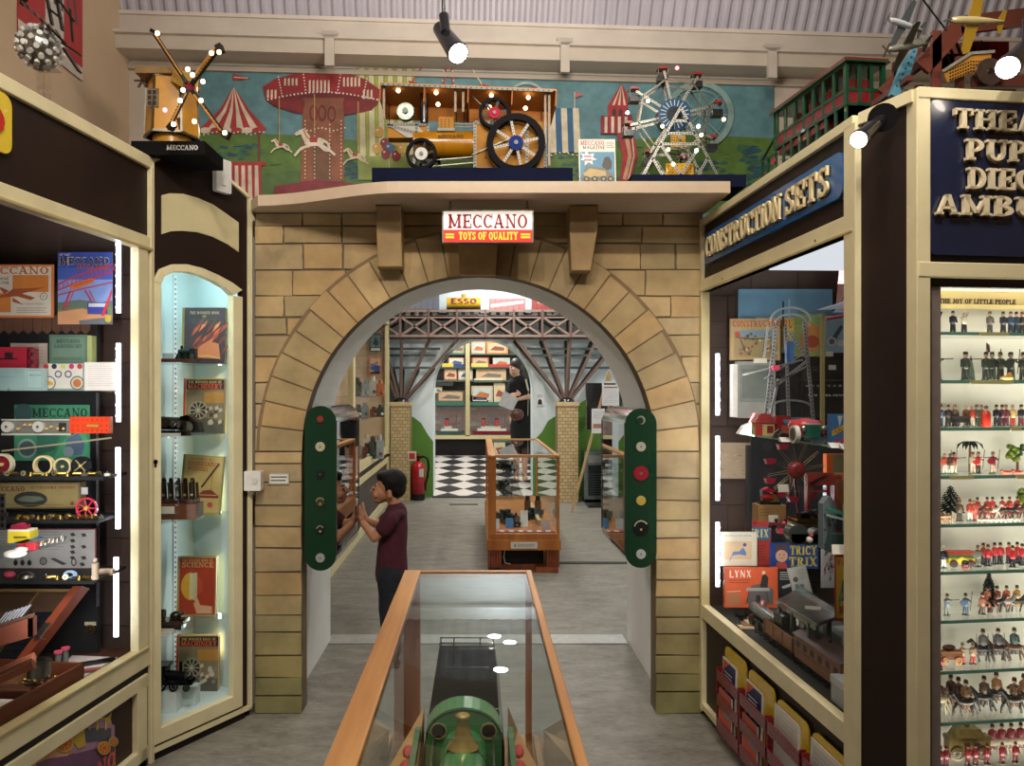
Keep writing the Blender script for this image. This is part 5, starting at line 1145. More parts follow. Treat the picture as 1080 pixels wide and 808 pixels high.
m=MB(front(2.66));c=P(95,664,2.66);m.ring(c.x,c.z,.012,.017,-.002,.002,'#9a8040',16);m.bar((c.x-.015,c.z),(c.x+.015,c.z),.003,(-.002,.002),'#9a8040');m.bar((c.x,c.z-.015),(c.x,c.z+.015),.003,(-.002,.002),'#9a8040');tag(m.build('toy_pulley',METAL),'tiny brass wheel on the brown panel right of the wooden case','toy wheel')
boxthing('small_label','tiny cream label above the brass wheel on the brown panel','label',89,656,101,660,2.66,2.662,'#c9bf9a')
# front tray along the window
u0,u1=.25,1.02
t=thing('wooden_tray',(-1.4,2.1,FLZ),'wooden compartment tray of parts lying along the bottom of the left window','tray')
F2=FL@T(0,0,0)
ua=uv(-60,800,FL,-.04)[0];ub=uv(86,728,FL,-.04)[0]
m=MB(FL);z=.425;H=.055
m.box(ua,ub,z,z+.006,-.34,-.03,WI);m.box(ua,ub,z,z+H,-.04,-.03,WT);m.box(ub-.01,ub,z,z+H,-.34,-.03,WT);m.box(ua,ub,z,z+H,-.34,-.33,WT);m.build('tray_body',PAINT,t,bevel=.0015)
for a_,b_ in(((ub-.22),(ub-.21)),((ub-.42),(ub-.41))):
 m=MB(FL);m.box(a_,b_,z+.006,z+H*.85,-.33,-.04,'#7a5030');m.build('divider',PAINT,t)
m=MB(FL);m.box(ua,ub,z+.006,z+H*.85,-.19,-.18,'#7a5030');m.build('divider',PAINT,t)
m=MB(FL)
for k in range(22):m.cyl((ub-.02-k*.008,z+.03,-.21),(ub-.02-k*.008,z+.03,-.32),.003,'#c8b070',n=6)
o=m.build('spring_row',METAL);tag(o,'coiled brass spring lying in the back compartment of the front tray','spring')
m=MB(FL)
for k in range(60):m.ball((ub-.03-rn.uniform(0,.16),z+.012+rn.uniform(0,.02),-.06-rn.uniform(0,.11)),.007,rn.choice(['#a88c4a','#8a7038','#c0a860']),6,4)
tag(m.build('brass_nuts',METAL),'heap of brass nuts in the front tray','nuts',kind='stuff')
m=MB(FL);m.box(ub-.39,ub-.25,z+.03,z+.033,-.16,-.05,'#cfc8b8');tag(m.build('white_card',PRINT),'blank white card lying across the front tray','card')
m=MB(FL);m.box(ub-.36,ub-.27,z+.03,z+.045,-.3,-.26,'#d8b82c');tag(m.build('yellow_packet',PRINT,bevel=.001),'yellow packet lying in the back of the front tray','packet')
m=MB(FL);m.beam((ub-.55,z+.045,-.2),(ub-.24,z+.045,-.21),.02,'#4c4a48',h=.006);m.beam((ub-.5,z+.05,-.15),(ub-.3,z+.05,-.23),.014,'#5c5a58',h=.005);tag(m.build('grey_strips',METAL),'dark grey metal strips crossed over the front tray','metal strip')
m=MB(FL);m.box(ub-.62,ub-.46,z+.006,z+.03,-.17,-.06,'#6d747c');tag(m.build('blue_grey_plate',METAL),'blue grey metal block in the nearest tray compartment','metal plate')

# lower poster behind the base glass
t=thing('toy_poster',(FL@Vector((.9,.08,0))),'cut-out poster of a yellow traction engine and hands above MECCANO letters, lower left','poster')
pu=lambda x,y:uv(x,y,FL,-.003)
m=MB(FL);pts=[pu(x,y)for x,y in((22,812),(30,802),(60,784),(72,765),(88,754),(100,752),(119,748),(117,758),(119,768),(122,790),(122,830),(22,900))]
pts=[(a,max(b,.08))for a,b in pts];m.prism(pts,-.010,-.004,'#c9a83c');d=[-.004]
def pg(pp,c):d[0]+=.0003;m.prism([(a,max(.081,b))for a,b in[pu(x,y)for x,y in pp]],d[0]-.0003,d[0],c)
pg([(30,830),(40,803),(121,785),(121,850),(30,880)],'#6d4468');pg([(60,790),(75,770),(92,752),(121,765),(121,784),(80,795)],'#a882a0');pg([(45,792),(60,784),(72,788),(72,797),(52,800)],'#d8a078');pg([(28,802),(45,795),(50,800),(34,808)],'#d8a078');pg([(50,788),(60,778),(70,782),(58,788)],'#3a7a88')
pg([(84,757),(92,752),(119,750),(113,757)],'#4a4a50');pg([(84,757),(113,757),(113,759),(84,759)],'#d8b840');pg([(76,768),(117,768),(117,780),(80,784)],'#4c4e58');pg([(70,768),(88,766),(90,786),(82,790),(72,776)],'#c8a838')
for x in(85,93,101,110):pg([(x,757),(x+1.6,757),(x+1.6,770),(x,770)],'#d8b840')
def wh(x,y,r,c1,c2):
 for rr_,c in((r,'#d8b840'),(r*.86,c1),(r*.35,c2)):pg([(x+rr_*cos(2*pi*i/16),y+rr_*sin(2*pi*i/16))for i in range(16)],c)
 for i in range(8):a=2*pi*i/8;pg([(x+r*.3*cos(a-.2),y+r*.3*sin(a-.2)),(x+r*.9*cos(a),y+r*.9*sin(a)),(x+r*.3*cos(a+.2),y+r*.3*sin(a+.2))],'#e0c048')
wh(67,784,9.5,'#d06a28','#d84a20');wh(108,789,7,'#d06a28','#d84a20');wh(117,782,5,'#a86a50','#d84a20')
m.build('printed_board',PRINT,t)
m=MB(FL);a=pu(62,815);b=pu(117,800);text(m,'MECCANO',pu(40,806)[0],.1,.052,'#d86048',pu(118,790)[0]-pu(40,806)[0],(d[0],d[0]+.0005),bold=1.2);m.build('lettering',PRINT,t)

# ================================================================== INSIDE THE NARROW CABINET
def book(lab,x0,y0,x1,zb,Y,c,art,spine,lean=8,rot=0):
 a=P(x0,y0,Y);w=S(x1-x0,Y);h=a.z-zb
 t=thing('book',(a.x+w/2,Y,zb),lab,'book')
 A=front(Y)@T(a.x,zb,0)@R(rot,'Z')@R(-lean,'X')
 m=MB(A);m.box(0,w,0,h,-.002,0,c);m.box(0,w,0,h,-.022,-.020,c);m.box(-.003,.006,0,h,-.022,.0006,spine)
 ar=Art(m,A,w,h,.0001);m.M=Matrix();art(ar);m.build('cover',PRINT,t)
 m=MB(A);m.box(.004,w-.003,.003,h-.003,-.02,-.002,'#cfc4a4');m.build('page_block',PRINT,t);return t
rb=random.Random(8)
def flames(a):
 a.rect(.04,0,1,1,'#3c3038')
 for k in range(26):x=.1+.8*rb.random();y=.1+.5*rb.random();a.poly([(x,y),(x+.16,y+.12),(x+.22,y+.22),(x+.08,y+.14)],rb.choice(['#c8603c','#a84a34','#d8844c','#7a3a38']))
 a.poly([(.3,.1),(.9,.08),(.85,.35),(.6,.4),(.4,.3)],'#c87a50');a.text('THE WONDER BOOK',.16,.88,.86,.93,'#cdb488',False);a.text('OF',.46,.82,.56,.86,'#cdb488',False);a.text('SCIENCE',.2,.7,.8,.8,'#4a5048');a.line([(.3,.12),(.6,.14),(.9,.08)],.02,'#d8b060')
book('dark book with orange flames on the top glass shelf of the narrow cabinet',192,324,237,shv[0],3.15,'#8a7440',flames,'#8a8040',3)
def machn(a):
 a.rect(.05,0,1,.98,'#2e2620');a.rect(.05,.0,1,.8,'#8a7a5c');a.rect(.5,.55,1,.75,'#b8863c');a.poly([(.05,.0),(1,.0),(1,.22),(.4,.3),(.05,.25)],'#5c5a50');a.disc(.36,.42,.24,'#9a9480');a.disc(.36,.42,.2,'#3a342c')
 for i in range(10):q_=2*pi*i/10;a.line([(.36,.42),(.36+.2*cos(q_),.42+.16*sin(q_))],.02,'#c8c0a8')
 for k in range(14):x=.5+.42*rb.random();y=.12+.3*rb.random();a.poly([(x,y),(x+.08,y+.03),(x+.06,y+.09),(x-.02,y+.06)],rb.choice(['#c8c0b0','#8a8478','#4a463e','#d8c8a0']))
 a.text('THE WONDER BOOK OF',.1,.91,.94,.955,'#d8c088',False);a.text('MACHINERY',.1,.81,.96,.9,'#e0643c',bold=1.3)
book('book of MACHINERY with a flywheel cover, second shelf of the narrow cabinet',193.5,399,235.5,shv[1],3.15,'#c8a05c',machn,'#b8402c',3)
def engw(a):
 a.rect(.03,.02,.97,.98,'#cdb674');a.text('THE WONDERS OF',.14,.92,.7,.95,'#a85a2c',False);a.text('ENGINEERING',.12,.82,.86,.89,'#c85a30');a.text('WONDERS',.12,.73,.62,.8,'#c85a30');a.line([(.5,.45),(.9,.88)],.05,'#5a3a2c');a.line([(.58,.48),(.93,.86)],.02,'#c8a860');a.line([(.75,.7),(.75,.4)],.008,'#5a3a2c')
 a.poly([(.4,.3),(.55,.4),(.75,.42),(.95,.32),(.95,.28),(.4,.27)],'#8a4438');a.line([(.44,.32),(.9,.33)],.02,'#cdb674');a.disc(.75,.16,.07,'#c05a58')
book('cream ENGINEERING WONDERS book with a crane behind the row of dark cylinders',189,479,231,shv[2],3.15,'#b8a468',engw,'#9a8a50',3,-4)
def sci(a):
 a.rect(.03,.02,.97,.98,'#b04028');a.text('THE WONDER BOOK OF',.1,.92,.9,.96,'#e0c088',False);a.text('SCIENCE',.1,.82,.92,.91,'#e8b070',bold=1.2);a.disc(.36,.5,.3,'#c8502c');a.poly([(.36+.28*cos(t/10*pi+pi/2),.5+.24*sin(t/10*pi+pi/2))for t in range(11)],'#d8a838')
 a.rect(.3,.28,.46,.72,'#d8cf98');a.rect(.4,.27,.5,.73,'#c8c8a8');a.poly([(.42,.2),(.5,.28),(.6,.18),(.9,.16),(.9,.04),(.5,.04)],'#e0b088');a.poly([(.4,.3),(.48,.34),(.56,.24),(.5,.2)],'#e0b088')
book('red SCIENCE book with a glowing globe, fourth shelf of the narrow cabinet',187,588,227.5,shv[3],3.15,'#a89858',sci,'#b0a060',3)
book('second MACHINERY book on the bottom of the narrow cabinet, behind the black toy engine',186,671,229.5,.113,3.15,'#c8a05c',machn,'#b8402c',3)
def sthing(name,lab,cat,x,Y,zb):return thing(name,(P(x,0,Y).x,Y,zb),lab,cat)
# shelf 1: little green black engine on a strip of wood
z=shv[0];t=sthing('toy_engine','tiny black green engine on a dark board before the flame book','model engine',185,3.0,z)
m=MB();a=P(160,0,3.0).x;b=P(208,0,3.0).x;m.box(a,b,2.98,3.04,z,z+.012,'#4a2c20');m.build('base_board',PAINT,t)
m=MB();c=P(197,0,3.0).x;zz=z+.012
m.cyl((c-.03,3.0,zz+.022),(c+.03,3.0,zz+.022),.016,'#22302a',n=14);m.box(c+.015,c+.038,2.985,3.015,zz,zz+.04,'#1c2420');m.box(c-.04,c+.04,2.985,3.015,zz,zz+.008,'#202422');m.cyl((c-.02,3.0,zz+.03),(c-.02,3.0,zz+.052),.005,'#1c201e')
for k in(-.025,0,.025):m.cyl((c+k,2.983,zz+.01),(c+k,2.979,zz+.01),.01,'#39403a',n=12)
m.build('engine_body',METAL,t)
m=MB();a=P(172,0,3.0).x;m.box(a,a+.045,2.995,2.997,z+.012,z+.034,'#a8b0b4');m.box(a-.02,a-.008,2.99,3.0,z+.012,z+.04,'#3a2c24');m.ball((a-.014,2.995,z+.046),.008,'#cfc4b4');m.build('small_plate',PRINT,t)
# shelf 2
z=shv[1];t=sthing('toy_machine','long dark metal machine before the flywheel book on the second shelf','model engine',190,3.0,z)
m=MB();a=P(162,0,2.98).x;b=P(213,0,3.0).x;m.box(a,b-.03,2.96,3.03,z,z+.02,'#2c2620');m.cyl((a,3.0,z+.05),(b-.06,3.0,z+.045),.026,'#3a3028',n=14)
for k in range(5):m.cyl((a+.02+k*.028,2.965,z+.045),(a+.02+k*.028,2.975,z+.045),.012,'#5c4a3a',n=10)
m.prism([(b-.08,z+.01),(b,z+.012),(b-.01,z+.05),(b-.05,z+.082),(b-.08,z+.075)],-.03,.02,'#23211f',front(3.0));m.cyl((b-.04,2.97,z+.035),(b-.04,2.96,z+.035),.02,'#4a443c',n=14);m.build('machine_body',METAL,t)
m=MB();a=P(163,0,2.9).x;m.box(a,a+.085,2.90,2.94,z+.001,z+.012,'#cfccc6');tag(m.build('caption_card',PRINT),'white caption card before the long dark machine, second shelf of the narrow cabinet','card')
# shelf 3: wooden box with a row of cylinders
z=shv[2];t=sthing('toy_engine','row of dark metal cylinders on a polished wooden box, third shelf of narrow cabinet','model engine',190,3.0,z)
m=MB();a=P(160,0,2.98).x;b=P(211,0,3.0).x;m.box(a,b,2.96,3.04,z,z+.062,'#6b3c20');m.box(a,b-.012,2.965,3.035,z+.062,z+.078,'#3a1a14');m.build('wooden_box',GLOSS,t,bevel=.002)
for k in range(6):
 m=MB();x=a+.02+k*.028;m.cyl((x,2.99,z+.078),(x-.004,2.99,z+.15),.0085,'#55483e',n=10);m.cyl((x+.01,3.01,z+.078),(x+.006,3.01,z+.14),.006,'#8a7c6c',n=8);m.ball((x-.004,2.99,z+.152),.009,'#3a2a24',8,5);m.cyl((x-.002,2.985,z+.09),(x-.002,2.975,z+.095),.005,'#c8c0a8',n=8);m.build('cylinder',METAL,t)
m=MB();a=P(169,0,2.955).x;m.box(a,a+.055,2.953,2.958,z+.024,z+.052,'#d8d4ca');m.build('caption_card',PRINT,t)
# shelf 4
z=shv[3];t=sthing('toy_dynamo','small dark dynamo on a wooden stand left of the red SCIENCE book','model engine',180,2.98,z)
m=MB();a=P(160,0,2.98).x;b=P(196,0,2.98).x;m.box(a,b,2.95,3.02,z+.02,z+.034,'#3a2018');m.box(a,b-.01,2.96,3.01,z,z+.02,'#4a2a1c');m.build('stand',GLOSS,t)
m=MB();m.cyl((a,2.98,z+.055),(a+.05,2.98,z+.055),.02,'#2a2826',n=14);m.ball((b-.04,2.98,z+.05),(.022,.02,.018),'#4a4642',12,8);m.cyl((b-.03,2.98,z+.05),(b-.005,2.98,z+.062),.006,'#6a665e',n=8);m.box(b-.06,b-.01,2.965,2.995,z+.034,z+.04,'#55504a');m.build('machine_body',METAL,t)
m=MB();a=P(160,0,2.9).x;
for k in range(3):m.box(a,a+.07,2.88+.02*k,2.9+.02*k,z+.001+.004*k,z+.004+.004*k,'#cfccc0')
tag(m.build('paper_pile',PRINT),'few white papers at the left end of the fourth glass shelf of the narrow cabinet','papers')
# bottom
z=.113
m=MB();a=P(150,0,2.98).x;b=P(191,0,2.98).x;m.box(a,b,2.93,3.03,z,z+.085,'#d8e4e4');m.box(b,b+.05,3.0,3.05,z,z+.075,'#c8d8d8');tag(m.build('display_block',PRINT),'white display block under the black toy engine in the narrow cabinet','block')
z+=.085;t=sthing('toy_locomotive','black cast toy engine with spoked wheels on the white block, narrow cabinet bottom','model engine',185,2.96,z)
m=MB();a=P(162,0,2.95).x;b=P(205,0,2.95).x;m.box(a,a+.05,2.94,2.99,z+.02,z+.09,'#1c1e1e');m.cyl((a+.04,2.965,z+.052),(a+.12,2.965,z+.046),.02,'#232626',n=14);m.cyl((a+.1,2.965,z+.06),(a+.1,2.965,z+.105),.006,'#1a1c1c');m.box(a-.005,a+.06,2.935,2.995,z+.09,z+.097,'#1c1e1e');m.box(a,a+.15,2.945,2.985,z+.018,z+.028,'#1c1e1e');m.ball((a+.14,2.965,z+.035),(.02,.016,.014),'#202222',8,6);m.build('engine_body',METAL,t)
for x,r in((a+.03,.03),(a+.085,.018),(a+.135,.014)):
 m=MB();m.ring(x,z+r,r*.75,r,-.003,.003,'#2c2e2e',18,M=front(2.93));
 for k in range(4):m.bar((x-r*.8*cos(k*pi/4),z+r-r*.8*sin(k*pi/4)),(x+r*.8*cos(k*pi/4),z+r+r*.8*sin(k*pi/4)),.003,(-.002,.002),'#3a3c3c',front(2.93))
 m.cyl((x,2.926,z+r),(x,2.936,z+r),.005,'#55504a',n=8);m.build('wheel',METAL,t)
# ================================================================== INSIDE THE CONSTRUCTION SETS CABINET
def ap(x,y,w=-.1):return uv(x,y,FA,w)
for y0,y1 in((373,438),(460,528),(551,619)):
 m=MB();a,b=P(755.3,y1,3.10),P(759,y0,3.10);m.box(a.x,b.x,3.10,3.108,a.z,b.z,'#ffffff');o=m.build('led_strip',emit('led strip','#dfe8ff',5),cabA)
 for k in range(6):
  m=MB();m.ball(P(757.2,y0+(y1-y0)*(k+.5)/6,3.095),.009,'#ffffff',8,5);m.build('diode',LEDM,o)
A1z,A2z=1.20,.912
for z,ya,n in((A1z,2.86,0),(A2z,2.66,1)):
 m=MB(FA);m.box(3.2-ya,LA-.07,z-.006,z,-.55,-.035,'#cfe8e0');o=m.build('glass_shelf',SHELFG,cabA);m=MB(FA);m.box(3.2-ya,LA-.07,z-.006,z,-.035,-.033,'#7fae9e');m.build('shelf_edge',EDGEG,o)
m=MB();bxp(m,866,330,870,450,2.95,2.96,'#8a7a4c');m.build('reflected_post',CREAM,cabA)  # solid beige strip standing in for a post reflected in the window
m=MB();bxp(m,789,470,793,640,3.12,3.15,'#1c1614');bxp(m,793,380,905,600,3.15,3.17,'#14110f');m.build('back_board',FELT,cabA)
def aboard(name,lab,cat,*a,**k):return board(name,lab,cat,*a,**k)
def art(a):a.rect(.2,.1,.8,.56,'#d8c060');a.text('CONSTRUCTOR',.24,.42,.76,.53,'#c8602c');
aboard('set_box','large pale blue box lid with a yellow CONSTRUCTOR label high in the right cabinet','box',779,305,878,372,3.165,lambda a:(a.rect(.19,.05,.81,.56,'#cdb95c'),a.text('CONSTRUCTOR',.24,.38,.77,.52,'#c4582c',bold=1.3),a.rect(.24,.08,.76,.34,'#b0a070')),'#6a9ab4',.012)
def cons(a):
 a.rect(.02,.02,.98,.98,'#b89a6a');a.text('CONSTRUCTOR',.05,.8,.99,.96,'#b85a34',bold=1.3);a.rect(.08,.08,.95,.7,'#a08c60');a.rect(.2,.55,.9,.72,'#7c96a0')
 for k in range(40):x=.1+.8*rb.random();y=.1+.5*rb.random();a.poly([(x,y),(x+.06,y+.02),(x+.04,y+.08),(x-.01,y+.05)],rb.choice(['#6d5a3a','#c8b080','#8a744c','#4a4030','#b05a40']))
 a.line([(.1,.55),(.5,.5),(.9,.56)],.02,'#5a4a34');a.line([(.2,.5),(.3,.2)],.02,'#5a4a34');a.line([(.7,.5),(.65,.2)],.02,'#5a4a34');a.disc(.14,.62,.05,'#c04a3c')
aboard('set_box','tan CONSTRUCTOR lid crowded with drawn machines in front of the pale blue lid','box',770,336,823,380,3.12,cons,'#a88a5c',.01)
m=MB();bxp(m,773,384,778,440,3.08,3.12,'#d8d0c4');bxp(m,778,381,818,441,3.085,3.12,'#8f8c84');bxp(m,780,385,816,424,3.083,3.085,'#7a7c74');bxp(m,783,389,813,420,3.081,3.083,'#6b7068');tag(m.build('metal_box',PAINT,bevel=.004),'dull grey tin box with rounded panel standing under the CONSTRUCTOR lid','tin box')
def gyel(a):
 a.rect(0,.0,1,1,'#a8b068');a.rect(.0,.75,1,1,'#8aa85c');a.poly([(.2,.2),(.6,.1),(.9,.3),(.8,.7),(.4,.8),(.2,.5)],'#c88a4c');a.disc(.55,.35,.2,'#a84a34');a.disc(.4,.75,.1,'#d8a880')
aboard('set_box','yellow green picture box standing right of the silver tower','box',838,331,872,376,3.14,gyel,'#b0a850',.01)
def mach(a):
 a.rect(0,0,1,1,'#88a0ac');a.poly([(.6,0),(1,0),(1,.6),(.8,.55)],'#b04048');a.poly([(.1,.3),(.5,.75),(.6,.7),(.3,.3)],'#39484c');a.disc(.2,.3,.16,'#c0b8a8');a.disc(.2,.3,.1,'#55606a');a.disc(.5,.25,.12,'#c0b8a8');a.poly([(.7,.3),(.9,.3),(.8,.5)],'#d8b048')
aboard('picture_card','blue and red picture card of machinery at the right of the top shelf','card',871,333,902,372,3.05,mach,'#88a0ac',.004)
m=MB(front(2.9));m.prism([(P(x,y,2.9).x,P(x,y,2.9).z)for x,y in((886,280),(904,278),(904,335),(881,332))],-.003,0,'#d89a94');m.bar((P(888,300,2.9).x,P(0,300,2.9).z),(P(902,310,2.9).x,P(0,310,2.9).z),.004,(0,.0005),'#b85a58');m.bar((P(886,320,2.9).x,P(0,320,2.9).z),(P(902,290,2.9).x,P(0,290,2.9).z),.003,(0,.0005),'#b85a58');tag(m.build('pink_plan',PRINT),'pink printed plan sheet hanging by the right window frame','paper')
m=MB();p=[P(x,y,2.6)for x,y in((864,327),(885,321),(903,314),(903,322),(885,326))];m.add(p+[v+Vector((0,.02,.004))for v in p],[(0,1,2,3,4),(9,8,7,6,5),(0,5,6,1),(1,6,7,2),(2,7,8,3),(3,8,9,4),(4,9,5,0)],'#c8ccd0');m.cyl(P(872,336,2.6),P(903,330,2.6),.007,'#b8484c',n=10);m.ball(P(884,330,2.6),(.02,.01,.01),'#6a90b0');tag(m.build('toy_glider',GLOSS),'white winged toy glider with red body hanging in the right cabinet','toy aeroplane')
m=MB();bxp(m,846,378,903,399,3.1,3.14,'#1f211f');bxp(m,846,402,903,422,3.1,3.14,'#191b1a');
def art_(m,st,x0,y,x1,h,Y,c):a=P(x0,y,Y);text(m,st,a.x,a.z,h,c,S(x1-x0,Y),(0,.0006),front(Y),False,1.0,6)
art_(m,'NEW YORK CENTRAL',852,418,900,.008,3.099,'#cfccc0');bxp(m,848,400,903,402,3.08,3.12,'#3c3c38');bxp(m,846,422,903,440,3.1,3.14,'#23231f')
for k in range(9):bxp(m,850+k*5.8,406,852.5+k*5.8,408,3.098,3.1,'#8a8878')
tag(m.build('train_coaches',GLOSS),'dark toy railway coaches with white NEW YORK CENTRAL lettering stacked behind the tower','toy coach')
for x0,y0,lab in((795,378,'small cream card under the CONSTRUCTOR lid'),(871,371,'small white card below the blue picture card'),(892,369,'small white card by the window frame on the top row'),(874,385,'tiny white card below the row of two white cards')):
 boxthing('caption_card',lab+' in the right cabinet','card',x0,y0,x0+(14 if x0==795 else 8),y0+5,3.02,3.022,'#cfc8b0')
# silver tower
q=Px(2.88);TWM=paint('bright plated strip',.28,.8,.12)
tw=thing('toy_tower',(q(830,455)[0],2.88,A1z),'tall silver construction-kit tower with arched top and cross braces in the right cabinet','model tower')
legs=[((813,345),(800,455)),((822,340),(818,455)),((842,340),(853,455)),((834,340),(838,455))]
for k,(a,b)in enumerate(legs):
 m=MB(q.F);girder(m,q(a[0],a[1]),(q(b[0],0)[0],A1z),.013,.05 if k%2==0 else-.05,'#c4c2bc','#4a4844');m.build('leg',TWM,tw)
m=MB(q.F)
for a,b,w_ in(((826,352),(846,380),.012),((846,380),(806,412),.01),((846,386),(810,405),.006),((778,396),(840,380),.006),((815,400),(803,455),.009),((804,345),(800,378),.008),((826,336),(826,318),.004),((800,400),(844,372),.005)):girder(m,q(*a),q(*b),w_,.055,'#c9c7c2','#55524e')
for cy,rx,ry,n in((340,21,14,14),(342,16,9,12),(430,22,8,10)):
 pts=[q(828+rx*cos(pi*i/n),cy-ry*sin(pi*i/n))for i in range(n+1)]
 for a,b in zip(pts,pts[1:]):m.bar(a,b,.007,(.05,.055),'#bfbdb6')
m.build('braces',TWM,tw)
m=MB(q.F);m.bar(q(797,337),q(868,333),.006,(-.01,-.006),'#a8a49c');a=q(826,318);b=q(826,345);m.cyl((*b,0),(*a,0),.003,'#1c1c1c',n=8);m.build('boom',TWM,tw)
m=MB(q.F);bx(m,808,386,815,391,.05,.07,'#a8384c');bx(m,830,360,838,384,-.02,0,'#4a6a9a');m.build('cab',GLOSS,tw)
# electric motor
m=MB();x=P(838,0,2.72);m.cyl((x.x-.05,2.72,A1z+.035),(x.x+.05,2.72,A1z+.035),.03,'#42566c',n=18);m.cyl((x.x+.02,2.68,A1z+.035),(x.x+.02,2.675,A1z+.035),.014,'#2c3640',n=14);m.box(x.x-.07,x.x-.02,2.70,2.74,A1z+.02,A1z+.07,'#a82c34');m.box(x.x-.06,x.x+.06,2.69,2.75,A1z,A1z+.01,'#2c3038');tag(m.build('toy_motor',GLOSS),'blue grey electric motor with a red end under the silver tower','motor')
# house
q=Px(2.7);t=thing('toy_house',(q(807,0)[0],2.7,A1z),'little red and cream tin house at the left of the upper glass shelf','toy house')
a=q(797.5,0)[0];b=q(812,0)[0];c_=q(817,0)[0];m=MB();z=A1z
m.box(a,c_,2.7,2.76,z,z+.045,'#cdb878');m.box(a-.002,a+.022,2.699,2.7,z,z+.04,'#b83440');m.box(b-.01,b+.012,2.698,2.7,z+.01,z+.035,'#8a2a30');m.build('walls',PRINT,t)
m=MB();m.prism([(a-.005,z+.045),(c_+.005,z+.045),((a+c_)/2+.015,z+.078),((a+c_)/2-.02,z+.078)],-.065,.004,'#b8484c',front(2.7));m.build('roof',GLOSS,t)
# vintage car, front view
Yc=2.28;t=thing('toy_car',(P(857,0,Yc).x,Yc,A1z),'red vintage toy car with green radiator and white tyres facing out, upper glass shelf','toy car')
cx=P(857,0,Yc).x;z=A1z
m=MB();m.lathe([(.001,0),(.045,.004),(.052,.02),(.045,.036),(.001,.046)],'#b8383c',18,T(cx,Yc+.05,z+.034)@SC(1,.9,.9));m.box(cx-.045,cx+.045,Yc+.02,Yc+.12,z+.025,z+.05,'#a83036');m.build('body',GLOSS,t)
m=MB();m.box(cx-.022,cx+.022,Yc-.005,Yc+.02,z+.018,z+.056,'#2c6a54');m.box(cx-.024,cx+.024,Yc-.006,Yc+.01,z+.056,z+.06,'#c8c4b8');m.build('radiator',GLOSS,t)
for s in(-1,1):
 m=MB();m.cyl((cx+s*.046,Yc,z+.027),(cx+s*.06,Yc,z+.027),.027,'#d8d4cc',n=20);m.cyl((cx+s*.06,Yc,z+.027),(cx+s*.061,Yc,z+.027),.02,'#2a2a2a',n=18);m.cyl((cx+s*.0455,Yc,z+.027),(cx+s*.0465,Yc,z+.027),.024,'#3a3a3a',n=18);m.build('wheel',GLOSS,t)
 m=MB();m.ball((cx+s*.03,Yc-.006,z+.045),.009,'#d8d4c0',10,6);m.build('headlamp',METAL,t)
m=MB();m.box(cx-.035,cx+.035,Yc-.03,Yc-.022,z+.012,z+.018,'#b0c0c8');m.box(cx-.016,cx+.016,Yc-.032,Yc-.03,z+.001,z+.012,'#d8d8d4');m.box(cx-.02,cx-.014,Yc-.024,Yc,z+.01,z+.018,'#888888');m.box(cx+.014,cx+.02,Yc-.024,Yc,z+.01,z+.018,'#888888');m.build('bumper',METAL,t)
m=MB();z=A1z;x=P(778,0,2.82).x;m.prism([(x,z),(x+.09,z),(x+.1,z+.03),(x+.05,z+.042),(x+.02,z+.03)],-.02,.02,'#cfc9bc',front(2.82));m.box(x+.07,x+.12,2.80,2.84,z,z+.03,'#b8943c');tag(m.build('toy_racer',GLOSS),'cream and gold toy racer at the far left end of the upper glass shelf','toy car')
m=MB(front(2.45));x=P(824,0,2.45).x;m.ring(x+.012,A1z+.002,.03,.036,-.015,-.010,'#9a988f',12,60,180);m.ring(x+.03,A1z+.002,.03,.036,-.015,-.010,'#9a988f',12,60,180);tag(m.build('chrome_arches',METAL),'pair of curved chrome strips left of the vintage car','toy part')
def superb(a):
 a.rect(0,0,1,1,'#3a80c0');a.poly([(.5,.6),(.35,.95),(.7,.95)],'#d8e0e8');a.poly([(0,.3),(1,.55),(1,.72),(0,.48)],'#d8c83c');a.text('SUPER',.04,.4,.96,.56,'#c83030',False,1.3);a.poly([(.1,.05),(.3,.3),(.5,.1),(.7,.28),(.9,.05)],'#c83a5c')
boxthing('toy_box','bright blue and yellow SUPER toy box on the upper glass shelf','box',877.5,437,893.5,470,2.2,2.23,'#2f6aa8',superb)
boxthing('toy_box','narrow dark red box between the SUPER box and the window frame','box',894,440,898,471,2.19,2.22,'#6a2028')
for x0,x1,y,Yq,lab in((824,838,462,2.34,'white caption card left of the red vintage car'),(877,890,473,2.08,'white caption card in front of the SUPER box'),(889,903,478,2.03,'long white caption card at the right end of the upper glass shelf')):
 m=MB(T(P(x0,0,Yq).x,Yq,A1z+.001));w_=S(x1-x0,Yq);m.add([(0,0,0),(w_,0,0),(w_+.004,.03,.012),(.004,.03,.012),(0,0,-.0008),(w_,0,-.0008),(w_+.004,.03,0),(.004,.03,0)],[(0,1,2,3),(4,7,6,5),(0,4,5,1),(1,5,6,2),(2,6,7,3),(3,7,4,0)],'#d8d6d0');tag(m.build('caption_card',PRINT),lab,'card')

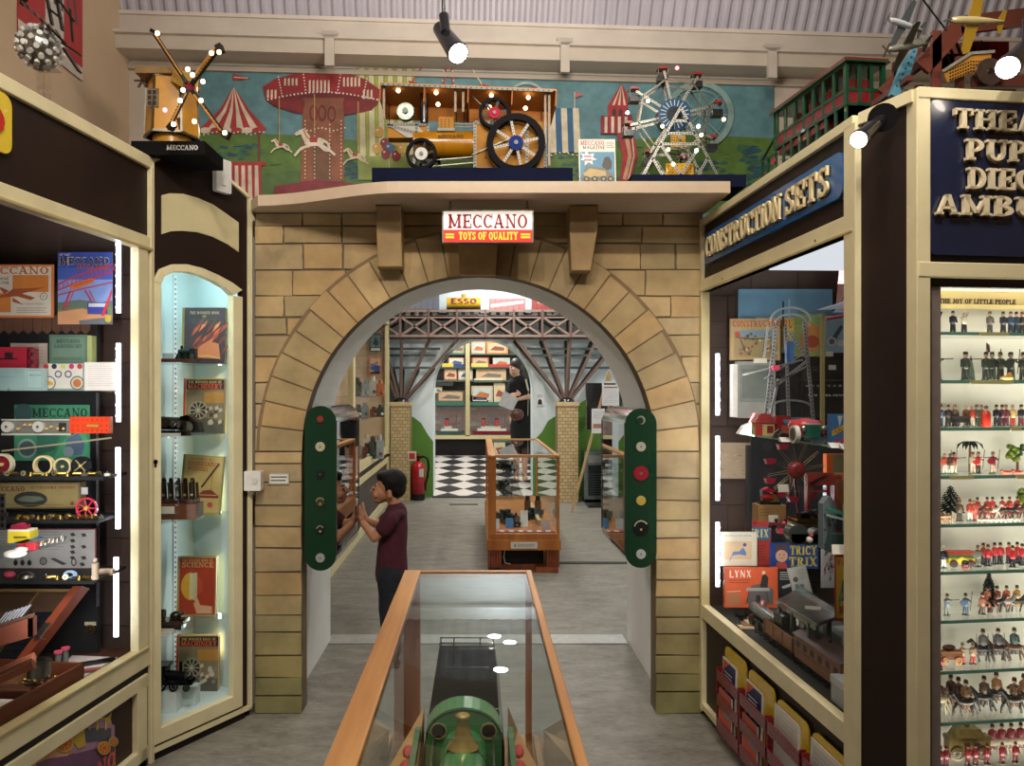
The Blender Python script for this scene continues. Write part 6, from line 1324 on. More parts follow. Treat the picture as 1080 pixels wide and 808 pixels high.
# ---- second level
def engr(a):
 a.rect(.01,.01,.99,.99,'#8e7a60')
 for k in range(70):x=.02+.9*rb.random();y=.1+.8*rb.random();a.line([(x,y),(x+.08,y+rb.uniform(-.03,.03))],.006,rb.choice(['#6d5442','#a89478','#5c4436','#9a6a58']))
board('engraved_board','old brown sepia picture board beside the light strip in the right cabinet','picture',756,467,811,505,3.165,engr,'#8a7458',.006)
q=Px(2.62);c=q(840,496);t=thing('toy_big_wheel',(c[0],2.62,A2z),'red hubbed toy big wheel with thin brass spokes and red seats, middle of right cabinet','model ferris wheel')
m=MB(q.F);m.lathe([(.001,.016),(.018,.014),(.03,.004),(.031,-.004)],'#a02430',24,T(c[0],c[1],0));m.build('hub',GLOSS,t)
m=MB(q.F);m.cyl((c[0],c[1],.016),(c[0],c[1],.022),.004,'#d8c8a0',n=8);m.build('hub_pin',METAL,t)
for i in range(12):
 a=radians(30*i+10);m=MB(q.F)
 for o_ in(-.05,.05):m.cyl((c[0]+.028*cos(a+o_*3),c[1]+.028*sin(a+o_*3),0),(c[0]+.1*cos(a+o_*.6),c[1]+.1*sin(a+o_*.6),0),.0012,'#b8a47c',n=5)
 m.build('spoke',METAL,t)
for a in(160,200,235,262,300,120):
 a=radians(a);x,z=c[0]+.098*cos(a),c[1]+.098*sin(a);m=MB(q.F);m.prism([(x-.018,z+.006),(x+.018,z+.006),(x+.012,z-.012),(x-.012,z-.012)],-.012,.012,'#a02c40');m.build('seat',GLOSS,t)
m=MB(q.F);m.bar((c[0],c[1]),(c[0]+.02,A2z),.006,(-.03,-.025),'#7a2430');m.bar((c[0],c[1]),(c[0]-.03,A2z),.006,(-.03,-.025),'#7a2430');m.box(c[0]-.05,c[0]+.05,A2z,A2z+.008,-.04,.03,'#7a2430');m.build('stand',GLOSS,t)
boxthing('set_box','orange framed box with a tan picture behind the brown card','box',872,479,903,507,2.75,2.78,'#d86428',lambda a:(a.rect(.2,.3,.85,1,'#8a7a58'),a.rect(.1,.25,.95,.3,'#d8c078'),[a.rect(.15+k*.16,.12,.2+k*.16,.2,'#e0c8a0')for k in range(5)]))
m=MB(front(2.6));g2=lambda x,y:(P(x,y,2.6).x,P(x,y,2.6).z)
for x0,y0,x1,y1 in((852,499,880,512),(852,512,854.5,541),(872,512,875,541),(855,517,872,519),(880,502,888,541)):a=g2(x0,y1);b=g2(x1,y0);m.box(a[0],b[0],a[1],b[1],-.03,0,'#a83c38')
m.bar(g2(854,510),g2(872,501),.006,(.0,.004),'#1c1a1a');tag(m.build('red_gantry',GLOSS),'red tin gantry with a black spanner on it, right of the big wheel','toy part')
m=MB(front(2.45));m.prism([(P(x,y,2.45).x,P(x,y,2.45).z)for x,y in((883,507),(903,503),(903,548),(884,540))],-.004,0,'#a8683c');tag(m.build('brown_card',PRINT),'plain brown card leaning by the window frame on the middle shelf','card')
t=boxthing('wooden_block_box','small light wooden box under the little red and black engine','box',800,533,829,sit(A2z,2.6),2.6,2.66,'#b08a5c',lambda a:a.lines(.05,.3,.4,.8,3,'#7a5430',.03),mat=PRINT)
q=Px(2.6);x0=q(803,0)[0];z=P(0,533,2.6).z;m=MB();m.box(x0,x0+.07,2.61,2.64,z,z+.01,'#1c1a1a');m.cyl((x0+.01,2.625,z+.024),(x0+.05,2.625,z+.024),.012,'#a82430',n=12);m.cyl((x0+.01,2.625,z+.03),(x0+.01,2.625,z+.05),.005,'#8a8478');m.box(x0+.045,x0+.065,2.61,2.64,z+.01,z+.045,'#6a5a34');m.prism([(x0+.01,z+.05),(x0+.07,z+.03),(x0+.08,z+.036),(x0+.03,z+.06)],-.02,.01,'#b02834',front(2.62));tag(m.build('toy_engine',GLOSS),'little red and black toy engine on the light wooden box','model engine')
m=MB();x0=P(838,0,2.5).x;m.box(x0,x0+.11,2.48,2.56,A2z+.02,A2z+.026,'#c8a04a');m.box(x0,x0+.11,2.48,2.56,A2z,A2z+.012,'#cdb878');m.box(x0+.02,x0+.05,2.5,2.53,A2z+.026,A2z+.04,'#3c3834');m.cyl((x0+.06,2.52,A2z+.03),(x0+.06,2.52,A2z+.05),.012,'#8a8278',n=10);m.cyl((x0+.085,2.51,A2z+.026),(x0+.085,2.51,A2z+.038),.014,'#6d6a64',n=12);m.cyl((x0+.03,2.52,A2z+.04),(x0+.08,2.52,A2z+.05),.004,'#9a948a',n=8);tag(m.build('gear_tray',METAL),'yellow edged tray of small grey gears behind the little carriages','tray')
for i,(x,Yq,c1,c2)in enumerate(((820,2.42,'#8a3040','#2c2824'),(828,2.36,'#5c4038','#c8506c'),(837,2.3,'#3a302c','#6a3038'))):
 m=MB();a=P(x,0,Yq).x;m.box(a-.02,a+.02,Yq,Yq+.02,A2z+.01,A2z+.024,c1);m.cyl((a-.012,Yq-.002,A2z+.01),(a-.012,Yq+.022,A2z+.01),.0095,c2,n=12);m.cyl((a+.012,Yq-.002,A2z+.01),(a+.012,Yq+.022,A2z+.01),.0095,c2,n=12);m.ball((a,Yq+.01,A2z+.032),.007,c2,8,5);tag(m.build('toy_carriage',GLOSS),('tiny dark red carriage nearest the wooden box on the middle shelf','tiny brown carriage with pink wheels, middle of three on the middle shelf','tiny black carriage, third along from the wooden box on the middle shelf')[i],'toy carriage')
m=MB();a=P(853,0,2.2).x;m.cyl((a-.03,2.2,A2z+.03),(a-.03,2.24,A2z+.03),.028,'#39423f',n=16);m.cyl((a+.03,2.2,A2z+.022),(a+.03,2.24,A2z+.022),.021,'#4a534f',n=16);m.box(a-.05,a+.05,2.2,2.24,A2z,A2z+.03,'#2c3230');m.ball((a,2.195,A2z+.014),.01,'#d8d0c8');m.ball((a+.005,2.193,A2z+.026),.006,'#b83040');tag(m.build('grey_machine',GLOSS),'dark grey machine with a tiny white and red figure before it, middle shelf','toy machine')
t=thing('toy_castle',(P(880,0,2.13).x,2.13,A2z),'grey speckled toy castle towers with green beams at the right of the middle shelf','toy castle')
for x0,x1,yt,pk in((868,882,524,True),(894,903,528,True)):
 m=MB(front(2.13));a=P(x0,0,2.13).x;b=P(x1,0,2.13).x;zt=P(0,yt,2.13).z;m.prism([(a,A2z),(b,A2z),(b,zt-.02),((a+b)/2+.004,zt),((a+b)/2-.004,zt),(a,zt-.02)],-.03,0,'#6d7a80')
 for k in range(8):m.box(a+.003+(k%3)*.011,a+.009+(k%3)*.011,A2z+.01+k*.014,A2z+.016+k*.014,0,.0005,'#3c484c')
 m.build('tower',PAINT,t)
m=MB();m.beam(P(872,537,2.12),P(903,545,2.04),.012,'#2f7a68',h=.008);m.beam(P(872,543,2.12),P(903,551,2.04),.006,'#9ac8b8');m.build('green_beam',GLOSS,t)
m=MB();a=P(884,0,2.1).x;m.prism([(a-.03,A2z),(a+.02,A2z),(a+.01,A2z+.05),(a-.02,A2z+.05)],-.03,0,'#2f4640',front(2.09));m.build('gate',PAINT,t)
for x0,x1,y,Yq,lab in((811,821,552,2.56,'white caption card under the wooden box on the middle shelf edge'),(821,832,516,2.5,'white caption card floating below the big wheel'),(878,894,578,2.06,'white caption card before the castle on the middle shelf')):
 m=MB(T(P(x0,0,Yq).x,Yq,(A2z+.001 if y>520 else P(0,y+3,Yq).z)));w_=S(x1-x0,Yq);m.add([(0,0,0),(w_,0,0),(w_+.004,.014,.024),(.004,.014,.024),(0,.001,-.0008),(w_,.001,-.0008),(w_+.004,.015,.023),(.004,.015,.023)],[(0,1,2,3),(4,7,6,5),(0,4,5,1),(1,5,6,2),(2,6,7,3),(3,7,4,0)],'#dcd8cc');tag(m.build('caption_card',PRINT),lab.replace('floating below','held up below'),'card')

# ---- floor of the cabinet
Z0=.46
board('book','red TRIX book standing behind the cream instruction sheet','book',787,547,813.5,597,3.15,lambda a:(a.rect(.03,.02,.97,.98,'#a8382c'),a.rect(.05,.55,.95,.82,'#3a6a88'),a.text('TRIX',.1,.6,.9,.78,'#d8c890',False,1.3),a.lines(.3,.1,.8,.45,6,'#7a2a24',.02),a.disc(.35,.9,.07,'#7a2a24')),'#8a2a24',.012)
board('instruction_sheet','cream instruction book sheet with a blue drawing beside the lower light strip','sheet',760,561,798.5,597,3.11,lambda a:(a.rect(.02,.03,.98,.97,'#d8cdb4'),a.text('INSTRUCTION BOOK',.1,.86,.85,.92,'#7a94a8',False),a.rect(.1,.2,.85,.72,'#d0b48c'),a.poly([(.3,.3),(.5,.34),(.7,.3),(.7,.4),(.62,.55),(.5,.42),(.34,.42)],'#5c7ab0'),a.disc(.66,.62,.05,'#3c5490'),a.line([(.25,.15),(.3,.3)],.02,'#5c7ab0')),'#cdc2a8',.003)
def tricy(a):
 a.rect(0,0,1,1,'#24427c');a.text('TRICY',.4,.54,.97,.9,'#d8c048',bold=1.25);a.text('TRIX',.38,.1,.97,.46,'#d8c048',bold=1.25);a.disc(.22,.5,.13,'#d0a080');a.poly([(.08,.6),(.1,.92),(.3,.95),(.36,.7),(.3,.78),(.14,.74)],'#5c3a2c');a.poly([(.08,0),(.12,.25),(.3,.25),(.36,0)],'#c04a3a');a.disc(.18,.55,.015,'#2c2020',8);a.disc(.27,.55,.015,'#2c2020',8);a.line([(.18,.4),(.27,.42)],.01,'#8a3a34')
board('set_box','dark blue TRICY TRIX box with a smiling face in the right cabinet','box',813.5,573,863,600,3.1,tricy,'#24427c',.02)
def lynx(a):
 a.rect(0,0,1,1,'#c8542c');a.text('LYNX',.08,.76,.5,.94,'#d8d0c0',False,1.1);a.lines(.08,.6,.5,.72,2,'#7a3424',.02);a.poly([(.38,.1),(.9,.08),(.92,.45),(.72,.62),(.5,.55)],'#5c5654');a.poly([(.66,.5),(.8,.48),(.82,.75),(.76,.85),(.7,.8)],'#2c2826');a.disc(.73,.88,.035,'#d8b090');a.rect(.4,.42,.84,.5,'#9a948c');a.line([(.45,.42),(.42,.15)],.015,'#2c2826');a.line([(.78,.42),(.82,.15)],.015,'#2c2826');a.rect(.04,.05,.3,.38,'#a86a48');a.line([(.04,.4),(.3,.42)],.01,'#e0d0b0')
board('set_box','orange LYNX box lid with a boy at a table near the cabinet floor','box',764.5,599,820.5,641,3.02,lynx,'#c8542c',.02)
board('leaflet','black leaflet with white text right of the orange LYNX lid','leaflet',820.5,600,838.5,627,3.0,lambda a:(a.lines(.12,.55,.88,.9,4,'#c8c4b8',.02),a.poly([(.2,.3),(.8,.45),(.7,.3),(.3,.22)],'#a8a498')),'#1c1e22',.002)
board('leaflet','tilted grey leaflet with round dials right of the black leaflet','leaflet',838,599,858,632,2.9,lambda a:(a.rect(.05,.03,.95,.97,'#a8a294'),a.disc(.3,.6,.14,'#55524a'),a.disc(.55,.35,.12,'#6d6a60'),a.disc(.3,.3,.08,'#8a8678'),a.lines(.5,.55,.9,.9,5,'#77736a',.015)),'#9a9486',.002,rot=14)
board('leaflet','grey leaflet of lattice drawings left of the yellow boy poster','leaflet',866,572,885,620,2.9,lambda a:[a.poly([(x:=.1+.7*rb.random(),y:=.1+.7*rb.random()),(x+.14,y+.04),(x+.08,y+.14)],rb.choice(['#5c4a44','#8a8680','#3c3836','#a85a4c']))for k in range(20)],'#b0a8a0',.002)
def kid(a):
 a.rect(.06,.04,.94,.96,'#d8a83a');a.rect(.7,.04,.94,.96,'#d8602c');a.poly([(.3,.3),(.34,.6),(.5,.68),(.66,.6),(.7,.3)],'#28447c');a.disc(.5,.8,.14,'#d8b090',14,.08);a.poly([(.36,.82),(.4,.93),(.62,.93),(.64,.82),(.5,.88)],'#6a4a2c');a.poly([(.12,.3),(.3,.5),(.38,.38),(.2,.2)],'#8a9a5c');a.text('M',.12,.84,.26,.94,'#c04a30',False);a.poly([(.2,.1),(.6,.14),(.62,.24),(.2,.22)],'#a85a3c')
board('poster','yellow and orange poster of a boy in blue by the right window frame','poster',880.5,585,903,655,2.42,kid,'#a82c28',.003)
t=thing('toy_station',(P(850,0,2.6).x,2.6,Z0),'toy station platform with a long grey roof and green edge boards, right cabinet floor','toy station')
m=MB();v=[P(820,632,2.75),P(840,622,2.85),P(883,650,2.45),P(862,658,2.35)];m.add(v+[p-Vector((0,0,.01))for p in v],[(0,3,2,1),(4,5,6,7),(0,4,7,3),(1,2,6,5),(0,1,5,4),(3,7,6,2)],'#8f8b82');m.build('roof',METAL,t)
m=MB();m.beam(v[0]-Vector((0,0,.012)),v[3]-Vector((0,0,.012)),.01,'#2c4a40',h=.02);m.beam(v[1]+Vector((0,0,.008)),v[2]+Vector((0,0,.008)),.008,'#34544a',h=.026);m.build('edge_board',GLOSS,t)
for p in(v[0].lerp(v[3],.15),v[0].lerp(v[3],.5),v[0].lerp(v[3],.9),v[1].lerp(v[2],.9)):
 m=MB();m.box(p.x-.006,p.x+.006,p.y+.02,p.y+.032,Z0,p.z-.012,'#33423c');m.build('post',GLOSS,t)
m=MB(T(*(v[0].lerp(v[2],.62)+Vector((0,0,.004))))@R(-20,'Z')@R(12,'X'));m.box(-.025,.025,-.012,.012,0,.001,'#dcd8cc');tag(m.build('caption_card',PRINT),'white caption card lying on the grey toy station roof','card')
# train along the window: positions measured on the plane of the window
def tu(x,y,w):return uv(x,y,FA,w)[0]
m=MB(FA);ua,ub=.15,LA-.09
for w_ in(-.085,-.125):m.box(ua,ub,Z0,Z0+.008,w_-.003,w_+.003,'#3c3c40')
for k in range(24):m.box(ua+.02+k*.04,ua+.03+k*.04,Z0,Z0+.003,-.14,-.07,'#4a4a4c')
tag(m.build('toy_track',METAL),'long straight toy railway track on the cabinet floor under the brown coach','toy track')
U0,U1=tu(796,670,-.105),tu(832,690,-.105);zt=Z0+.008
t=thing('toy_locomotive',FA@Vector(((U0+U1)/2,Z0,-.105)),'dark green toy steam locomotive at the head of the train in the right cabinet','toy locomotive')
m=MB(FA);m.cyl((U0+.01,zt+.062,-.105),(U1-.06,zt+.062,-.105),.026,'#3a4440',n=18);m.cyl((U0+.006,zt+.062,-.105),(U0+.01,zt+.062,-.105),.027,'#22282a',n=18);m.cyl((U0+.03,zt+.08,-.105),(U0+.03,zt+.115,-.105),.008,'#202426',n=12);m.ball((U0+.075,zt+.09,-.105),(.014,.02,.014),'#6a3a34',10,6);m.build('boiler',GLOSS,t)
m=MB(FA);m.box(U1-.065,U1,zt+.02,zt+.11,-.13,-.08,'#1f2624');m.box(U0,U1,zt+.012,zt+.034,-.125,-.085,'#1a1e1e');m.box(U0,U0+.004,zt+.006,zt+.03,-.13,-.08,'#6a2424');m.build('cab',GLOSS,t)
for k in range(5):m=MB(FA);x=U0+.025+k*(U1-U0-.05)/4;m.cyl((x,zt+.014,-.083),(x,zt+.014,-.078),.015,'#2c3230',n=16);m.build('wheel',METAL,t)
def coach(lab,name,x0,x1,yb,open_,c,h):
 U0,U1=tu(x0,yb,-.105),tu(x1,yb,-.105)
 t=thing(name,FA@Vector(((U0+U1)/2,Z0,-.105)),lab,'toy railway coach');z=zt+.022
 m=MB(FA)
 if open_:
  m.box(U0,U1,z,z+.006,-.145,-.065,c);m.box(U0,U1,z,z+h,-.145,-.139,c);m.box(U0,U1,z,z+h,-.071,-.065,c);m.box(U0,U0+.006,z,z+h,-.145,-.065,c);m.box(U1-.006,U1,z,z+h,-.145,-.065,c)
  for k in range(4):m.box(U0+(U1-U0)*k/3-.003,U0+(U1-U0)*k/3+.003,z,z+h,-.065,-.062,'#8a5a3c')
 else:
  m.box(U0,U1,z,z+h,-.15,-.06,c)
  for k in range(6):a=U0+(U1-U0)*(k+.25)/6;m.box(a,a+(U1-U0)*.085,z+h*.5,z+h*.78,-.06,-.0595,'#2c1c18')
  m.box(U0,U1,z+h*.38,z+h*.42,-.06,-.058,'#6a4434')
  for sd in(-.13,-.085):m.cyl((U1,z+h*.8,sd),(U1+.001,z+h*.8,sd),.003,'#3a241c',n=8)
 m.build('body',paint('brown tin',.45,.2,.2,30),t)
 if not open_:
  m=MB(FA);m.prism([(-.155+.1*i/8,z+h+.016*sin(pi*i/8))for i in range(9)],U0-.006,U1+.006,'#5c4640',Matrix(((0,0,1,0),(0,1,0,0),(1,0,0,0),(0,0,0,1))));
  for k in range(3):a=U0+(U1-U0)*(k+.5)/3;m.cyl((a,z+h+.012,-.105),(a,z+h+.024,-.105),.006,'#4a3630',n=10)
  m.build('roof',paint('roof tin',.4,.3,.2,30),t)
 m=MB(FA);m.box(U0+.005,U1-.005,zt+.01,z,-.13,-.08,'#2a211e');m.cyl((U1,zt+.016,-.105),(U1+.012,zt+.016,-.105),.005,'#b89a5c',n=8);m.build('underframe',METAL,t)
 for a in(U0+.03,U1-.03):m=MB(FA);m.cyl((a,zt+.013,-.078),(a,zt+.013,-.074),.014,'#4c3c34',n=14);m.build('wheel',METAL,t)
coach('brown open toy wagon between the locomotive and the brown coach','toy_wagon',818,848,695,True,'#9a6a4a',.05)
coach('brown tin toy railway coach with dark windows beside the window glass','toy_coach',852,902,735,False,'#8a5a40',.075)
m=MB(FA);a=tu(878,760,-.04);m.box(a,a+.10,Z0,Z0+.075,-.13,-.035,'#a8acb0');m.box(a-.002,a+.1,Z0+.055,Z0+.078,-.132,-.033,'#c8ccce');tag(m.build('white_box',PRINT,bevel=.002),'pale grey cardboard box at the near end of the right cabinet floor','box')
m=MB(FA);a=tu(880,690,-.24);m.box(a,a+.14,Z0+.07,Z0+.10,-.3,-.2,'#d0d0cc');m.box(a,a+.14,Z0,Z0+.07,-.3,-.2,'#4a3028');tag(m.build('carton',PRINT,bevel=.002),'dark carton with a white top behind the brown coach','box')
m=MB();a=P(768,0,3.0).x
for k in range(5):m.box(a+k*.02,a+.12+k*.018,2.86+k*.02,2.9+k*.02,Z0,Z0+.006+.004*k,['#b8a080','#8a6a4a','#c8bca0','#a88a64','#d0c8b0'][k])
tag(m.build('old_papers',PRINT),'jumble of old tan papers and card on the floor below the LYNX lid','papers',kind='stuff')
for k,(x,Yq,c1,lab)in enumerate(((836,2.85,'#8a4a3c','reddish toy figure on the station platform'),(842,2.8,'#c8c0b0','white toy figure on the station platform'),(850,2.75,'#4a3c58','dark toy figure on the station platform'),(829,2.9,'#6a4a34','brown toy figure at the far end of the platform'))):
 m=MB(T(P(x,0,Yq).x,Yq,Z0+.02));m.lathe([(.008,0),(.006,.02),(.009,.034),(.003,.042)],c1,8);m.ball((0,0,.047),.006,'#c89a7c',8,5);tag(m.build('toy_figure',LEAD),lab,'toy figure')
m=MB(FA);a0=tu(825,650,-.3);m.box(a0,a0+.5,Z0,Z0+.02,-.42,-.2,'#6d665c');tag(m.build('toy_platform',PAINT),'low grey toy platform under the station roof','toy platform')

# ---- magazine racks on the base of the right cabinet
for i,(x0,x1,y0,y1)in enumerate(((766,788,678,716),(791,818,702,745),(821,854,733,785),(858,899,767,830))):
 m=MB(FA);a=uv(x0,y0,FA,.002);b=uv(x1,y1-12,FA,.002);m.prism(rrect(a[0],b[0],.08,a[1]-.006,.03),.0,.007,'#d8b31c')
 m.build('yellow_panel',GLOSS,cabA)
racks=[(755,779,694),(779,808,722),(808,844,757),(845,900,800)]
for i,(x0,x1,yt)in enumerate(racks):
 ws=.036;a=uv(x0,yt,FA,ws)[0];b=uv(x1,yt,FA,ws)[0];a+=.004;b-=.006
 t=thing('magazine_rack',FA@Vector(((a+b)/2,.06,.05)),'red punched-metal magazine rack on the cabinet base, %s from the arch'%('first','second','third','fourth')[i],'rack')
 RD2='#7a1620';zt_=.30
 for j in range(3):
  z=.06+j*.092;m=MB(FA);m.box(a,b,z,z+.042,ws-.004,ws,RD2)
  n=int((b-a)/.016)
  for k in range(n):
   for r in range(2):m.cyl((a+(k+.5)*(b-a)/n,z+.012+r*.02,ws),(a+(k+.5)*(b-a)/n,z+.012+r*.02,ws+.0006),.0032,'#4c1018',n=6)
  m.build('front_strip',GLOSS,t)
 for u in(a,b-.004):
  m=MB(FA);m.box(u,u+.004,.05,zt_-.005,.014,ws,RD2)
  for k in range(12):m.box(u-.0006,u+.0046,.062+k*.019,.070+k*.019,ws-.012,ws-.004,'#4c1018')
  m.build('side_strip',GLOSS,t)
 m=MB(FA);m.box(a,b,.052,.058,.014,ws,RD2);m.build('base_strip',GLOSS,t)
 cols=[('#26305c','#c85a30','navy and orange booklet with a white edge'),('#26305c','#c85a30','navy and orange booklet with a white edge'),('#cfcac0','#b0a898','stack of pale magazines'),('#c4c0b8','#a8a298','clear folder of grey leaflets')][i]
 M=FA@T(a+.008,.075,.022)@R(-2,'X')
 m=MB(M);w_=(b-a-.02)*(.68 if i<2 else.8);h_=.262 if i<2 else.27
 for k in range(3 if i<2 else 6):m.box(k*.002,w_,0,h_-k*.006,-.0022*k-.0018,-.0022*k,'#d8d4cc')
 ar=Art(m,M,w_,h_,.0004);m.M=Matrix()
 if i<2:ar.rect(.04,.02,.96,.97,'#26305c');ar.poly([(.04,.8),(.5,.97),(.04,.97)],'#c85a30');ar.text('TOY',.2,.84,.8,.9,'#d8d4cc',False)if False else None;ar.lines(.15,.74,.8,.84,2,'#cfd0d8',.02);ar.poly([(.3,.55),(.8,.6),(.85,.7),(.4,.7)],'#a8b8d0');ar.rect(.1,.2,.9,.5,'#b0604c');ar.rect(.04,.02,.96,.2,'#b83a34')
 else:ar.rect(.06,.05,.95,.95,cols[0]);ar.lines(.1,.6,.9,.9,6,cols[1],.01)
 tag(m.build('magazine',PRINT),cols[2]+' in the %s rack from the arch'%('first','second','third','fourth')[i],'magazine')
 if i<2:
  M=FA@T(a+.01,.068,.030)@R(-1,'X');m=MB(M);m.box(0,w_-.006,0,.15,-.003,0,'#cfc8c0');ar=Art(m,M,w_-.006,.16,.0004);m.M=Matrix();ar.rect(.04,.3,.96,.97,'#b8583c');ar.rect(.4,.4,.9,.7,'#8a8ca0');ar.rect(.04,.03,.96,.3,'#c8543c')
  tag(m.build('magazine',PRINT),'orange covered booklet tucked low in the %s rack'%('first','second')[i],'magazine')
# ================================================================== TOY FIGURES
ORD=('top','second','third','fourth','fifth','sixth','seventh','eighth','ninth','lowest')
CSH.append(CSH[-1]-.118);m=MB(FC);m.box(.03,LC-.02,CSH[-1]-.008,CSH[-1],-.143,-.035,'#cfe8e0');m.build('glass_shelf',SHELFG,cabC)
FIGC={}
def fu(px,si,w):return uv(px,sit(CSH[si],1.9),FC,w)[0]
def fplace(key,maker,px,si,w,desc,name,cat,rz=0,sc=1):
 sc=sc*1.22 if not name.startswith('toy_tree')else sc*1.1;loc=FC@Vector((fu(px,si,w),CSH[si]+.0005,w));lab='%s on the %s figure shelf'%(desc,ORD[si]);gp='toy figures, %s, %s shelf'%(desc,ORD[si])
 if key in FIGC:o=dup(FIGC[key],loc,rz,sc);
 else:m=MB();maker(m);o=m.build(name,LEAD);o.location=loc;o.rotation_euler=(0,0,radians(rz));o.scale=(sc,sc,sc);FIGC[key]=o
 tag(o,lab,cat,gp if(desc,si)in FSEEN else None);
 if(desc,si)in FSEEN:FSEEN[(desc,si)]['group']=gp
 FSEEN.setdefault((desc,si),o);return o
FSEEN={}
def man(m,coat,legs,hat,pose='stand',x=0,z=0,b=True):
 if b:m.cyl((x,0,z),(x,0,z+.0015),.007,'#4a5a40',n=10)
 for s in(-1,1):m.cyl((x+s*.0035,0,z+.001),(x+s*.002,0,z+.019),.0024,legs,n=7,r1=.003)
 m.lathe([(.001,.017),(.0052,.018),(.0046,.025),(.0062,.031),(.005,.0345),(.001,.036)],coat,9,T(x,0,z)@SC(1,.75,1))
 if pose=='aim':m.cyl((x-.004,-.002,z+.031),(x+.006,-.006,z+.033),.002,coat,n=6);m.cyl((x,-.006,z+.033),(x+.022,-.005,z+.034),.0009,'#3a2c20',n=5)
 elif pose=='wave':m.cyl((x+.005,0,z+.033),(x+.009,0,z+.043),.0018,coat,n=6);m.cyl((x-.005,0,z+.033),(x-.008,-.002,z+.024),.0018,coat,n=6)
 elif pose=='spear':m.cyl((x+.008,-.003,z+.01),(x+.012,-.003,z+.05),.0007,'#5a4630',n=5);m.cyl((x+.005,0,z+.033),(x+.009,-.003,z+.028),.0018,coat,n=6);m.cyl((x-.007,-.003,z+.026),(x-.007,-.005,z+.026),.007,coat,n=10)
 else:
  for s in(-1,1):m.cyl((x+s*.0056,0,z+.033),(x+s*.0068,-.002,z+.021),.0018,coat,n=6)
 m.ball((x,0,z+.0395),.0034,'#c8987a',8,5)
 if hat:m.cyl((x,0,z+.041),(x,0,z+.0455),.0034,hat,n=8,r1=.0026)
def rider(m,horse,coat,hat,foot=True,s=1):
 M0=m.M;m.M=M0@SC(s,s,s)
 m.ball((0,0,.024),(.015,.0055,.0068),horse,10,6);m.cyl((-.011,0,.026),(-.019,0,.037),.0045,horse,r1=.003,n=8);m.cyl((-.018,0,.038),(-.026,0,.034),.0033,horse,r1=.002,n=8);m.cyl((.014,0,.026),(.02,0,.014),.0018,horse,r1=.001,n=6)
 for x,dx in((-.011,-.007),(-.009,.002),(.01,.006),(.012,-.001)):m.cyl((x,.002,.021),(x+dx,.002,.011),.0024,horse,r1=.0016,n=6);m.cyl((x+dx,.002,.011),(x+dx*1.4+.002,.002,.001),.0015,horse,n=6)
 if coat:m.M=m.M@T(0,0,.009);man(m,coat,coat if foot else '#cfc4b0',hat,'stand',0,.002,False)
 m.M=M0
def cedar(m,c='#1e2a22',s=1):
 m.cyl((0,0,0),(0,0,.075*s),.003*s,'#4a3a2c',n=8,r1=.001);r=random.Random(4)
 for k in range(11):
  z=(.018+.0055*k)*s;R_=(.034*(1-k/13))*s*(1+r.uniform(-.15,.15))
  for q in range(9):a=q*2*pi/9+k*.5;m.add([(0,0,z+.003),(R_*cos(a-.22),R_*sin(a-.22)*.5,z),(R_*1.08*cos(a),R_*1.08*sin(a)*.5,z-.003*s),(R_*cos(a+.22),R_*sin(a+.22)*.5,z),(0,0,z+.006*s)],[(0,1,2,3),(4,3,2,1)],c)
def palm(m):
 m.cyl((0,0,0),(0,0,.05),.0028,'#8a6a54',n=8,r1=.002)
 for q in range(8):
  a=q*2*pi/8+.2;d=Vector((cos(a),sin(a)*.5,0));n=Vector((-sin(a),cos(a),0))*.0035;p=[Vector((0,0,.05)),d*.011+Vector((0,0,.058)),d*.022+Vector((0,0,.053)),d*.028+Vector((0,0,.042))]
  m.add([p[0]-n*.4,p[0]+n*.4,p[1]+n,p[1]-n,p[2]+n,p[2]-n,p[3]],[(0,1,2,3),(3,2,4,5),(5,4,6)],'#22362c')
def bush(m,c1='#7d8c2c',c2='#3c5a34',s=1):
 m.cyl((0,0,0),(0,0,.03*s),.003*s,'#6a3a2c',n=8);r=random.Random(9)
 for k in range(26):m.ball((r.uniform(-.02,.02)*s,r.uniform(-.008,.008)*s,(.028+r.uniform(0,.034))*s),.0065*s,r.choice([c1,c2,c2]),6,4)
def cart(m,body,roof,wheel,s=1):
 m.box(-.026*s,.026*s,-.008,.008,.012*s,.026*s,body);m.box(-.027*s,.027*s,-.009,.009,.026*s,.031*s,roof)
 for x in(-.016*s,.016*s):m.ring(x,.009*s,.006*s,.009*s,-.001,.001,wheel,12,M=T(0,-.0095,0)@R(90,'X'));[m.bar((x-.007*s*cos(a),.009*s-.007*s*sin(a)),(x+.007*s*cos(a),.009*s+.007*s*sin(a)),.0012,(-.0005,.0005),wheel,T(0,-.0095,0)@R(90,'X'))for a in(0,pi/4,pi/2,3*pi/4)]
def MN(px,si,coat,legs,hat,desc,pose='stand',w=-.07,rz=0,sc=1):fplace(('m',coat,legs,hat,pose),lambda m:man(m,coat,legs,hat,pose),px,si,w,desc,'toy_figure','toy figure',rz,sc)
def RD_(px,si,horse,coat,hat,desc,w=-.08,rz=0,sc=1):fplace(('r',horse,coat,hat),lambda m:rider(m,horse,coat,hat),px,si,w,desc,'toy_horse' if not coat else 'toy_rider','toy rider',rz,sc)
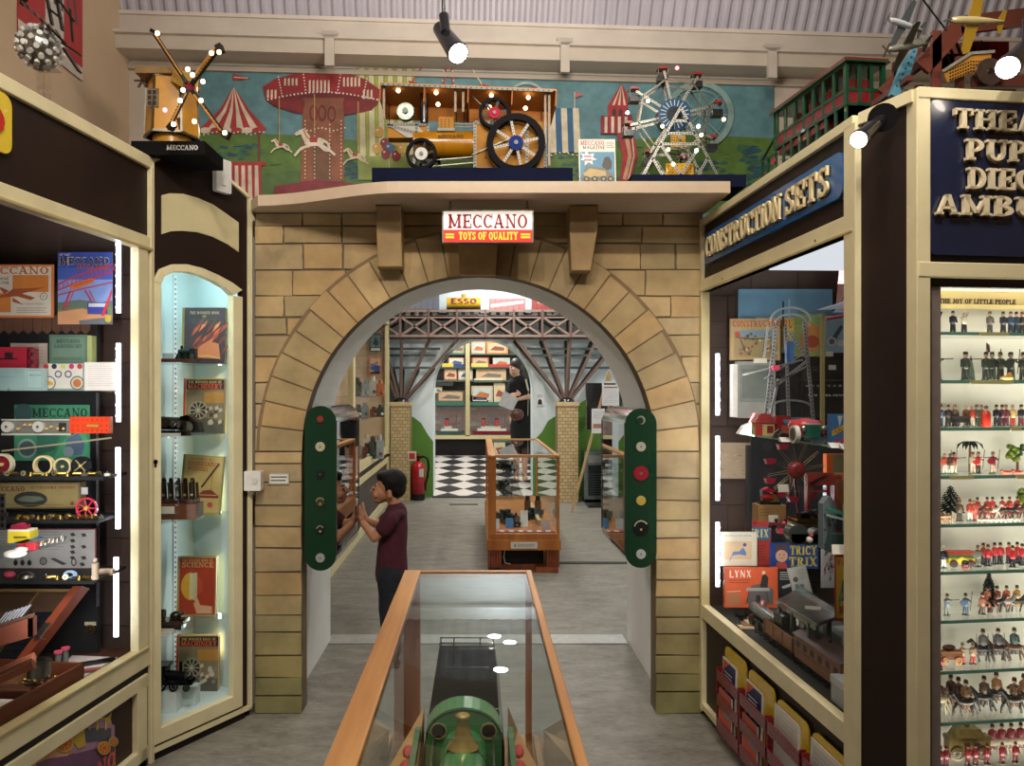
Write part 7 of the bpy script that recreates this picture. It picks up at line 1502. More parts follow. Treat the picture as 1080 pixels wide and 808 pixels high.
# shelf by shelf, left to right
for a in((982,0,'#20222c','#1a1c22','#20222c','navy clad toy man at the left end'),(989,0,'#24232a','#1c1b20','#5a3430','dark suited toy man waving a red hat','wave'),(1005,0,'#26282c','#1c1d20','#26282c','toy man in a dark peaked cap','stand'),(1017,0,'#cbbfa4','#1e1f22',None,'white shirted toy man with one arm raised','wave'),(1044,0,'#6a625a','#4a443e','#5a524a','grey coated toy man'),(1058,0,'#2c2e34','#24262a','#2c2e34','slim dark coated toy man'),(1066,0,'#3c4a5c','#2a3440','#6a4a3c','blue grey seated toy figure'),(1072,0,'#34404c','#242c34','#2a2420','dark blue toy figure at the right','stand'),(1078,0,'#4a3c34','#2c2824','#8a3c30','brown toy figure at the right end')):MN(*a)
for x,p,d in((981,'spear','dark green toy soldier with slanting rifle at left end'),(994,'aim','dark green toy soldier aiming a rifle, first along'),(1018,'stand','dark green toy soldier standing close behind another'),(1024,'aim','dark green toy soldier aiming a rifle, second along'),(1040,'stand','dark helmeted toy soldier standing upright'),(1046,'spear','dark toy soldier beside the flag pole'),(1055,'stand','grey green toy soldier crouching in the cluster'),(1066,'spear','dark toy soldier with a long rifle at the right'),(1071,'aim','dark toy soldier at the right of the cluster'),(1079,'stand','dark toy soldier at the right end')):MN(x,1,'#343a30','#2c3029','#30362c',d,p,sc=1.3)
fplace('tent',lambda m:(m.lathe([(.008,0),(.006,.02),(.001,.052)],'#5c6a58',10)),1024,1,-.11,'grey green pointed toy tent','toy_tent','toy tent')
fplace('flag',lambda m:(m.cyl((0,0,0),(0,0,.08),.0008,'#6a5a4a',n=6),m.prism([(0,.08),(.006,.075),(.007,.06),(.002,.058)],0,.001,'#5c1c24',R(90,'X'))),1042,1,-.1,'dark red toy flag on a pole','toy_flag','toy flag')
fplace('dog',lambda m:(m.ball((0,0,.006),(.014,.006,.005),'#c08a3c',8,5),m.ball((.005,0,.012),(.006,.004,.005),'#b87c34',8,5)),1062,1,-.05,'tan crouching toy figure','toy_figure','toy figure')
for x,c,l,h,d in((981,'#2a2a2e','#202024','#2a2a2e','dark toy man at the left end'),(992,'#56607a','#3a4256','#2a2c34','blue skirted seated toy woman'),(1000,'#3c3430','#2a2624','#5a4438','dark toy man on the bench'),(1007,'#6a5444','#4a3c34','#8a7860','brown clad toy man at the cart'),(1019,'#8a5c48','#c8b8a0',None,'small brown toy child'),(1025,'#b84838','#c8b8a0',None,'small red toy child'),(1030,'#4c5448','#3c443a','#4c5448','grey green toy man'),(1035,'#7a7048','#5a5438','#8a7860','olive toy figure'),(1051,'#1c1e26','#181a20','#1c1e26','black uniformed toy policeman'),(1057,'#5c2c34','#4a2028','#3a2420','maroon toy figure'),(1061,'#6a3438','#5a2028','#8a6050','paler maroon toy figure'),(1068,'#c8a868','#a83c34','#b89a6a','cream and red toy figure'),(1077,'#2a2a30','#6a2c30','#3a2a28','dark toy man at the right end')):MN(x,2,c,l,h,d)
fplace('red',lambda m:(m.lathe([(.0085,0),(.0085,.026),(.006,.032),(.001,.034)],'#c83828',14),m.ball((0,0,.04),.004,'#6a4a3a')),1040,2,-.06,'broad bright red cloaked toy figure','toy_figure','toy figure')
fplace('bench',lambda m:cart(m,'#2c2624','#3a3230','#242022',.7),1012,2,-.07,'black toy cart','toy_cart','toy cart')
fplace('palm1',palm,1023,3,-.1,'toy palm tree with dark drooping fronds near the middle','toy_tree','toy tree',0,1.25);fplace('palm1',palm,979,3,-.1,'toy palm tree half hidden at the left end','toy_tree','toy tree',30,1.2)
for x,c,l,h,p,d in((981,'#b8483c','#8a5c44',None,'spear','red toy warrior at the left end'),(996,'#c85a48','#d8cfc0',None,'spear','red and white toy warrior with a raised spear'),(1002,'#4a3830','#d0c8b8',None,'spear','dark shielded toy warrior'),(1010,'#c8503c','#e0d8b8','#6a2c34','aim','white skirted toy warrior aiming'),(1026,'#cbb8a0','#c0b098','#a84840','stand','pale robed toy figure beside the palm'),(1031,'#b83430','#3a3028',None,'spear','scarlet toy warrior right of the palm'),(1036,'#c8bca4','#b8a890','#a8483c','aim','cream toy warrior right of the palm'),(1047,'#8a2434','#c0a890','#a86a5c','spear','crimson shielded toy warrior')):MN(x,3,c,l,h,d,p)
for x in(1061,1073):fplace('lie',lambda m:(m.ball((0,0,.004),(.012,.004,.004),'#c04028',8,5),m.ball((-.01,0,.007),.0035,'#a8543c',6,4)),x,3,-.05,'red toy figure lying down','toy_figure','toy figure')
fplace('bush',bush,1073,3,-.11,'yellow green toy tree','toy_tree','toy tree',0,1.0)
fplace('cedar',cedar,1003,4,-.1,'spreading dark toy cedar','toy_tree','toy tree',0,1.0)
for x in(985,991,998):RD_(x,4,'#a8764c',None,None,'small tan toy deer',-.05,0,.62)
for x,c,l,h,d in((982,'#8a3a34','#5c4a3a','#6a2c28','red brown toy huntsman at the left end'),(1012,'#6a5a4a','#5a4c3c','#c86a50','toy man in brown under the cedar'),(1023,'#c84c3c','#e0d8d0','#8a2c28','pale and red toy huntsman'),(1027,'#cc6a58','#c85c50',None,'pinkish red toy huntsman')):MN(x,4,c,l,h,d)
for x,hc in((1032,'#5c3426'),(1040,'#7a4830'),(1048,'#d8cec0'),(1056,'#3c2820'),(1066,'#2c2220'),(1074,'#5c3426')):RD_(x,4,hc,'#b83a2c','#2a1c1c','red coated toy huntsman riding a %s horse'%{'#5c3426':'dark chestnut','#7a4830':'light chestnut','#d8cec0':'white','#3c2820':'brown','#2c2220':'black'}[hc],rz=180 if x%16 else 0,sc=.85)
for k in range(9):fplace('hound',lambda m:(m.ball((0,0,.006),(.006,.002,.0025),'#d8ccb8',8,5),m.ball((.006,0,.009),.002,'#a87850',6,4),[m.cyl((x,0,.005),(x,0,0),.0008,'#d8ccb8',n=5)for x in(-.004,.004)]),1034+k*5,4,-.042,'tiny white toy hound','toy_hound','toy dog')
fplace('bush',bush,1081,4,-.11,'green toy tree at the right end','toy_tree','toy tree',40,1.1)
MN(985,5,'#4a4a30','#38382a','#2c2c20','olive brown toy figure at the left end',sc=1.1);MN(995,5,'#1c2434','#d8d4cc','#e0dcd4','navy and white toy nurse')
fplace('wagon',lambda m:(m.box(-.027,.027,-.009,.009,.008,.019,'#d8b82c'),m.box(-.027,.027,-.009,.009,.019,.026,'#3c6a3c'),m.box(-.028,.028,-.01,.01,.026,.033,'#c04838'),m.prism([(-.02,.012),(0,.022),(.02,.012)],.009,.0095,'#e0c840',R(90,'X')),[m.cyl((x,-.009,.008),(x,-.012,.008),.008,'#3a2420',n=14)for x in(-.018,.018)]),1012,5,-.08,'yellow, green and red toy wagon','toy_wagon','toy wagon')
fplace('cannonman',lambda m:(m.ring(0,.008,.004,.008,-.001,.001,'#7a2c24',12,M=R(90,'X')),m.ball((0,0,.012),.007,'#3a2a24')),1018,5,-.05,'small red and black toy wheel barrow','toy_cart','toy cart');MN(1031,5,'#77736a','#6a665c','#77736a','plain grey toy statue','spear')
for x in(1037,1042,1049,1055,1064,1068,1073,1078):MN(x,5,'#c42c30','#22222c','#1c1c22' if x%2 else '#4a2c22','marching scarlet coated toy soldier with a %s hat'%('black' if x%2 else 'brown'),w=-.055-.02*(x%3),rz=(x*7)%30)
fplace('cedar',cedar,1043,6,-.1,'big dark toy cedar','toy_tree','toy tree',60,1.15)
for x,c,l,h,p,d in((983,'#cc4a28','#6a6a58','#2a2a2e','spear','dark toy knight with an orange shield'),(1003,'#77808a','#8a8a84','#5a3c30','aim','grey armoured toy knight'),(1018,'#5a6c84','#3c4a5c','#2a2c30','spear','toy knight with a blue grey shield'),(1036,'#a86a54','#5a4a40','#3a2c2c','stand','brown toy knight under the cedar')):MN(x,6,c,l,h,d,p)
for x,hc,cc in((1043,'#6a4434','#c8785c'),(1053,'#2c2622','#8a4a38'),(1063,'#8a8478','#c85a3c'),(1074,'#3a332c','#c8983c')):RD_(x,6,hc,cc,'#3a302c','toy knight in %s galloping on a %s horse'%({'#c8785c':'pink','#8a4a38':'brown','#c85a3c':'orange','#c8983c':'yellow'}[cc],{'#6a4434':'brown','#2c2622':'black','#8a8478':'grey','#3a332c':'dark'}[hc]),rz=180)
fplace('cedar',cedar,984,7,-.11,'dark toy cedar at the left end','toy_tree','toy tree',10,.85)
fplace('coach',lambda m:(cart(m,'#6a3c24','#8a5430','#a8703c',.9),m.ball((0,0,.034),(.014,.006,.006),'#5c3020')),1001,7,-.08,'brown and gold toy state carriage','toy_carriage','toy carriage');MN(992,7,'#b8382c','#8a3428','#6a5a48','red toy footman before the carriage',w=-.045,sc=.7)
for x,p,d in((1019,'aim','toy trumpeter in gold and red'),(1026,'stand','toy attendant in gold and red')):MN(x,7,'#a88a6a','#a83c34','#8a7a5c',d,p)
for x,hc,cc,d in((1035,'#1e1c1e','#6a6460','grey toy lancer on a black horse'),(1051,'#3c281e','#5c5a5c','grey toy lancer on a brown horse, middle one'),(1068,'#5a3a26','#4a5a58','grey green toy lancer on a chestnut horse')):RD_(x,7,hc,cc,'#4a4440',d,sc=1.25)
for k,x in enumerate((1031,1043,1048,1060)):fplace('lance',lambda m:m.cyl((0,0,0),(-.004,0,.062),.0007,'#5a5048',n=5),x,7,-.07,'thin upright toy lance','toy_lance','toy lance')
for x,hc,cc,d in((988,'#b8a888','#5a3c30','brown coated toy rider on cream horse at left end'),(1001,'#c8b898','#6a4a3c','toy rider on a pale cream horse'),(1009,'#6a4c38','#4a2c24','dark red toy rider on a brown horse'),(1017,'#2a201c','#8a6444','tan toy rider on a black horse, first along'),(1036,'#241e1c','#5c4438','brown toy rider on a tall black horse'),(1049,'#201a18','#a8784c','tan toy rider on a black horse, second along'),(1068,'#2c2420','#7a5a40','toy rider on a dark horse near the right'),(1078,'#3a2a22','#9a6c48','toy rider on a dark brown horse at the right end')):RD_(x,8,hc,cc,'#3a2a24',d,w=-.06-.02*(x%3),sc=1.35)
fplace('gcoach',lambda m:(cart(m,'#8a7440','#7a6638','#6a5630',1.5),m.prism([(-.03,.045),(.03,.045),(.018,.062),(-.018,.062)],-.012,.012,'#8a7440',R(90,'X')),m.box(-.012,-.002,-.0125,-.0122,.022,.036,'#2c2418'),m.box(.006,.016,-.0125,-.0122,.022,.036,'#2c2418'),m.ball((0,0,.066),.005,'#7a6638'),m.ball((-.024,0,.05),.004,'#7a6638'),m.ball((.024,0,.05),.004,'#7a6638')),1020,9,-.08,'large gilded toy royal coach','toy_coach','toy coach',0,1.1)
for x in(983,992,998,1021,1029,1041,1057,1071):MN(x,9,'#9a2a30','#6a2028','#6a2028','dark red walking toy footman',w=-.05,sc=.95)
for x in(1045,1055,1065,1075):RD_(x,9,'#c8baa0','#8a2c34','#3a2a2c','red coated toy postilion on a cream horse',w=-.09,sc=1.2)
for i,(x,si,n)in enumerate(((1033,0,38),(1023,1,56),(981,2,11),(1066,2,14),(1002,3,30),(1072,3,12))):
 m=MB(FC);a=fu(x,si,-.033);m.box(a,a+n*.0021,CSH[si]-.009,CSH[si]-.001,-.034,-.032,'#cfc88a');tag(m.build('shelf_ticket',PRINT),'pale yellow ticket strip on the %s figure shelf, %s'%(ORD[si],('central','right of centre','at the left end','at the right','left of centre','at the right end')[i]),'ticket')
# ================================================================== GLASS CASE WITH THE STEAM LOCOMOTIVE
X0,X1,YF,YN,HC=-.21,.149,2.15,.62,.85;HB=.377
t=thing('display_case',(-.03,1.38,0),'long oak framed glass case with a green model steam locomotive in the foreground','display case')
m=MB();m.box(X0,X0+.046,YN,YF,HC-.02,HC,'#fff'+'fff');m.build('left_rail',OAK,t,bevel=.003)
m=MB();m.box(X1-.017,X1,YN,YF,HC-.02,HC,'#ffffff');m.build('right_rail',OAK,t,bevel=.003)
for a,b in((YF-.018,YF),(YN,YN+.03)):m=MB();m.box(X0+.046,X1-.017,a,b,HC-.018,HC-.001,'#ffffff');m.build('end_rail',OAKX,t)
for a,b in((X0,X0+.045),(X1-.017,X1)):
 for y0,y1 in((YF-.03,YF),(YN,YN+.03)):m=MB();m.box(a,b,y0,y1,0,HC-.02,'#ffffff');m.build('corner_post',OAKZ,t)
m=MB();m.box(X0+.046,X1-.017,YN+.03,YF-.018,HC-.008,HC-.004,'#ffffff');m.build('top_glass',CASEG,t)
m=MB();m.box(X0+.006,X0+.009,YN+.03,YF-.03,HB,HC-.02,'#ffffff');m.box(X1-.009,X1-.006,YN+.03,YF-.03,HB,HC-.02,'#ffffff');m.box(X0+.04,X1-.017,YF-.012,YF-.009,HB,HC-.02,'#ffffff');m.build('side_glass',SHELFG,t)
m=MB();m.box(X0+.003,X1-.003,YN,YF-.002,HB-.06,HB,'#ffffff');m.box(X0+.003,X1-.003,YN+.02,YF-.02,.0,HB-.06,'#ffffff');m.build('plinth',noisy('case plinth wood','#7a5030','#93643c',8,.5,(1,.1,1)),t)
m=MB();
for a in(X0+.05,X1-.035):m.box(a,a+.014,YN+.05,YF-.03,HB,HB+.02,'#8a5434')
m.build('inner_moulding',OAK,t)
for s,xs,lab in((-1,X0+.056,'left'),(1,X1-.038,'right')):
 tt=thing('side_board',(xs,1.25,HB),'tan board with a green plaque and red emblem, on the %s of the green locomotive'%lab,'board')
 X=lambda d:-.027+s*d;pp=[(.078,.8,.715),(.078,1.3,.71),(.088,1.6,.69),(.132,2.05,.44),(.132,1.3,.70),(.132,.8,.705)]
 m=MB();m.add([(X(a),y,z)for a,y,z in pp]+[(X(a),y,HB)for a,y,z in pp],[(0,1,2,3,4,5)[::s],(6,7,8,9,10,11)[::-s]]+[(i,6+i,6+(i+1)%6,(i+1)%6)for i in range(6)],'#c0925a');m.build('board',PRINT,tt)
 m=MB();m.box(*sorted((X(.08),X(.09))),.95,1.4,.715,.735,'#5c7a5c');m.build('plaque',PAINT,tt)
 m=MB()
 for k in range(7):m.ball((X(.1+.006*sin(k*2)),1.0+.055*k,.722),(.010,.022,.008),'#c04a50',8,5)
 m.build('emblem',PAINT,tt)
LX=-.027;GRN='#4a8a58'
t=thing('model_locomotive',(LX,1.3,HB),'green model steam locomotive with a brass dome and black tender inside the glass case','model locomotive')
LG=paint('loco enamel',.22,var=.06,coat=.5)
m=MB();m.cyl((LX,1.36,.712),(LX,.98,.712),.042,GRN,n=32)
for y in(1.28,1.18,1.08):m.cyl((LX,y,.712),(LX,y-.003,.712),.0424,'#1e3a28',n=32)
m.cyl((LX,.98,.712),(LX,.9,.712),.043,'#1c1e1e',n=32);m.cyl((LX,.9,.712),(LX,.892,.712),.036,'#2a2c2c',n=32);m.build('boiler',LG,t)
m=MB();m.lathe([(.0265,0),(.024,.004),(.017,.012),(.012,.024),(.0095,.038),(.0085,.046),(.012,.049),(.012,.053),(.006,.055),(.001,.052)],'#d8bc78',24,T(LX,1.285,.7525)@SC(1.05,1.05,1));m.build('brass_dome',paint('polished brass',.25,.65,.05),t)
m=MB();m.cyl((LX,.94,.75),(LX,.94,.81),.013,'#1a1c1c',n=20,r1=.015);m.build('chimney',GLOSS,t)
w_=.068;arc=[(LX+w_*cos(pi*i/14),.736+.052*sin(pi*i/14))for i in range(15)]
pl=arc+[(LX-w_,.47),(LX+w_,.47)]
m=MB(front(1.355));m.prism(pl,0,.006,GRN)
for s in(-1,1):m.ring(LX+s*.0445,.750,.0125,.0145,.006,.008,'#b8a468',20);
for a,b in zip(arc,arc[1:]):m.bar((LX+(a[0]-LX)*.97,.736+(a[1]-.736)*.97),(LX+(b[0]-LX)*.97,.736+(b[1]-.736)*.97),.0014,(.006,.0066),'#15181a')
m.build('cab_front',LG,t)
for s in(-1,1):m=MB(front(1.355));m.cyl((LX+s*.0445,.750,.004),(LX+s*.0445,.750,.007),.0125,'#0e0f10',n=20);m.build('round_window',GLOSS,t)
m=MB()
for i in range(14):
 a,b=arc[i],arc[i+1];m.add([(a[0],1.348,a[1]),(b[0],1.348,b[1]),(b[0],1.40,b[1]),(a[0],1.40,a[1]),(a[0],1.348,a[1]+.004),(b[0],1.348,b[1]+.004),(b[0],1.40,b[1]+.004),(a[0],1.40,a[1]+.004)],[(0,1,2,3),(4,7,6,5),(0,4,5,1),(2,6,7,3)],'#5f9a68')
m.build('cab_roof',LG,t)
m=MB();m.box(LX-w_,LX-w_+.003,1.355,1.46,.47,.745,GRN);m.box(LX+w_-.003,LX+w_,1.355,1.46,.47,.745,GRN);m.build('cab_sides',LG,t)
m=MB();m.box(LX-.064,LX+.064,1.405,1.76,.745,.765,'#17181b');m.prism([(LX-.075,.47),(LX+.075,.47),(LX+.075,.69),(LX+.064,.765),(LX-.064,.765),(LX-.075,.69)],-.35,0,'#1b1d20',front(1.41));m.build('tender',GLOSS,t)
m=MB()
for y in(1.70,1.74):m.box(LX-.062,LX+.062,y,y+.003,.775,.778,'#0e0f12');m.box(LX-.062,LX+.062,y,y+.003,.788,.790,'#0e0f12')
for x in(LX-.06,LX-.03,LX+.03,LX+.06):m.box(x-.0015,x+.0015,1.74,1.743,.765,.79,'#0e0f12');m.box(x-.0015,x+.0015,1.70,1.703,.765,.79,'#0e0f12')
m.box(LX-.05,LX+.05,1.6,1.603,.766,.772,'#26282c');m.build('luggage_rail',GLOSS,t)
for s in(-1,1):
 m=MB();m.cyl((LX+s*.052,1.35,.742),(LX+s*.052,.95,.73),.0016,'#b8b8b0',n=8);m.cyl((LX+s*.048,1.18,.733),(LX+s*.036,1.18,.738),.0018,'#b8b8b0',n=6);m.cyl((LX+s*.052,1.26,.735),(LX+s*.056,1.19,.700),.0022,'#b8b8b0',n=8);m.build('handrail',METAL,t)
m=MB();m.box(LX-.062,LX+.062,.9,1.78,.44,.475,'#17181a');m.box(LX-.072,LX+.072,.885,.9,.45,.5,'#a82c2c');m.box(LX-.045,LX+.045,.95,1.36,.475,.66,'#1b1d1e');m.build('frame',GLOSS,t)
for k,y in enumerate((.97,1.08,1.19,1.30,1.5,1.6,1.7)):
 for s in(-1,1):m=MB();m.cyl((LX+s*.05,y,HB+.046),(LX+s*.06,y,HB+.046),.042 if k<4 else.036,'#2c5a3c',n=20);m.cyl((LX+s*.06,y,HB+.046),(LX+s*.064,y,HB+.046),.012,'#8a8a84',n=12);m.build('wheel',GLOSS,t)
m=MB();m.box(LX-.045,LX-.035,.7,1.95,HB,HB+.006,'#6a665e');m.box(LX+.035,LX+.045,.7,1.95,HB,HB+.006,'#6a665e');tag(m.build('model_rails',METAL),'pair of short steel rails under the green model locomotive','rails')

# ================================================================== SECOND CASE IN THE BACK ROOM
X0,X1,YA,YB,HT=.07,.608,5.71,7.8,.886
t=thing('display_case',(.34,6.7,0),'brown wooden glass case of dark model locomotives standing in the back room','display case')
for a,b in((X0,X0+.06),(X1-.03,X1)):m=MB();m.box(a,b,YA,YB,HT-.03,HT,'#ffffff');m.build('side_rail',OAK,t,bevel=.004)
for a in(YA,YB-.04):m=MB();m.box(X0+.06,X1-.03,a,a+.04,HT-.02,HT,'#ffffff');m.build('end_rail',OAKX,t)
for a,b in((X0,X0+.06),(X1-.02,X1)):
 for y0 in(YA,YB-.05):m=MB();m.box(a,b,y0,y0+.05,.27,HT-.02,'#ffffff');m.build('corner_post',CASEW,t)
m=MB();m.box(X0,X1,YA-.005,YB,.25,.295,'#ffffff');m.box(X0-.01,X1+.01,YA-.012,YB,.17,.25,'#ffffff');m.build('plinth',CASEW,t,bevel=.004)
for x in(X0,X1-.1):
 for y in(YA,YB-.12):
  m=MB();m.box(x,x+.1,y+.006,y+.1,.04,.17,'#ffffff');[m.cyl((x+.012+k*.019,y+.006,.04),(x+.012+k*.019,y+.006,.17),.008,'#ffffff',n=10)for k in range(5)];m.build('fluted_leg',WOODR,t)
m=MB();m.box(X0,X1-.01,YA+.1,YB-.1,.0,.04,'#ffffff');m.box(X0+.36,X1-.01,YA-.01,YA+.1,0,.04,'#ffffff');m.build('base',WOODR,t)
m=MB();m.box(X0+.11,X1-.11,YA+.13,YA+.14,.04,.17,'#15110f');m.build('dark_panel',PAINT,t)
m=MB();m.box(X0+.17,X0+.37,YA-.014,YA-.012,.185,.235,'#d8d4cc');m.prism([(X0+.19,.2),(X0+.215,.2),(X0+.2025,.222)],.0145,.015,'#8a8070',front(YA));m.box(X0+.225,X0+.35,YA-.0146,YA-.014,.2,.22,'#b8b4aa');m.build('notice_label',PRINT,t)
m=MB();m.box(X0+.06,X1-.03,YA+.04,YB-.04,HT-.012,HT-.008,'#ffffff');m.build('top_glass',CASEG,t)
m=MB();m.box(X0+.05,X1-.02,YA+.01,YA+.014,.29,HT-.03,'#ffffff');m.box(X1-.012,X1-.008,YA+.05,YB-.05,.29,HT-.03,'#ffffff');m.box(X0+.01,X0+.014,YA+.05,YB-.05,.29,HT-.03,'#ffffff');m.build('side_glass',SHELFG,t)
SH2={.295:0}
for i,z in enumerate((.50,.68)):
 m=MB();m.box(X0+.02,X0+.30,YA+.4,YB-.1,z-.006,z,'#fff'+'fff');m.build('glass_shelf',SHELFG,t)
def loco2(x,y,z,s,rz,lab,c='#1f2625'):
 tt=thing('model_locomotive',(x,y,z),lab,'model locomotive');M=T(x,y,z)@R(rz)@SC(s,s,s)
 m=MB(M);m.cyl((0,-.2,.1),(0,.08,.1),.042,c,n=16);m.cyl((0,-.205,.1),(0,-.2,.1),.038,'#8a9094',n=16);m.cyl((0,-.17,.13),(0,-.17,.175),.014,c,n=12);m.ball((0,-.05,.145),.018,'#6a7478',10,6);m.build('boiler',METAL,tt)
 m=MB(M);m.box(-.055,.055,.08,.18,.05,.17,c);m.box(-.06,.06,.075,.185,.17,.178,'#2c3436');m.box(-.05,.05,-.22,.4,.035,.05,c);m.box(-.055,.055,.2,.4,.05,.12,c);m.build('cab',GLOSS,tt)
 for k in range(6):
  for sd in(-1,1):m=MB(M);m.cyl((sd*.042,-.17+k*.1,.034),(sd*.05,-.17+k*.1,.034),.034 if k<3 else.024,'#5a6468',n=14);m.build('wheel',METAL,tt)
loco2(.25,6.1,.296,.62,25,'large dark model locomotive at the front left of the wooden case');loco2(.42,6.35,.296,.5,-35,'smaller dark model locomotive at the front right of the wooden case');loco2(.22,6.4,.501,.62,12,'dark model locomotive on the middle glass shelf of the wooden case');loco2(.24,6.5,.681,.5,30,'dark model locomotive on the top glass shelf of the wooden case')
for i,(x,y,c)in enumerate(((.13,5.9,'#c8ccd0'),(.24,5.93,'#4a7ab0'),(.36,6.0,'#dcdcd8'),(.52,5.85,'#c8b8b8'))):
 m=MB(T(x,y,.296)@R(-20,'X'));m.box(-.03,.03,0,.004,0,.08 if i!=2 else.13,c);tag(m.build('display_card',PRINT),('pale grey','blue','tall white','pinkish')[i]+' card standing low in the front of the wooden case','card')
m=MB(T(.5,6.7,.296));m.box(-.03,.0,-.6,.4,.0,.035,'#c8b888');tag(m.build('wooden_ramp',PAINT),'long cream strip lying in the right of the wooden case','strip')
for k in range(2):m=MB(T(.42+.09*k,6.55,.296));m.box(-.025,.025,-.03,.03,0,.13,'#7a5434');m.cyl((0,0,.13),(0,0,.17),.02,'#3a2c24',n=10);tag(m.build('toy_chimney_block',PAINT),'brown block with a dark pot in the wooden case, %s one'%('left','right')[k],'toy part')
m=MB();m.box(X0+.06,X1-.03,YA+.03,YA+.09,.296,.302,'#a83c44');
for k in range(6):m.box(X0+.09+k*.07,X0+.125+k*.07,YA+.03,YA+.09,.302,.304,'#d8d4cc')
tag(m.build('striped_strip',PRINT),'red and white strip along the front floor of the wooden case','strip')
m=MB();m.tube([(.2,5.8,.16),(.19,5.78,.1),(.2,5.77,.06),(.24,5.78,.05)],.004,'#c8c4bc');tag(m.build('power_cable',PAINT),'white cable hanging below the wooden case','cable')

# ================================================================== PORTHOLE SHOWCASES IN THE ARCH
def stad(cx,z0,z1,r,n=12):return[(cx+r*cos(pi*i/n),z1-r+r*sin(pi*i/n))for i in range(n+1)]+[(cx+r*cos(pi+pi*i/n),z0+r+r*sin(pi+pi*i/n))for i in range(n+1)]
for sd,lab in((-1,'left'),(1,'right')):
 cx=sd*.665+(.0 if sd<0 else.015);z0,z1,r,YF_,YB_=.605,1.298,.0665,3.19,3.78;F_=front(YF_)
 if sd>0:z0+=.012;z1-=.01
 t=thing('wall_showcase',(cx,3.48,z0),'long rounded green and chrome showcase set in the %s side of the arch'%lab,'showcase')
 m=MB(F_);m.prism(stad(cx,z0,z1,r),0,.006,'#12341f');m.build('green_front',paint('green enamel',.18,var=.1,coat=.6),t)
 S_=stad(cx,z0,z1,r);m=MB(F_)
 for a,b in zip(S_,S_[1:]+S_[:1]):
  if abs(a[0]-b[0])<1e-4 and abs(a[1]-b[1])>.1 and(a[0]-cx)*sd<0:continue
  m.prism([a,b,(cx+(b[0]-cx)*.93,b[1]*.995+.003),(cx+(a[0]-cx)*.93,a[1]*.995+.003)],-(YB_-YF_),0,'#c8c8c8')
 m.build('chrome_shell',CHROME,t)
 m=MB(F_);xi=cx-sd*r
 for zz in(z0+r-.004,z1-r-.004):m.box(xi-.003,xi+.003,zz,zz+.008,-(YB_-YF_),0,'#d0d0d0')
 for yy in(0,-(YB_-YF_)):m.box(xi-.003,xi+.003,z0+r,z1-r,yy-.004,yy+.004,'#d0d0d0')
 m.build('chrome_trim',CHROME,t)
 m=MB(F_);m.box(xi,xi+sd*.003,z0+r,z1-r,-(YB_-YF_)+.004,-.004,'#ffffff');m.build('side_glass',SIDEG,t)
 m=MB(F_);m.box(cx-.05,cx+.05,z0+.03,z1-.03,-(YB_-YF_)-.004,-(YB_-YF_),'#20201f');m.box(cx+sd*.05,cx+sd*.054,z0+.03,z1-.03,-(YB_-YF_),0,'#2c3430');m.build('lining',PAINT,t)
 q3=lambda y:EYE-(y-VY)/FP*YF_
 D_=((442,.014,'#8a3428'),(471,.02,'#b8b090'),(500,.018,'#1c1e1c'),(529,.02,'#3c3a24'),(558,.018,'#20221e'),(588,.019,'#9a9c98'))if sd<0 else((443,.018,'#8a8a7a'),(471,.02,'#a8a490'),(499,.031,'#8c1c28'),(527.6,.02,'#b89a3c'),(556,.034,'#111312'),(584,.02,'#a8aaa6'))
 for k,(y,rr,c)in enumerate(D_):
  m=MB(F_);m.cyl((cx,q3(y),.006),(cx,q3(y),.012),rr,c,n=24)
  if k in(3,4):m.ring(cx,q3(y),rr*.75,rr*.9,.012,.0125,'#b0a880',14,30,170);m.box(cx-.004,cx+.004,q3(y)-.012,q3(y)-.004,.012,.013,'#b0a068')
  elif k==0 and sd>0:m.cyl((cx-.004,q3(y)-.002,.012),(cx-.004,q3(y)-.002,.0125),rr*.8,'#12341f',n=18)
  else:m.cyl((cx,q3(y),.012),(cx,q3(y),.014),rr*.2,'#6a665c',n=10)
  m.build('round_badge',GLOSS,t)

# ================================================================== BACK ROOM
FK=frame((-1.085,4.3),(-1.135,9.5));LK=5.2
t=thing('display_cabinet',(-1.4,7,0),'cream framed glazed cabinet along the left of the back room','display cabinet')
m=MB(FK);m.box(0,LK,0,2.35,-.62,-.6,'#b8a888');m.box(LK-.03,LK,0,2.35,-.6,-.03,'#bcae92');m.box(0,LK,2.28,2.35,-.6,-.02,'#b8a888');m.box(0,LK,.64,.67,-.6,-.02,'#8a8478');m.box(0,.03,0,2.35,-.6,-.03,'#8a7c64');m.build('carcass',PLASTER,t)
m=MB(FK)
for a,b in((0,.1),(2.30,2.42),(LK-.1,LK)):m.box(a,b,.6,2.3,-.03,.015,'#d8cb9a')
m.box(0,LK,.62,.7,-.03,.015,'#d8cb9a');m.box(0,LK,2.2,2.35,-.03,.015,'#d8cb9a');m.box(0,LK,.5,.56,-.03,.012,'#d8cb9a');m.box(LK-.09,LK,0,.55,-.03,.012,'#d8cb9a');m.box(0,LK,0,.08,-.03,.012,'#d8cb9a');m.build('frame',CREAM,t)
m=MB(FK);m.box(0,LK,.56,.62,-.03,.0,'#1c1412');m.box(0,LK-.08,.08,.5,-.03,-.01,'#4c443e');m.box(LK-.002,LK+.03,0,2.3,-.3,.01,'#2a2220');m.build('base_panel',DARK,t)
m=MB(FK);m.box(.1,LK-.1,.7,2.2,-.012,-.008,'#ffffff');m.build('glass_pane',GLASS,t)
for y in(418,440):m=MB(FK);z=P(0,y,8.5).z;m.box(2.5,LK-.1,z-.01,z,-.55,-.06,'#cfe0d8');m.build('glass_shelf',SHELFG,t)
z1k=P(0,418,8.5).z
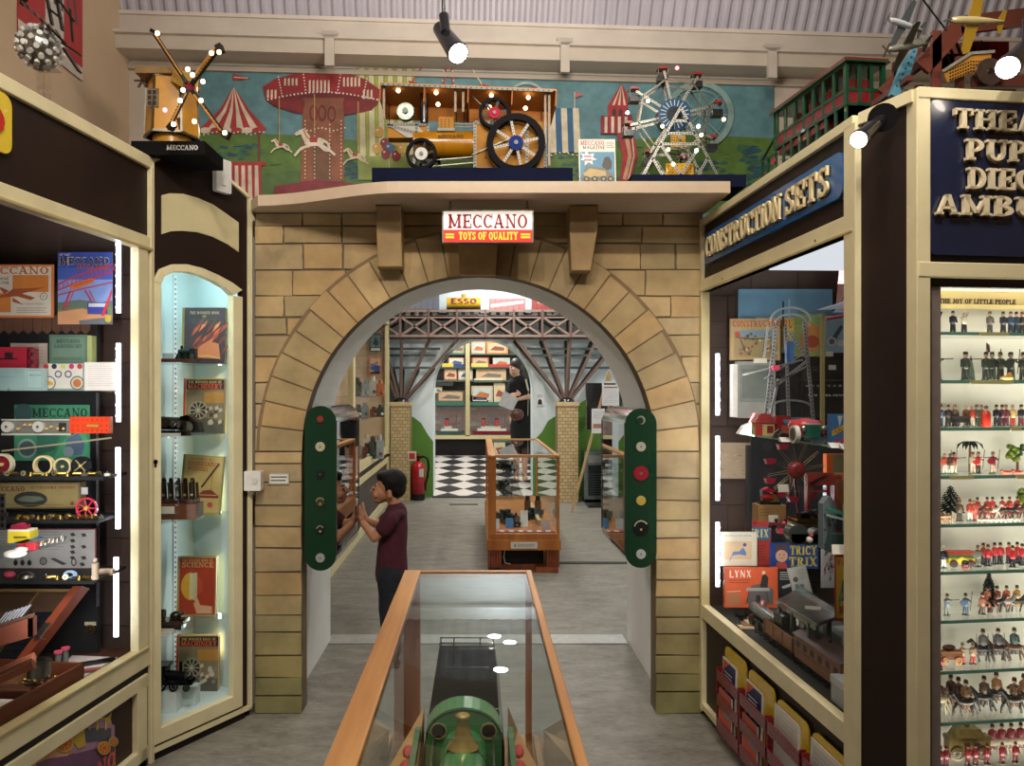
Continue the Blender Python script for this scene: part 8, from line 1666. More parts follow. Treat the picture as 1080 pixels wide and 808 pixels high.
def kb(x0,y0,x1,y1,lab,base,art):board('poster',lab,'poster',x0,y0,x1,y1,9.40,art,base,.01)
kb(390,352,402,371,'dark green picture poster high in the back room cabinet','#2c3c3c',lambda a:(a.rect(.08,.25,.92,.92,'#5c7478'),a.poly([(.2,.4),(.5,.8),(.8,.5),(.7,.35)],'#2c3838'),a.rect(.1,.06,.9,.2,'#c8ccc8')))
kb(389.5,376,402,396,'orange bordered poster below the dark green one in the back room cabinet','#c87848',lambda a:(a.rect(.1,.1,.9,.9,'#c8b090'),a.poly([(.1,.3),(.9,.1),(.9,.5),(.1,.65)],'#35508c'),a.poly([(.2,.6),(.7,.75),(.8,.6)],'#c05a3c'),a.rect(.1,.08,.9,.2,'#201c20')))
rn=random.Random(21)
for i in range(16):
 px=(378,386,394,401)[i%4]+rn.uniform(-1,1);row=i//4;Yq=8.6-.9*(row==3)*1;zb=(P(0,418,8.5).z,P(0,440,8.5).z,.671,.671)[row];Yq=8.6 if row<3 else 7.9
 x=P(px,0,Yq).x;h=rn.uniform(.08,.2);c=('#3c4a44','#9aa8ac','#c8c4b8','#b86a44','#2c3430','#8a8c90','#6a3c34')[i%7]
 m=MB();m.box(x-.04,x+.04,Yq-.04,Yq+.04,zb,zb+h,c);m.cyl((x,Yq,zb+h),(x,Yq,zb+h*1.3),.025,c,n=8);m.ball((x+.02,Yq-.04,zb+h*.3),.02,('#8a5a3c','#b8b4a8','#3c5a6a')[i%3],8,5)
 tag(m.build('toy_exhibit',GLOSS),'small %s toy exhibit, %s of the back room cabinet, %s from left'%(('dark green','pale blue','cream','orange','black green','grey','dark red')[i%7],('upper shelf','middle shelf','rear floor','front floor')[row],('first','second','third','last')[i%4]),'toy')
# brick pillars, trestles and bridge
BRK=paint('small brick',.8,var=.1)
for i,(x0,x1,yt,Yq,hi)in enumerate(((411.5,432.5,424,9.55,0),(588,610,424,9.4,0))):
 a,b=P(x0,0,Yq).x,P(x1,0,Yq).x;zt=P(0,yt,Yq).z;d=b-a
 t=thing('brick_pillar',((a+b)/2,Yq+d/2,0),'pale small-brick pillar carrying the %s trestle in the back room'%('left','right')[i],'pillar')
 m=MB();m.box(a,b,Yq,Yq+d,0,zt,'#8f7a55');nr=int(zt/.042)
 for r_ in range(nr):
  off=.5*(r_%2)
  for k in range(-1,5):
   u0,u1=max(0,(k+off)/4),min(1,(k+1+off)/4)
   if u1-u0>.04:m.box(a+u0*d+.004,a+u1*d-.004,Yq-.004,Yq,r_*.042+.003,r_*.042+.038,'#c9b184' if(r_+k)%3 else '#bfa678')
 m.build('shaft',BRK,t)
 m=MB();m.box(a-.012,b+.012,Yq-.014,Yq+d+.012,zt-.05,zt,'#c9b184');m.build('cap',BRK,t)
 cx,cy=(a+b)/2,Yq+d/2
 m=MB(T(cx,cy,zt));m.lathe([(.1,0),(.09,.03),(.05,.055),(.001,.06)],'#221c1c',20);m.build('hub',GLOSS,t)
 zb=P(0,357,9.45).z;xs=(('-.42',350),)
 for k,px in enumerate((392,402,422,452,482)if i==0 else(544,573,601,630,655)):
  for dy,cc in((-.05,'#6c574c'),(.38,'#3a302e')):
   m=MB();top=P(px,0,9.45).x;m.beam((cx+(k-2)*.025,cy+dy*.2,zt+.03),(top,cy+dy,zb),.035,cc);m.build('trestle_strut',PAINT,t)
BY=9.42;zt,zb,zr=P(0,334,BY).z,P(0,354,BY).z,P(0,327.5,BY).z
t=thing('toy_bridge',(.2,BY+.15,zb),'long brown lattice toy railway bridge spanning the top of the back room','model bridge')
xa,xb=P(385,0,BY).x,P(672,0,BY).x
for dy in(0,.36):
 m=MB();
 for z in(zb,zt,zr):m.box(xa,xb,BY+dy,BY+dy+.03,z-.018,z+.012,'#8a7266' if dy==0 else '#5a4c46')
 n=10;st=P(512,0,BY).x-P(482,0,BY).x;x0=P(422,0,BY).x-2*st
 k=0
 while x0+k*st<xb-.05:
  x=max(xa,x0+k*st);xe=min(xb,x0+(k+1)*st)
  if xe-x>.05:
   for sgn in(0,1):m.beam((x,BY+dy+.015,zb if sgn else zt),(xe,BY+dy+.015,zt if sgn else zb),.026,'#8a7266' if dy==0 else '#4a3e3a')
   m.box(x-.014,x+.014,BY+dy-.006,BY+dy+.03,zb-.02,zr+.01,'#6c554c' if dy==0 else '#443a36')
  k+=1
 m.build('lattice_side',PAINT,t)
m=MB();m.box(xa,xb,BY,BY+.39,zt+.0,zt+.015,'#3a332f');m.build('deck',METAL,t)
for k in range(3):z=P(0,(368,375,388)[k],9.8).z;[MB().box(a,b,9.78,9.81,z-.015,z+.015,'#5c6a6c').build('cross_tie',PAINT,t)for a,b in((-1.4,-.62+.1*(2-k)*.6),(.74-.1*(2-k)*.6,2.1))]
def wag(x0,x1,y0,y1,name,lab,fn):
 tt=thing(name,((P(x0,0,BY).x+P(x1,0,BY).x)/2,BY+.2,zt+.015),lab,'toy wagon');a,b=P(x0,0,BY+.12).x,P(x1,0,BY+.12).x;z0,z1=P(0,y1,BY+.12).z,P(0,y0,BY+.12).z;fn(tt,a,b,z0,z1)
 m=MB();m.box(a,b,BY+.12,BY+.27,zt+.06,z0,'#2c2624')
 for k in range(4):x=a+(b-a)*(.12+.25*k);m.cyl((x,BY+.11,zt+.05),(x,BY+.125,zt+.05),.034,'#9a968c',n=14)
 m.build('chassis',METAL,tt)
def esso(tt,a,b,z0,z1):
 r=(z1-z0)/2;m=MB();m.cyl((a,BY+.195,z0+r),(b,BY+.195,z0+r),r,'#d0a42c',n=24);m.cyl(((a+b)/2,BY+.195,z1-.01),((a+b)/2,BY+.195,z1+.04),.03,'#c0962c',n=12);m.build('tank',GLOSS,tt);w=b-a
 m=MB();text(m,'ESSO',a+w*.12,z0+r*.75,r*.95,'#7a2440',w*.76,(0,.004),front(BY+.195-r-.001),False,1.2);m.build('lettering',PAINT,tt)
wag(471,507,313,324.5,'toy_tank_wagon','yellow ESSO toy tank wagon on the bridge',esso)
def bxw(c,st=None):
 def f(tt,a,b,z0,z1):
  m=MB();m.box(a,b,BY+.12,BY+.27,z0,z1,c)
  if st:m.prism([(a+.02,z0+.03),(b-.02,z1-.06),(b-.02,z1-.02),(a+.02,z0+.07)],0,.003,'#d8c8c0',front(BY+.12))
  for k in range(6):x=a+(b-a)*k/6;m.box(x,x+.004,BY+.118,BY+.12,z0,z1,'#4a3434')
  m.build('body',GLOSS,tt)
 return f
wag(516,554,315,327,'toy_wagon','dusty pink toy wagon with a white diagonal band on the bridge',bxw('#a86a68',1));wag(561,590,315,327,'toy_wagon','plain red toy wagon at the right end of the bridge',bxw('#9c3c38'));wag(426,463,311,326,'toy_coach','slate grey toy coach at the left end of the bridge',bxw('#6a6c78'))
# extinguisher
x,Yq=P(441,0,9.62).x,9.62;t=thing('fire_extinguisher',(x,Yq,0),'red fire extinguisher with a black hose standing beside the left brick pillar','fire extinguisher')
m=MB(T(x,Yq,0));m.lathe([(.001,.08),(.088,.08),(.088,.42),(.075,.46),(.03,.49),(.001,.49)],'#b81c24',24);m.build('cylinder',GLOSS,t)
m=MB(T(x,Yq,0));m.cyl((0,0,0),(0,0,.09),.085,'#151515',n=24);m.build('base',PAINT,t)
m=MB(T(x,Yq,0));m.cyl((0,0,.48),(0,0,.54),.02,'#8a1820',n=12);m.box(-.06,.03,-.012,.012,.54,.56,'#8a1820');m.box(-.07,.0,-.012,.012,.57,.585,'#8a1820');m.build('handle',METAL,t)
m=MB(T(x,Yq,0));m.tube([(.02,0,.53),(.07,0,.555),(.12,0,.52),(.135,0,.42),(.12,0,.3),(.095,0,.2),(.09,0,.12)],.014,'#141414');m.build('hose',PAINT,t)
m=MB(T(x,Yq,0));m.prism([(.02,.3),(.075,.3),(.075,.4),(.02,.4)],.075,.09,'#c8c8c4',R(90,'X'));m.build('label_plate',PRINT,t)
board('notice','small cream notice behind the fire extinguisher handle','notice',430,476,439,486,9.54,lambda a:a.rect(.15,.15,.85,.8,'#b83034'),'#d8c8b0',.01)
board('notice','white notice with a black silhouette on the white wall right of the far arch','notice',565,415,574,428,9.885,lambda a:(a.disc(.5,.38,.22,'#1c1c1c'),a.rect(.25,.1,.75,.3,'#1c1c1c'),a.lines(.15,.68,.85,.92,3,'#8a8c90',.03)),'#e4e4e6',.008)
# screen, heater, easel
a,b=P(619,453,9.0),P(656,404,9.0);m=MB();m.box(a.x,b.x,9.0,9.12,a.z,b.z,'#0e0f11');m.box(a.x+.02,b.x-.02,8.995,9.0,a.z+.02,b.z-.02,'#17181b');m.box((a.x+b.x)/2-.03,(a.x+b.x)/2+.03,9.05,9.1,0,a.z,'#0e0f11');m.box((a.x+b.x)/2-.2,(a.x+b.x)/2+.2,8.95,9.2,0,.03,'#0e0f11');tag(m.build('black_screen',GLOSS,bevel=.01),'tall black screen on a stand behind the white notices','screen')
a,b=P(616,526,9.3),P(650,476,9.3);t=thing('grey_heater',((a.x+b.x)/2,9.4,0),'pale grey metal heater cabinet standing behind the easel','heater');m=MB();m.box(a.x,b.x,9.3,9.6,.05,b.z,'#8a9090');m.box(a.x+.02,b.x,9.35,9.55,0,.05,'#1c1c1c');m.box(a.x+.05,b.x-.03,9.29,9.3,b.z-.14,b.z-.05,'#b0b4b4');m.build('casing',METAL,t)
m=MB();m.box(a.x+.05,b.x-.03,9.285,9.3,.1,b.z-.17,'#3c4446');[m.box(a.x+.05,b.x-.03,9.283,9.285,.12+k*.03,.125+k*.03,'#6a7072')for k in range(9)];m.build('grille',METAL,t)
t=thing('easel',(P(625,0,8.6).x,8.6,0),'light wooden easel with splayed legs at the right of the back room','easel')
for p0,p1 in(((603,541),(642,392)),((660,541),(642,392))):
 m=MB();a=P(*p0,8.6);a.z=0;b=P(*p1,8.65);m.beam(a,b,.025,'#b89a6c');m.build('leg',OAKZ if False else PAINT,t)
m=MB();a=P(642,0,8.9);m.beam((a.x,8.9,0),P(642,392,8.65),.025,'#b89a6c');m.build('leg',PAINT,t)
board('notice','white printed sheet at the top of the easel','notice',635,402,653,428,8.59,lambda a:(a.rect(.1,.85,.8,.92,'#3a3a3c'),a.rect(.1,.72,.9,.77,'#8a5a50'),a.lines(.1,.1,.9,.68,8,'#a8a8aa',.012)),'#dcdadc',.006)
board('notice','white sheet with a small picture, lower on the easel','notice',624,431,638,457,8.6,lambda a:(a.lines(.15,.55,.85,.9,6,'#9a9aa0',.012),a.rect(.1,.2,.9,.38,'#a87860')),'#dcdadc',.006)

# far cabinet seen through the second arch
YC=12.4;t=thing('display_cabinet',(.1,12.6,.33),'wide glazed cabinet of boxed toys and model ships beyond the far arch','display cabinet')
def fx(x):return P(x,0,YC).x
def fz(y):return P(0,y,YC).z
m=MB();m.box(-1.3,1.5,12.85,12.9,.33,2.7,'#8a8474');m.box(-1.3,1.5,12.4,12.9,.33,fz(463),'#161111');m.build('carcass',DARK,t)
m=MB();m.box(-1.3,1.5,12.36,12.42,fz(463),fz(459),'#c9bb8c');m.box(fx(491),fx(495.5),12.36,12.42,fz(460),2.7,'#b8aa7c');m.build('frame',CREAM,t)
rows=[(373,'#3c5048'),(387,'#3c5048'),(401,'#4a5a50'),(424,'#3c6a5c')]
for y,c in rows:m=MB();m.box(-1.25,1.45,12.45,12.85,fz(y+(4 if y==424 else 1.5)),fz(y),c);m.build('shelf',PAINT,t)
m=MB();m.box(-1.25,1.45,12.8,12.84,fz(460),fz(429),'#c8a8a0');rn=random.Random(4)
for k in range(40):x=rn.uniform(-1.2,1.4);z=rn.uniform(fz(456),fz(432));m.prism([(x,z),(x+.15,z+.02),(x+.1,z+.06),(x-.05,z+.04)],0,.002+k*.0002,rn.choice(['#d8c4bc','#c09a98','#b8a8a8','#dccdc4']),front(12.8))
m.build('seascape_panel',PRINT,t)
for i,(x0,x1,hull)in enumerate(((458,489,'#3a5a50'),(497,541,'#7a2430'))):
 tt=thing('model_ship',(fx((x0+x1)/2),12.6,fz(459)),('green hulled model ship with a red funnel at the far left window','long red hulled model liner in the far window under the woman')[i].replace(' under the woman',' right of the post'),'model ship')
 a,b=fx(x0),fx(x1);z=fz(459);m=MB(front(12.55));m.prism([(a+.04,z),(b-.04,z),(b,z+.06),(a,z+.06)],-.12,0,hull);m.build('hull',GLOSS,tt)
 m=MB(front(12.55));m.box(a+.1,b-.1,z+.06,z+.1,-.1,-.02,'#d8d4c8');m.box(a+.16,b-.2,z+.1,z+.14,-.08,-.03,'#c8c4b8');m.build('superstructure',GLOSS,tt)
 for k in range(1+i):m=MB();x=a+.2+k*.22;m.cyl((x,12.6,z+.14),(x,12.6,z+.25),.03,'#c0403c',n=12);m.cyl((x,12.6,z+.25),(x,12.6,z+.27),.031,'#1c1c1c',n=12);m.build('funnel',GLOSS,tt)
 m=MB();m.cyl((b-.12,12.6,z+.1),(b-.12,12.6,z+.34),.006,'#8a6a50',n=6);m.build('mast',PAINT,tt)
BX=[(459,476,359,372,'#a8584c'),(477,490,361,372,'#6a9a78'),(497,512,360,372,'#c8b088'),(513,536,360,372,'#d88a4c'),(472,490,376,386,'#7a4a44'),(497,516,376,386,'#8a4038'),(520,538,377,386,'#c8c4b0'),(466,478,383,387,'#d8b848'),(478,490,384,387,'#2c3c74'),(497,515,383,387,'#d8c060'),(516,538,384,387,'#b83c34'),
 (468,482,388,399,'#b05a50'),(483,498.5,389,399,'#a8a098'),(502,534,389,399,'#c0ac84'),(460,478,401.5,407,'#2c2c2c'),(500,530,399,403,'#d0c8a8'),(458,466,408,415,'#d8a838'),(460,490,412,424,'#5c5a44'),(497,520,407,418,'#c0a88c'),(521,533,404,423,'#cfc0a0'),(497,515,417,424,'#6a5a4a')]
names_={'#a8584c':'red','#6a9a78':'green','#c8b088':'tan','#d88a4c':'orange','#7a4a44':'brown','#8a4038':'dark red','#c8c4b0':'cream','#d8b848':'yellow','#2c3c74':'navy','#d8c060':'pale yellow','#b83c34':'bright red','#b05a50':'red and white','#a8a098':'grey','#c0ac84':'gold framed','#2c2c2c':'black','#d0c8a8':'cream','#d8a838':'small gold','#5c5a44':'olive','#c0a88c':'tan','#cfc0a0':'tall cream','#6a5a4a':'dark tan'}
for i,(x0,x1,y0,y1,c)in enumerate(BX):
 sh='top row' if y1<375 else 'second row' if y1<390 else 'third row' if y1<402 else 'fourth row'
 a,b=fx(x0),fx(x1);z0=fz({'top row':373,'second row':387,'third row':401,'fourth row':424}[sh]if y1-y0>8 or y1 in(387,424)else y1);m=MB();Yq=12.5-.04*(y1-y0<6);m.box(a,b,Yq,Yq+.2,z0,fz(y0),c)
 w_,h_=b-a,fz(y0)-z0
 if h_>.1:ar=Art(m,front(Yq)@T(a,z0,0),w_,h_,.0002);ar.rect(.08,.12,.92,.88,('#d8c8b0','#c8a080','#b8c0b8','#d0b890')[i%4]);ar.poly([(.15,.3),(.8,.25),(.85,.5),(.4,.65)],('#8a4a3c','#3c5a7a','#6a6a60','#b86a3c')[(i+1)%4])
 tag(m.build('toy_box',PRINT),'%s toy box, %s of far cabinet, %s the post, %s'%(names_[c],sh,'left of' if x0<492 else 'right of',('near it','midway','outermost')[min(2,int(abs(x0-492)/15))]),'box')
# ================================================================== PEOPLE
def cap(m,a,b,ra,rb=None,n=14):
 rb=ra if rb is None else rb;a,b=Vector(a),Vector(b);m.cyl(a,b,ra,'#ffffff',r1=rb,n=n);m.ball(a,ra,'#ffffff',n,8);m.ball(b,rb,'#ffffff',n,8)
def chain(m,pts,rs):[cap(m,pts[i],pts[i+1],rs[i],rs[i+1])for i in range(len(pts)-1)]
def flesh(m,name,col,mat,parent,vox=.004,sm=4):
 m.c=[lin(col)]*len(m.c);o=m.build(name,None,parent);o.data.materials.clear();o.data.materials.append(mat)
 r=o.modifiers.new('surface','REMESH');r.mode='VOXEL';r.voxel_size=vox;r.use_smooth_shade=True
 s=o.modifiers.new('soften','SMOOTH');s.factor=.6;s.iterations=sm;return o
SK=noisy('warm skin','#a87456','#ba8362',8,.5);SK2=noisy('light skin','#d0a088','#dcae96',8,.5)
BH=noisy('black hair','#080606','#15100d',60,.7,bump=.6,spec=.25);MAR=noisy('maroon cotton','#3a0e1c','#4a1424',30,.9,bump=.2);NAV=noisy('navy trousers','#10131c','#181c28',30,.9,bump=.2);BLKC=noisy('black cloth','#08080a','#101012',20,.9,bump=.2)
# the boy: everything measured in his own profile plane
YB_=3.80
def B(px,py,dy=0):p=P(px,py,YB_);p.y+=dy;return p
boy=thing('person',(P(412,0,YB_).x,YB_,0),'small boy in a maroon T-shirt leaning both hands on the left green showcase','person')
m=MB()
for c,r in(((411,511),(.064,.056,.066)),((403,519),(.05,.046,.052)),((400,525),(.034,.034,.03)),((397.5,527.5),(.018,.022,.016))):m.ball(B(*c),r,'#ffffff',20,12)
m.ball(B(391.8,518.5),(.011,.009,.010),'#ffffff');cap(m,B(394,513),B(392.3,518),.006,.008);m.ball(B(393.6,523),(.010,.013,.005),'#ffffff');m.ball(B(394.3,525.6),(.009,.012,.005),'#ffffff');m.ball(B(398,521,-.028),(.02,.018,.02),'#ffffff');m.ball(B(398,521,.028),(.02,.018,.02),'#ffffff')
for s in(-1,1):m.ball(B(412.5,521,s*.055),(.010,.006,.017),'#ffffff');m.ring(0,0,.008,.013,-.004,.004,'#ffffff',12,M=T(*B(412.5,520.5,s*.058))@R(90,'X'))
chain(m,[B(413,524),B(417,533),B(418,542)],[.032,.03,.04])
chain(m,[B(417,545),B(415,570),B(414,598)],[.055,.052,.056]);m.ball(B(417,541),(.05,.09,.03),'#ffffff')
def arm(s,sh,el,wr):
 chain(m,[sh,el,wr],[.03,.024,.0165]);return wr
HX=-.596
def hand(s,wr):
 up=Vector((0,0,1));pc=Vector((HX+.012,wr.y,wr.z+.028));m.M=Matrix()
 cap(m,wr,pc,.016,.017);m.ball(pc,(.011,.024,.028),'#ffffff')
 for k,(dy,l,tl)in enumerate(((-.02,.036,-.12),(-.007,.042,-.03),(.007,.040,.05),(.020,.032,.14))):
  b0=pc+Vector((0,dy*.85,.016));b1=b0+Vector((-.001,l*tl*.5,l*.55));b2=b1+Vector((-.003,l*tl*.4,l*.48));chain(m,[b0,b1,b2],[.0068,.0062,.005])
 b0=pc+Vector((.002,-s*.02,-.008));b1=b0+Vector((0,-s*.018,.012));b2=b1+Vector((-.003,-s*.008,.016));chain(m,[b0,b1,b2],[.008,.007,.0055])
for s,sh,el,wr in((-1,B(413,546,-.085),B(398,563,-.10),Vector((HX+.022,YB_-.055,.712))),(1,B(413,546,.085),B(396,556,.085),Vector((HX+.024,YB_+.04,.712)))):
 arm(s,sh,el,wr);hand(s,wr)
HZ=P(0,606,YB_).z
for s in(-1,1):chain(m,[B(414,606,s*.04),Vector((B(411,0).x-.012*s,YB_+s*.05,.26)),Vector((B(413,0).x-.01*s,YB_+s*.052,.05))],[.05,.04,.03])
flesh(m,'body','#a06c52',SK,boy,.0038,3)
m=MB();m.ball(B(414.5,507.5),(.071,.066,.063),'#ffffff',24,14);m.ball(B(419,514),(.047,.058,.054),'#ffffff',20,12);m.ball(B(405,501.5),(.040,.052,.024),'#ffffff');m.ball(B(402,504.5),(.022,.042,.016),'#ffffff');cap(m,B(409,512,-.055),B(408.5,517,-.053),.008,.004);cap(m,B(409,512,.055),B(408.5,517,.053),.008,.004)
flesh(m,'hair','#141010',BH,boy,.005,2)
for s in(-1,1):
 m=MB();e=B(395.3,515.3,s*.027);m.ball(e+Vector((-.003,s*.001,0)),(.006,.008,.005),'#1a0f0a');m.build('eye',GLOSS,boy)
 m=MB();cap(m,B(395,511.8,s*.012),B(397.5,511.2,s*.034),.0025);m.c=[lin('#1a120e')]*len(m.c);m.build('eyebrow',HAIR,boy)
m=MB();m.ball(B(392.9,524.3),(.006,.011,.0022),'#7a3c38');m.build('lips',PAINT,boy)
m=MB();chain(m,[B(418,540),B(416,556),B(413.5,580),B(413,606)],[.055,.069,.075,.084]);m.ball(B(417.5,541),(.06,.105,.035),'#ffffff')
for s,sh,el in((-1,B(414,545,-.088),B(407,554,-.096)),(1,B(414,545,.088),B(404,553,.09))):cap(m,sh,el,.042,.040)
flesh(m,'tshirt','#4a1424',MAR,boy,.006,5)
m=MB();chain(m,[B(412.5,605),B(412.5,612)],[.07,.072])
for s in(-1,1):chain(m,[B(412.5,606,s*.042),Vector((B(411,0).x-.012*s,YB_+s*.05,.27)),Vector((B(413,0).x-.01*s,YB_+s*.052,.07))],[.068,.052,.042])
flesh(m,'trousers','#181c28',NAV,boy,.006,4)
for s in(-1,1):m=MB();c=Vector((B(413,0).x-.01*s,YB_+s*.052,.03));m.ball(c-Vector((.03,0,.004)),(.07,.032,.03),'#ffffff');m.ball(c,(.035,.03,.035),'#ffffff');m.box(c.x-.095,c.x+.035,c.y-.03,c.y+.03,.0,.012,'#ffffff');flesh(m,'shoe','#22242c',NAV,boy,.005,2)
m=MB();m.box(*sorted((B(412,0).x,B(417,0).x)),YB_-.098,YB_-.094,P(0,603.5,YB_).z,P(0,601.5,YB_).z,'#d8d4cc');m.build('shirt_tag',CLOTH,boy)

# the woman beyond the far arch
YW_=10.75;FZ=(YW_-9.9)*.132+.004
def Wm(px,py,dy=0):p=P(px,py,YW_);p.y+=dy;return p
wom=thing('person',(P(548,0,YW_).x,YW_,FZ),'dark haired woman in black holding white papers beyond the far arch','person')
m=MB();m.ball(Wm(543,388.5),(.075,.09,.105),'#ffffff',18,12);m.ball(Wm(541.5,392),(.055,.065,.07),'#ffffff');m.ball(Wm(540.8,389.8,-.09),(.012,.02,.02),'#ffffff');m.ball(Wm(541,393.8,-.07),(.028,.02,.012),'#ffffff')
chain(m,[Wm(544,394),Wm(547,401)],[.05,.055]);chain(m,[Wm(548,408),Wm(549,422),Wm(550,436)],[.12,.1,.13]);chain(m,[Wm(541,404),Wm(556,404)],[.06,.06])
chain(m,[Wm(540.5,405,-.02),Wm(537.5,417,-.05),Wm(545,416,-.16)],[.05,.036,.024]);chain(m,[Wm(557,405,-.02),Wm(558,418,-.06),Wm(546,421,-.18)],[.05,.038,.024])
for hx,hy,dy in((546.5,415.5,-.17),(543.5,421.5,-.19)):
 m.ball(Wm(hx,hy,dy),(.035,.025,.03),'#ffffff')
 for k in range(4):chain(m,[Wm(hx,hy,dy)+Vector((-.01,-.01,.018-.013*k)),Wm(hx,hy,dy)+Vector((-.05,-.025,.014-.013*k)),Wm(hx,hy,dy)+Vector((-.075,-.01,.01-.013*k))],[.010,.009,.008])
 cap(m,Wm(hx,hy,dy)+Vector((0,-.01,.03)),Wm(hx,hy,dy)+Vector((-.03,-.02,.05)),.011,.009)
for s in(-1,1):x=Wm(549,0).x+s*.07;chain(m,[Vector((x,YW_,1.0)),Vector((x-.01*s,YW_,FZ+.5)),Vector((x-.01*s,YW_+.02,FZ+.08))],[.09,.055,.036]);m.ball((x-.01*s,YW_-.06,FZ+.04),(.04,.12,.035),'#ffffff')
flesh(m,'body','#c29880',SK2,wom,.009,3)
m=MB();m.ball(Wm(544.3,384.8,.0),(.09,.1,.1),'#ffffff',18,12);m.ball(Wm(548.5,392,.05),(.06,.07,.11),'#ffffff');m.ball(Wm(550,398,.04),(.045,.05,.07),'#ffffff');flesh(m,'hair','#1c1410',noisy('dark brown hair','#140e0b','#2a1c15',30,.5,bump=.4),wom,.01,2)
for s in(-1,1):m=MB();m.ball(Wm(541+s*1.9,387.6,-.078),(.012,.010,.008),'#1c1210');m.build('eye',GLOSS,wom)
m=MB();m.ball(Wm(541.2,393.4,-.092),(.022,.008,.007),'#a04a44');m.build('lips',PAINT,wom)
m=MB();chain(m,[Wm(548,405),Wm(549,420),Wm(550,436),Wm(550,448),Wm(550,462)],[.13,.125,.155,.165,.155]);chain(m,[Wm(541,404),Wm(556,404)],[.075,.075]);cap(m,Wm(540.5,405,-.02),Wm(538.3,413,-.04),.068,.062);cap(m,Wm(557,405,-.02),Wm(557.6,413,-.045),.068,.062)
flesh(m,'dress','#17171a',BLKC,wom,.012,3)
m=MB();m.beam(Wm(554,400,-.1),Wm(556.5,412,-.15),.03,'#cfc0a0',h=.006);m.beam(Wm(556.5,412,-.15),Wm(556,438,-.15),.03,'#cfc0a0',h=.006);m.build('strap',CLOTH,wom)
m=MB();m.ball(Wm(544.5,437,-.2),(.1,.05,.09),'#5a3424',14,9);tag(m.build('handbag',GLOSS),'brown leather handbag hanging at the hip of the woman in black','handbag')
m=MB();v=[Wm(525,427,-.26),Wm(531,412,-.26),Wm(546,421,-.22),Wm(540,433,-.22)];m.add(v+[p+Vector((0,.012,0))for p in v],[(0,1,2,3),(7,6,5,4),(0,4,5,1),(1,5,6,2),(2,6,7,3),(3,7,4,0)],'#cfcccc');tag(m.build('paper_sheets',PRINT),'white paper sheets held low by the woman in black','papers')
# ================================================================== LIGHT AND CAMERA
def area(name,loc,rot,size,power,c=(1,.93,.82),sy=None,spread=None):
 l=bpy.data.lights.new(name,'AREA');l.energy=power;l.size=size;l.color=c
 if sy:l.shape='RECTANGLE';l.size_y=sy
 if spread:l.spread=radians(spread)
 o=bpy.data.objects.new(name,l);COL.objects.link(o);o.location=loc;o.rotation_euler=[radians(a)for a in rot];return o
def spot(name,loc,to,power,ang=60,c=(1,.91,.79),r=.03,blend=.6):
 l=bpy.data.lights.new(name,'SPOT');l.energy=power;l.spot_size=radians(ang);l.spot_blend=blend;l.color=c;l.shadow_soft_size=r
 o=bpy.data.objects.new(name,l);COL.objects.link(o);o.location=loc
 o.rotation_euler=(Vector(to)-Vector(loc)).to_track_quat('-Z','Y').to_euler();return o
WARMC=(1,.91,.79)
area('fill_light',(-.3,.6,3.4),(20,0,0),.5,17,WARMC)  # warm fill added overhead, this one and the next, no fittings
area('fill_light',(.7,1.5,3.4),(15,0,0),.4,12,WARMC)
for x in(-.9,-.35,.3,.8):
 spot('track_light',(x,1.1,3.1),(x*1.0,3.2,1.2),34,70,WARMC)
spot('track_light',(.9,.9,3.0),(1.1,2.0,1.3),40,70,WARMC)
spot('track_light',(-.5,.9,3.0),(-1.3,2.4,1.3),34,70,WARMC)
spot('mural_light',(-.4,2.2,2.95),(-.6,3.45,2.6),3.5,90,WARMC)
spot('mural_light',(.6,2.2,2.95),(.7,3.45,2.6),3.5,90,WARMC)
for x,y,p in((-1.3,5.2,22),(1.1,5.4,22),(-1.3,7.8,20),(1.5,8.6,16),(.17,8.3,9),(.33,8.1,7),(.21,7.3,9),(.33,6.8,8),(.40,6.45,8)):
 area('room_light',(x,y,3.0),(0,0,0),.13,p,(1,.96,.9)).data.shape='DISK'
area('room_light',(.3,9.0,3.0),(35,0,0),.4,18,(.92,.97,1))
area('room_light',(0,11.2,3.0),(0,0,0),.6,60,(1,.95,.88))
def inF(F,x,y,z):return F@Vector((x,y,z))
def farea(name,F,u,v,w,rx,sx,sy,p,c):
 l=area(name,(0,0,0),(0,0,0),sx,p,c,sy);l.matrix_world=F@T(u,v,w)@Matrix.Rotation(radians(rx),4,'X');return l
farea('cabinet_strip_and_fill',FC,.3,zl-.03,-.04,75,.5,.03,.55,(1,.94,.84))
for z in CSH:farea('cabinet_strip_and_fill',FC,.3,z-.011,-.037,62,.5,.006,.34,(1,.94,.84))  # strips added under every shelf to light the figures from the front
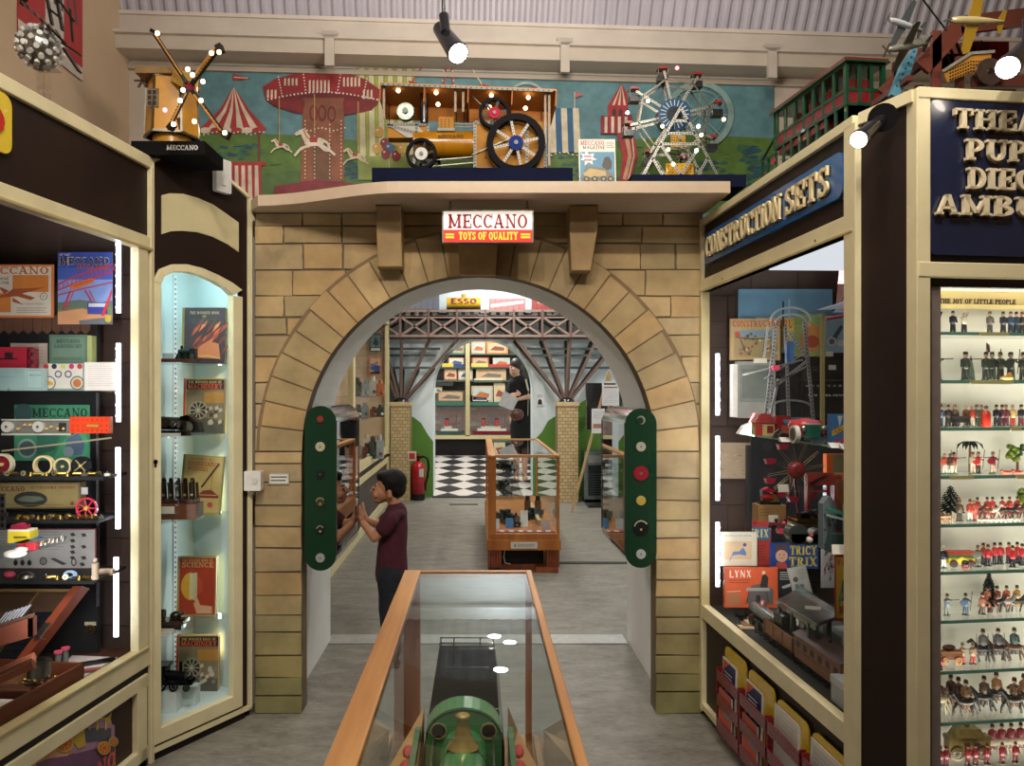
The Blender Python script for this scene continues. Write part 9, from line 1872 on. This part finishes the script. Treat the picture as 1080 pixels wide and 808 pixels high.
farea('cabinet_strip_and_fill',FS,.22,1.88,-.1,90,.3,.06,2.2,(.85,.97,1))
farea('cabinet_strip_and_fill',FS,LS-.06,1.0,-.1,0,.02,1.5,1.2,(.85,.97,1)).matrix_world=FS@T(LS-.06,1.0,-.12)@Matrix.Rotation(radians(90),4,'Y')
farea('cabinet_strip_and_fill',FA,.7,1.77,-.3,90,.8,.3,11,(.95,.97,1))
farea('cabinet_strip_and_fill',FL,.8,1.86,-.25,90,.9,.2,5,(.95,.95,1))
for F_,u_,n_ in((FL,LL-.22,3),(FA,.25,3)):
 for k in range(n_):
  sg_=1 if F_ is FL else-1
  farea('cabinet_strip_and_fill',F_,u_,.75+.4*k,-.03,0,.03,.3,1.0 if F_ is FA else 1.25,(.95,.97,1)).matrix_world=F_@T(u_-(.35 if sg_>0 else.2)*sg_,.75+.4*k,-.02)@Matrix.Rotation(radians(-55*sg_),4,'Y')  # added fill, set away from the LED strips and aimed at the end boards
area('ceiling_fill',(.2,1.8,2.5),(155,0,0),.5,26,WARMC).data.shape='DISK'  # added uplight that brightens the corrugated ceiling, no fitting there
spot('track_light',(-.05,.75,2.9),(-.03,1.3,.7),70,40,WARMC)  # extra spot added to brighten the locomotive inside the glass case
w=bpy.data.worlds.new('room ambience');bpy.context.scene.world=w;w.use_nodes=True
w.node_tree.nodes['Background'].inputs[0].default_value=lin('#c8b8a8');w.node_tree.nodes['Background'].inputs[1].default_value=.14
cam=bpy.data.cameras.new('camera');cam.sensor_fit='HORIZONTAL';cam.sensor_width=36;cam.lens=36*FP/1080
cam.shift_x=(540-VX)/1080;cam.shift_y=(VY-404)/1080;cam.clip_start=.05;cam.clip_end=100
co=bpy.data.objects.new('camera',cam);COL.objects.link(co);co.location=(0,0,EYE);co.rotation_euler=(pi/2,0,0)
sc=bpy.context.scene;sc.camera=co
sc.view_settings.view_transform='Standard';sc.view_settings.look='None';sc.view_settings.gamma=1;sc.view_settings.use_curve_mapping=False
sc.view_settings.exposure=0.15
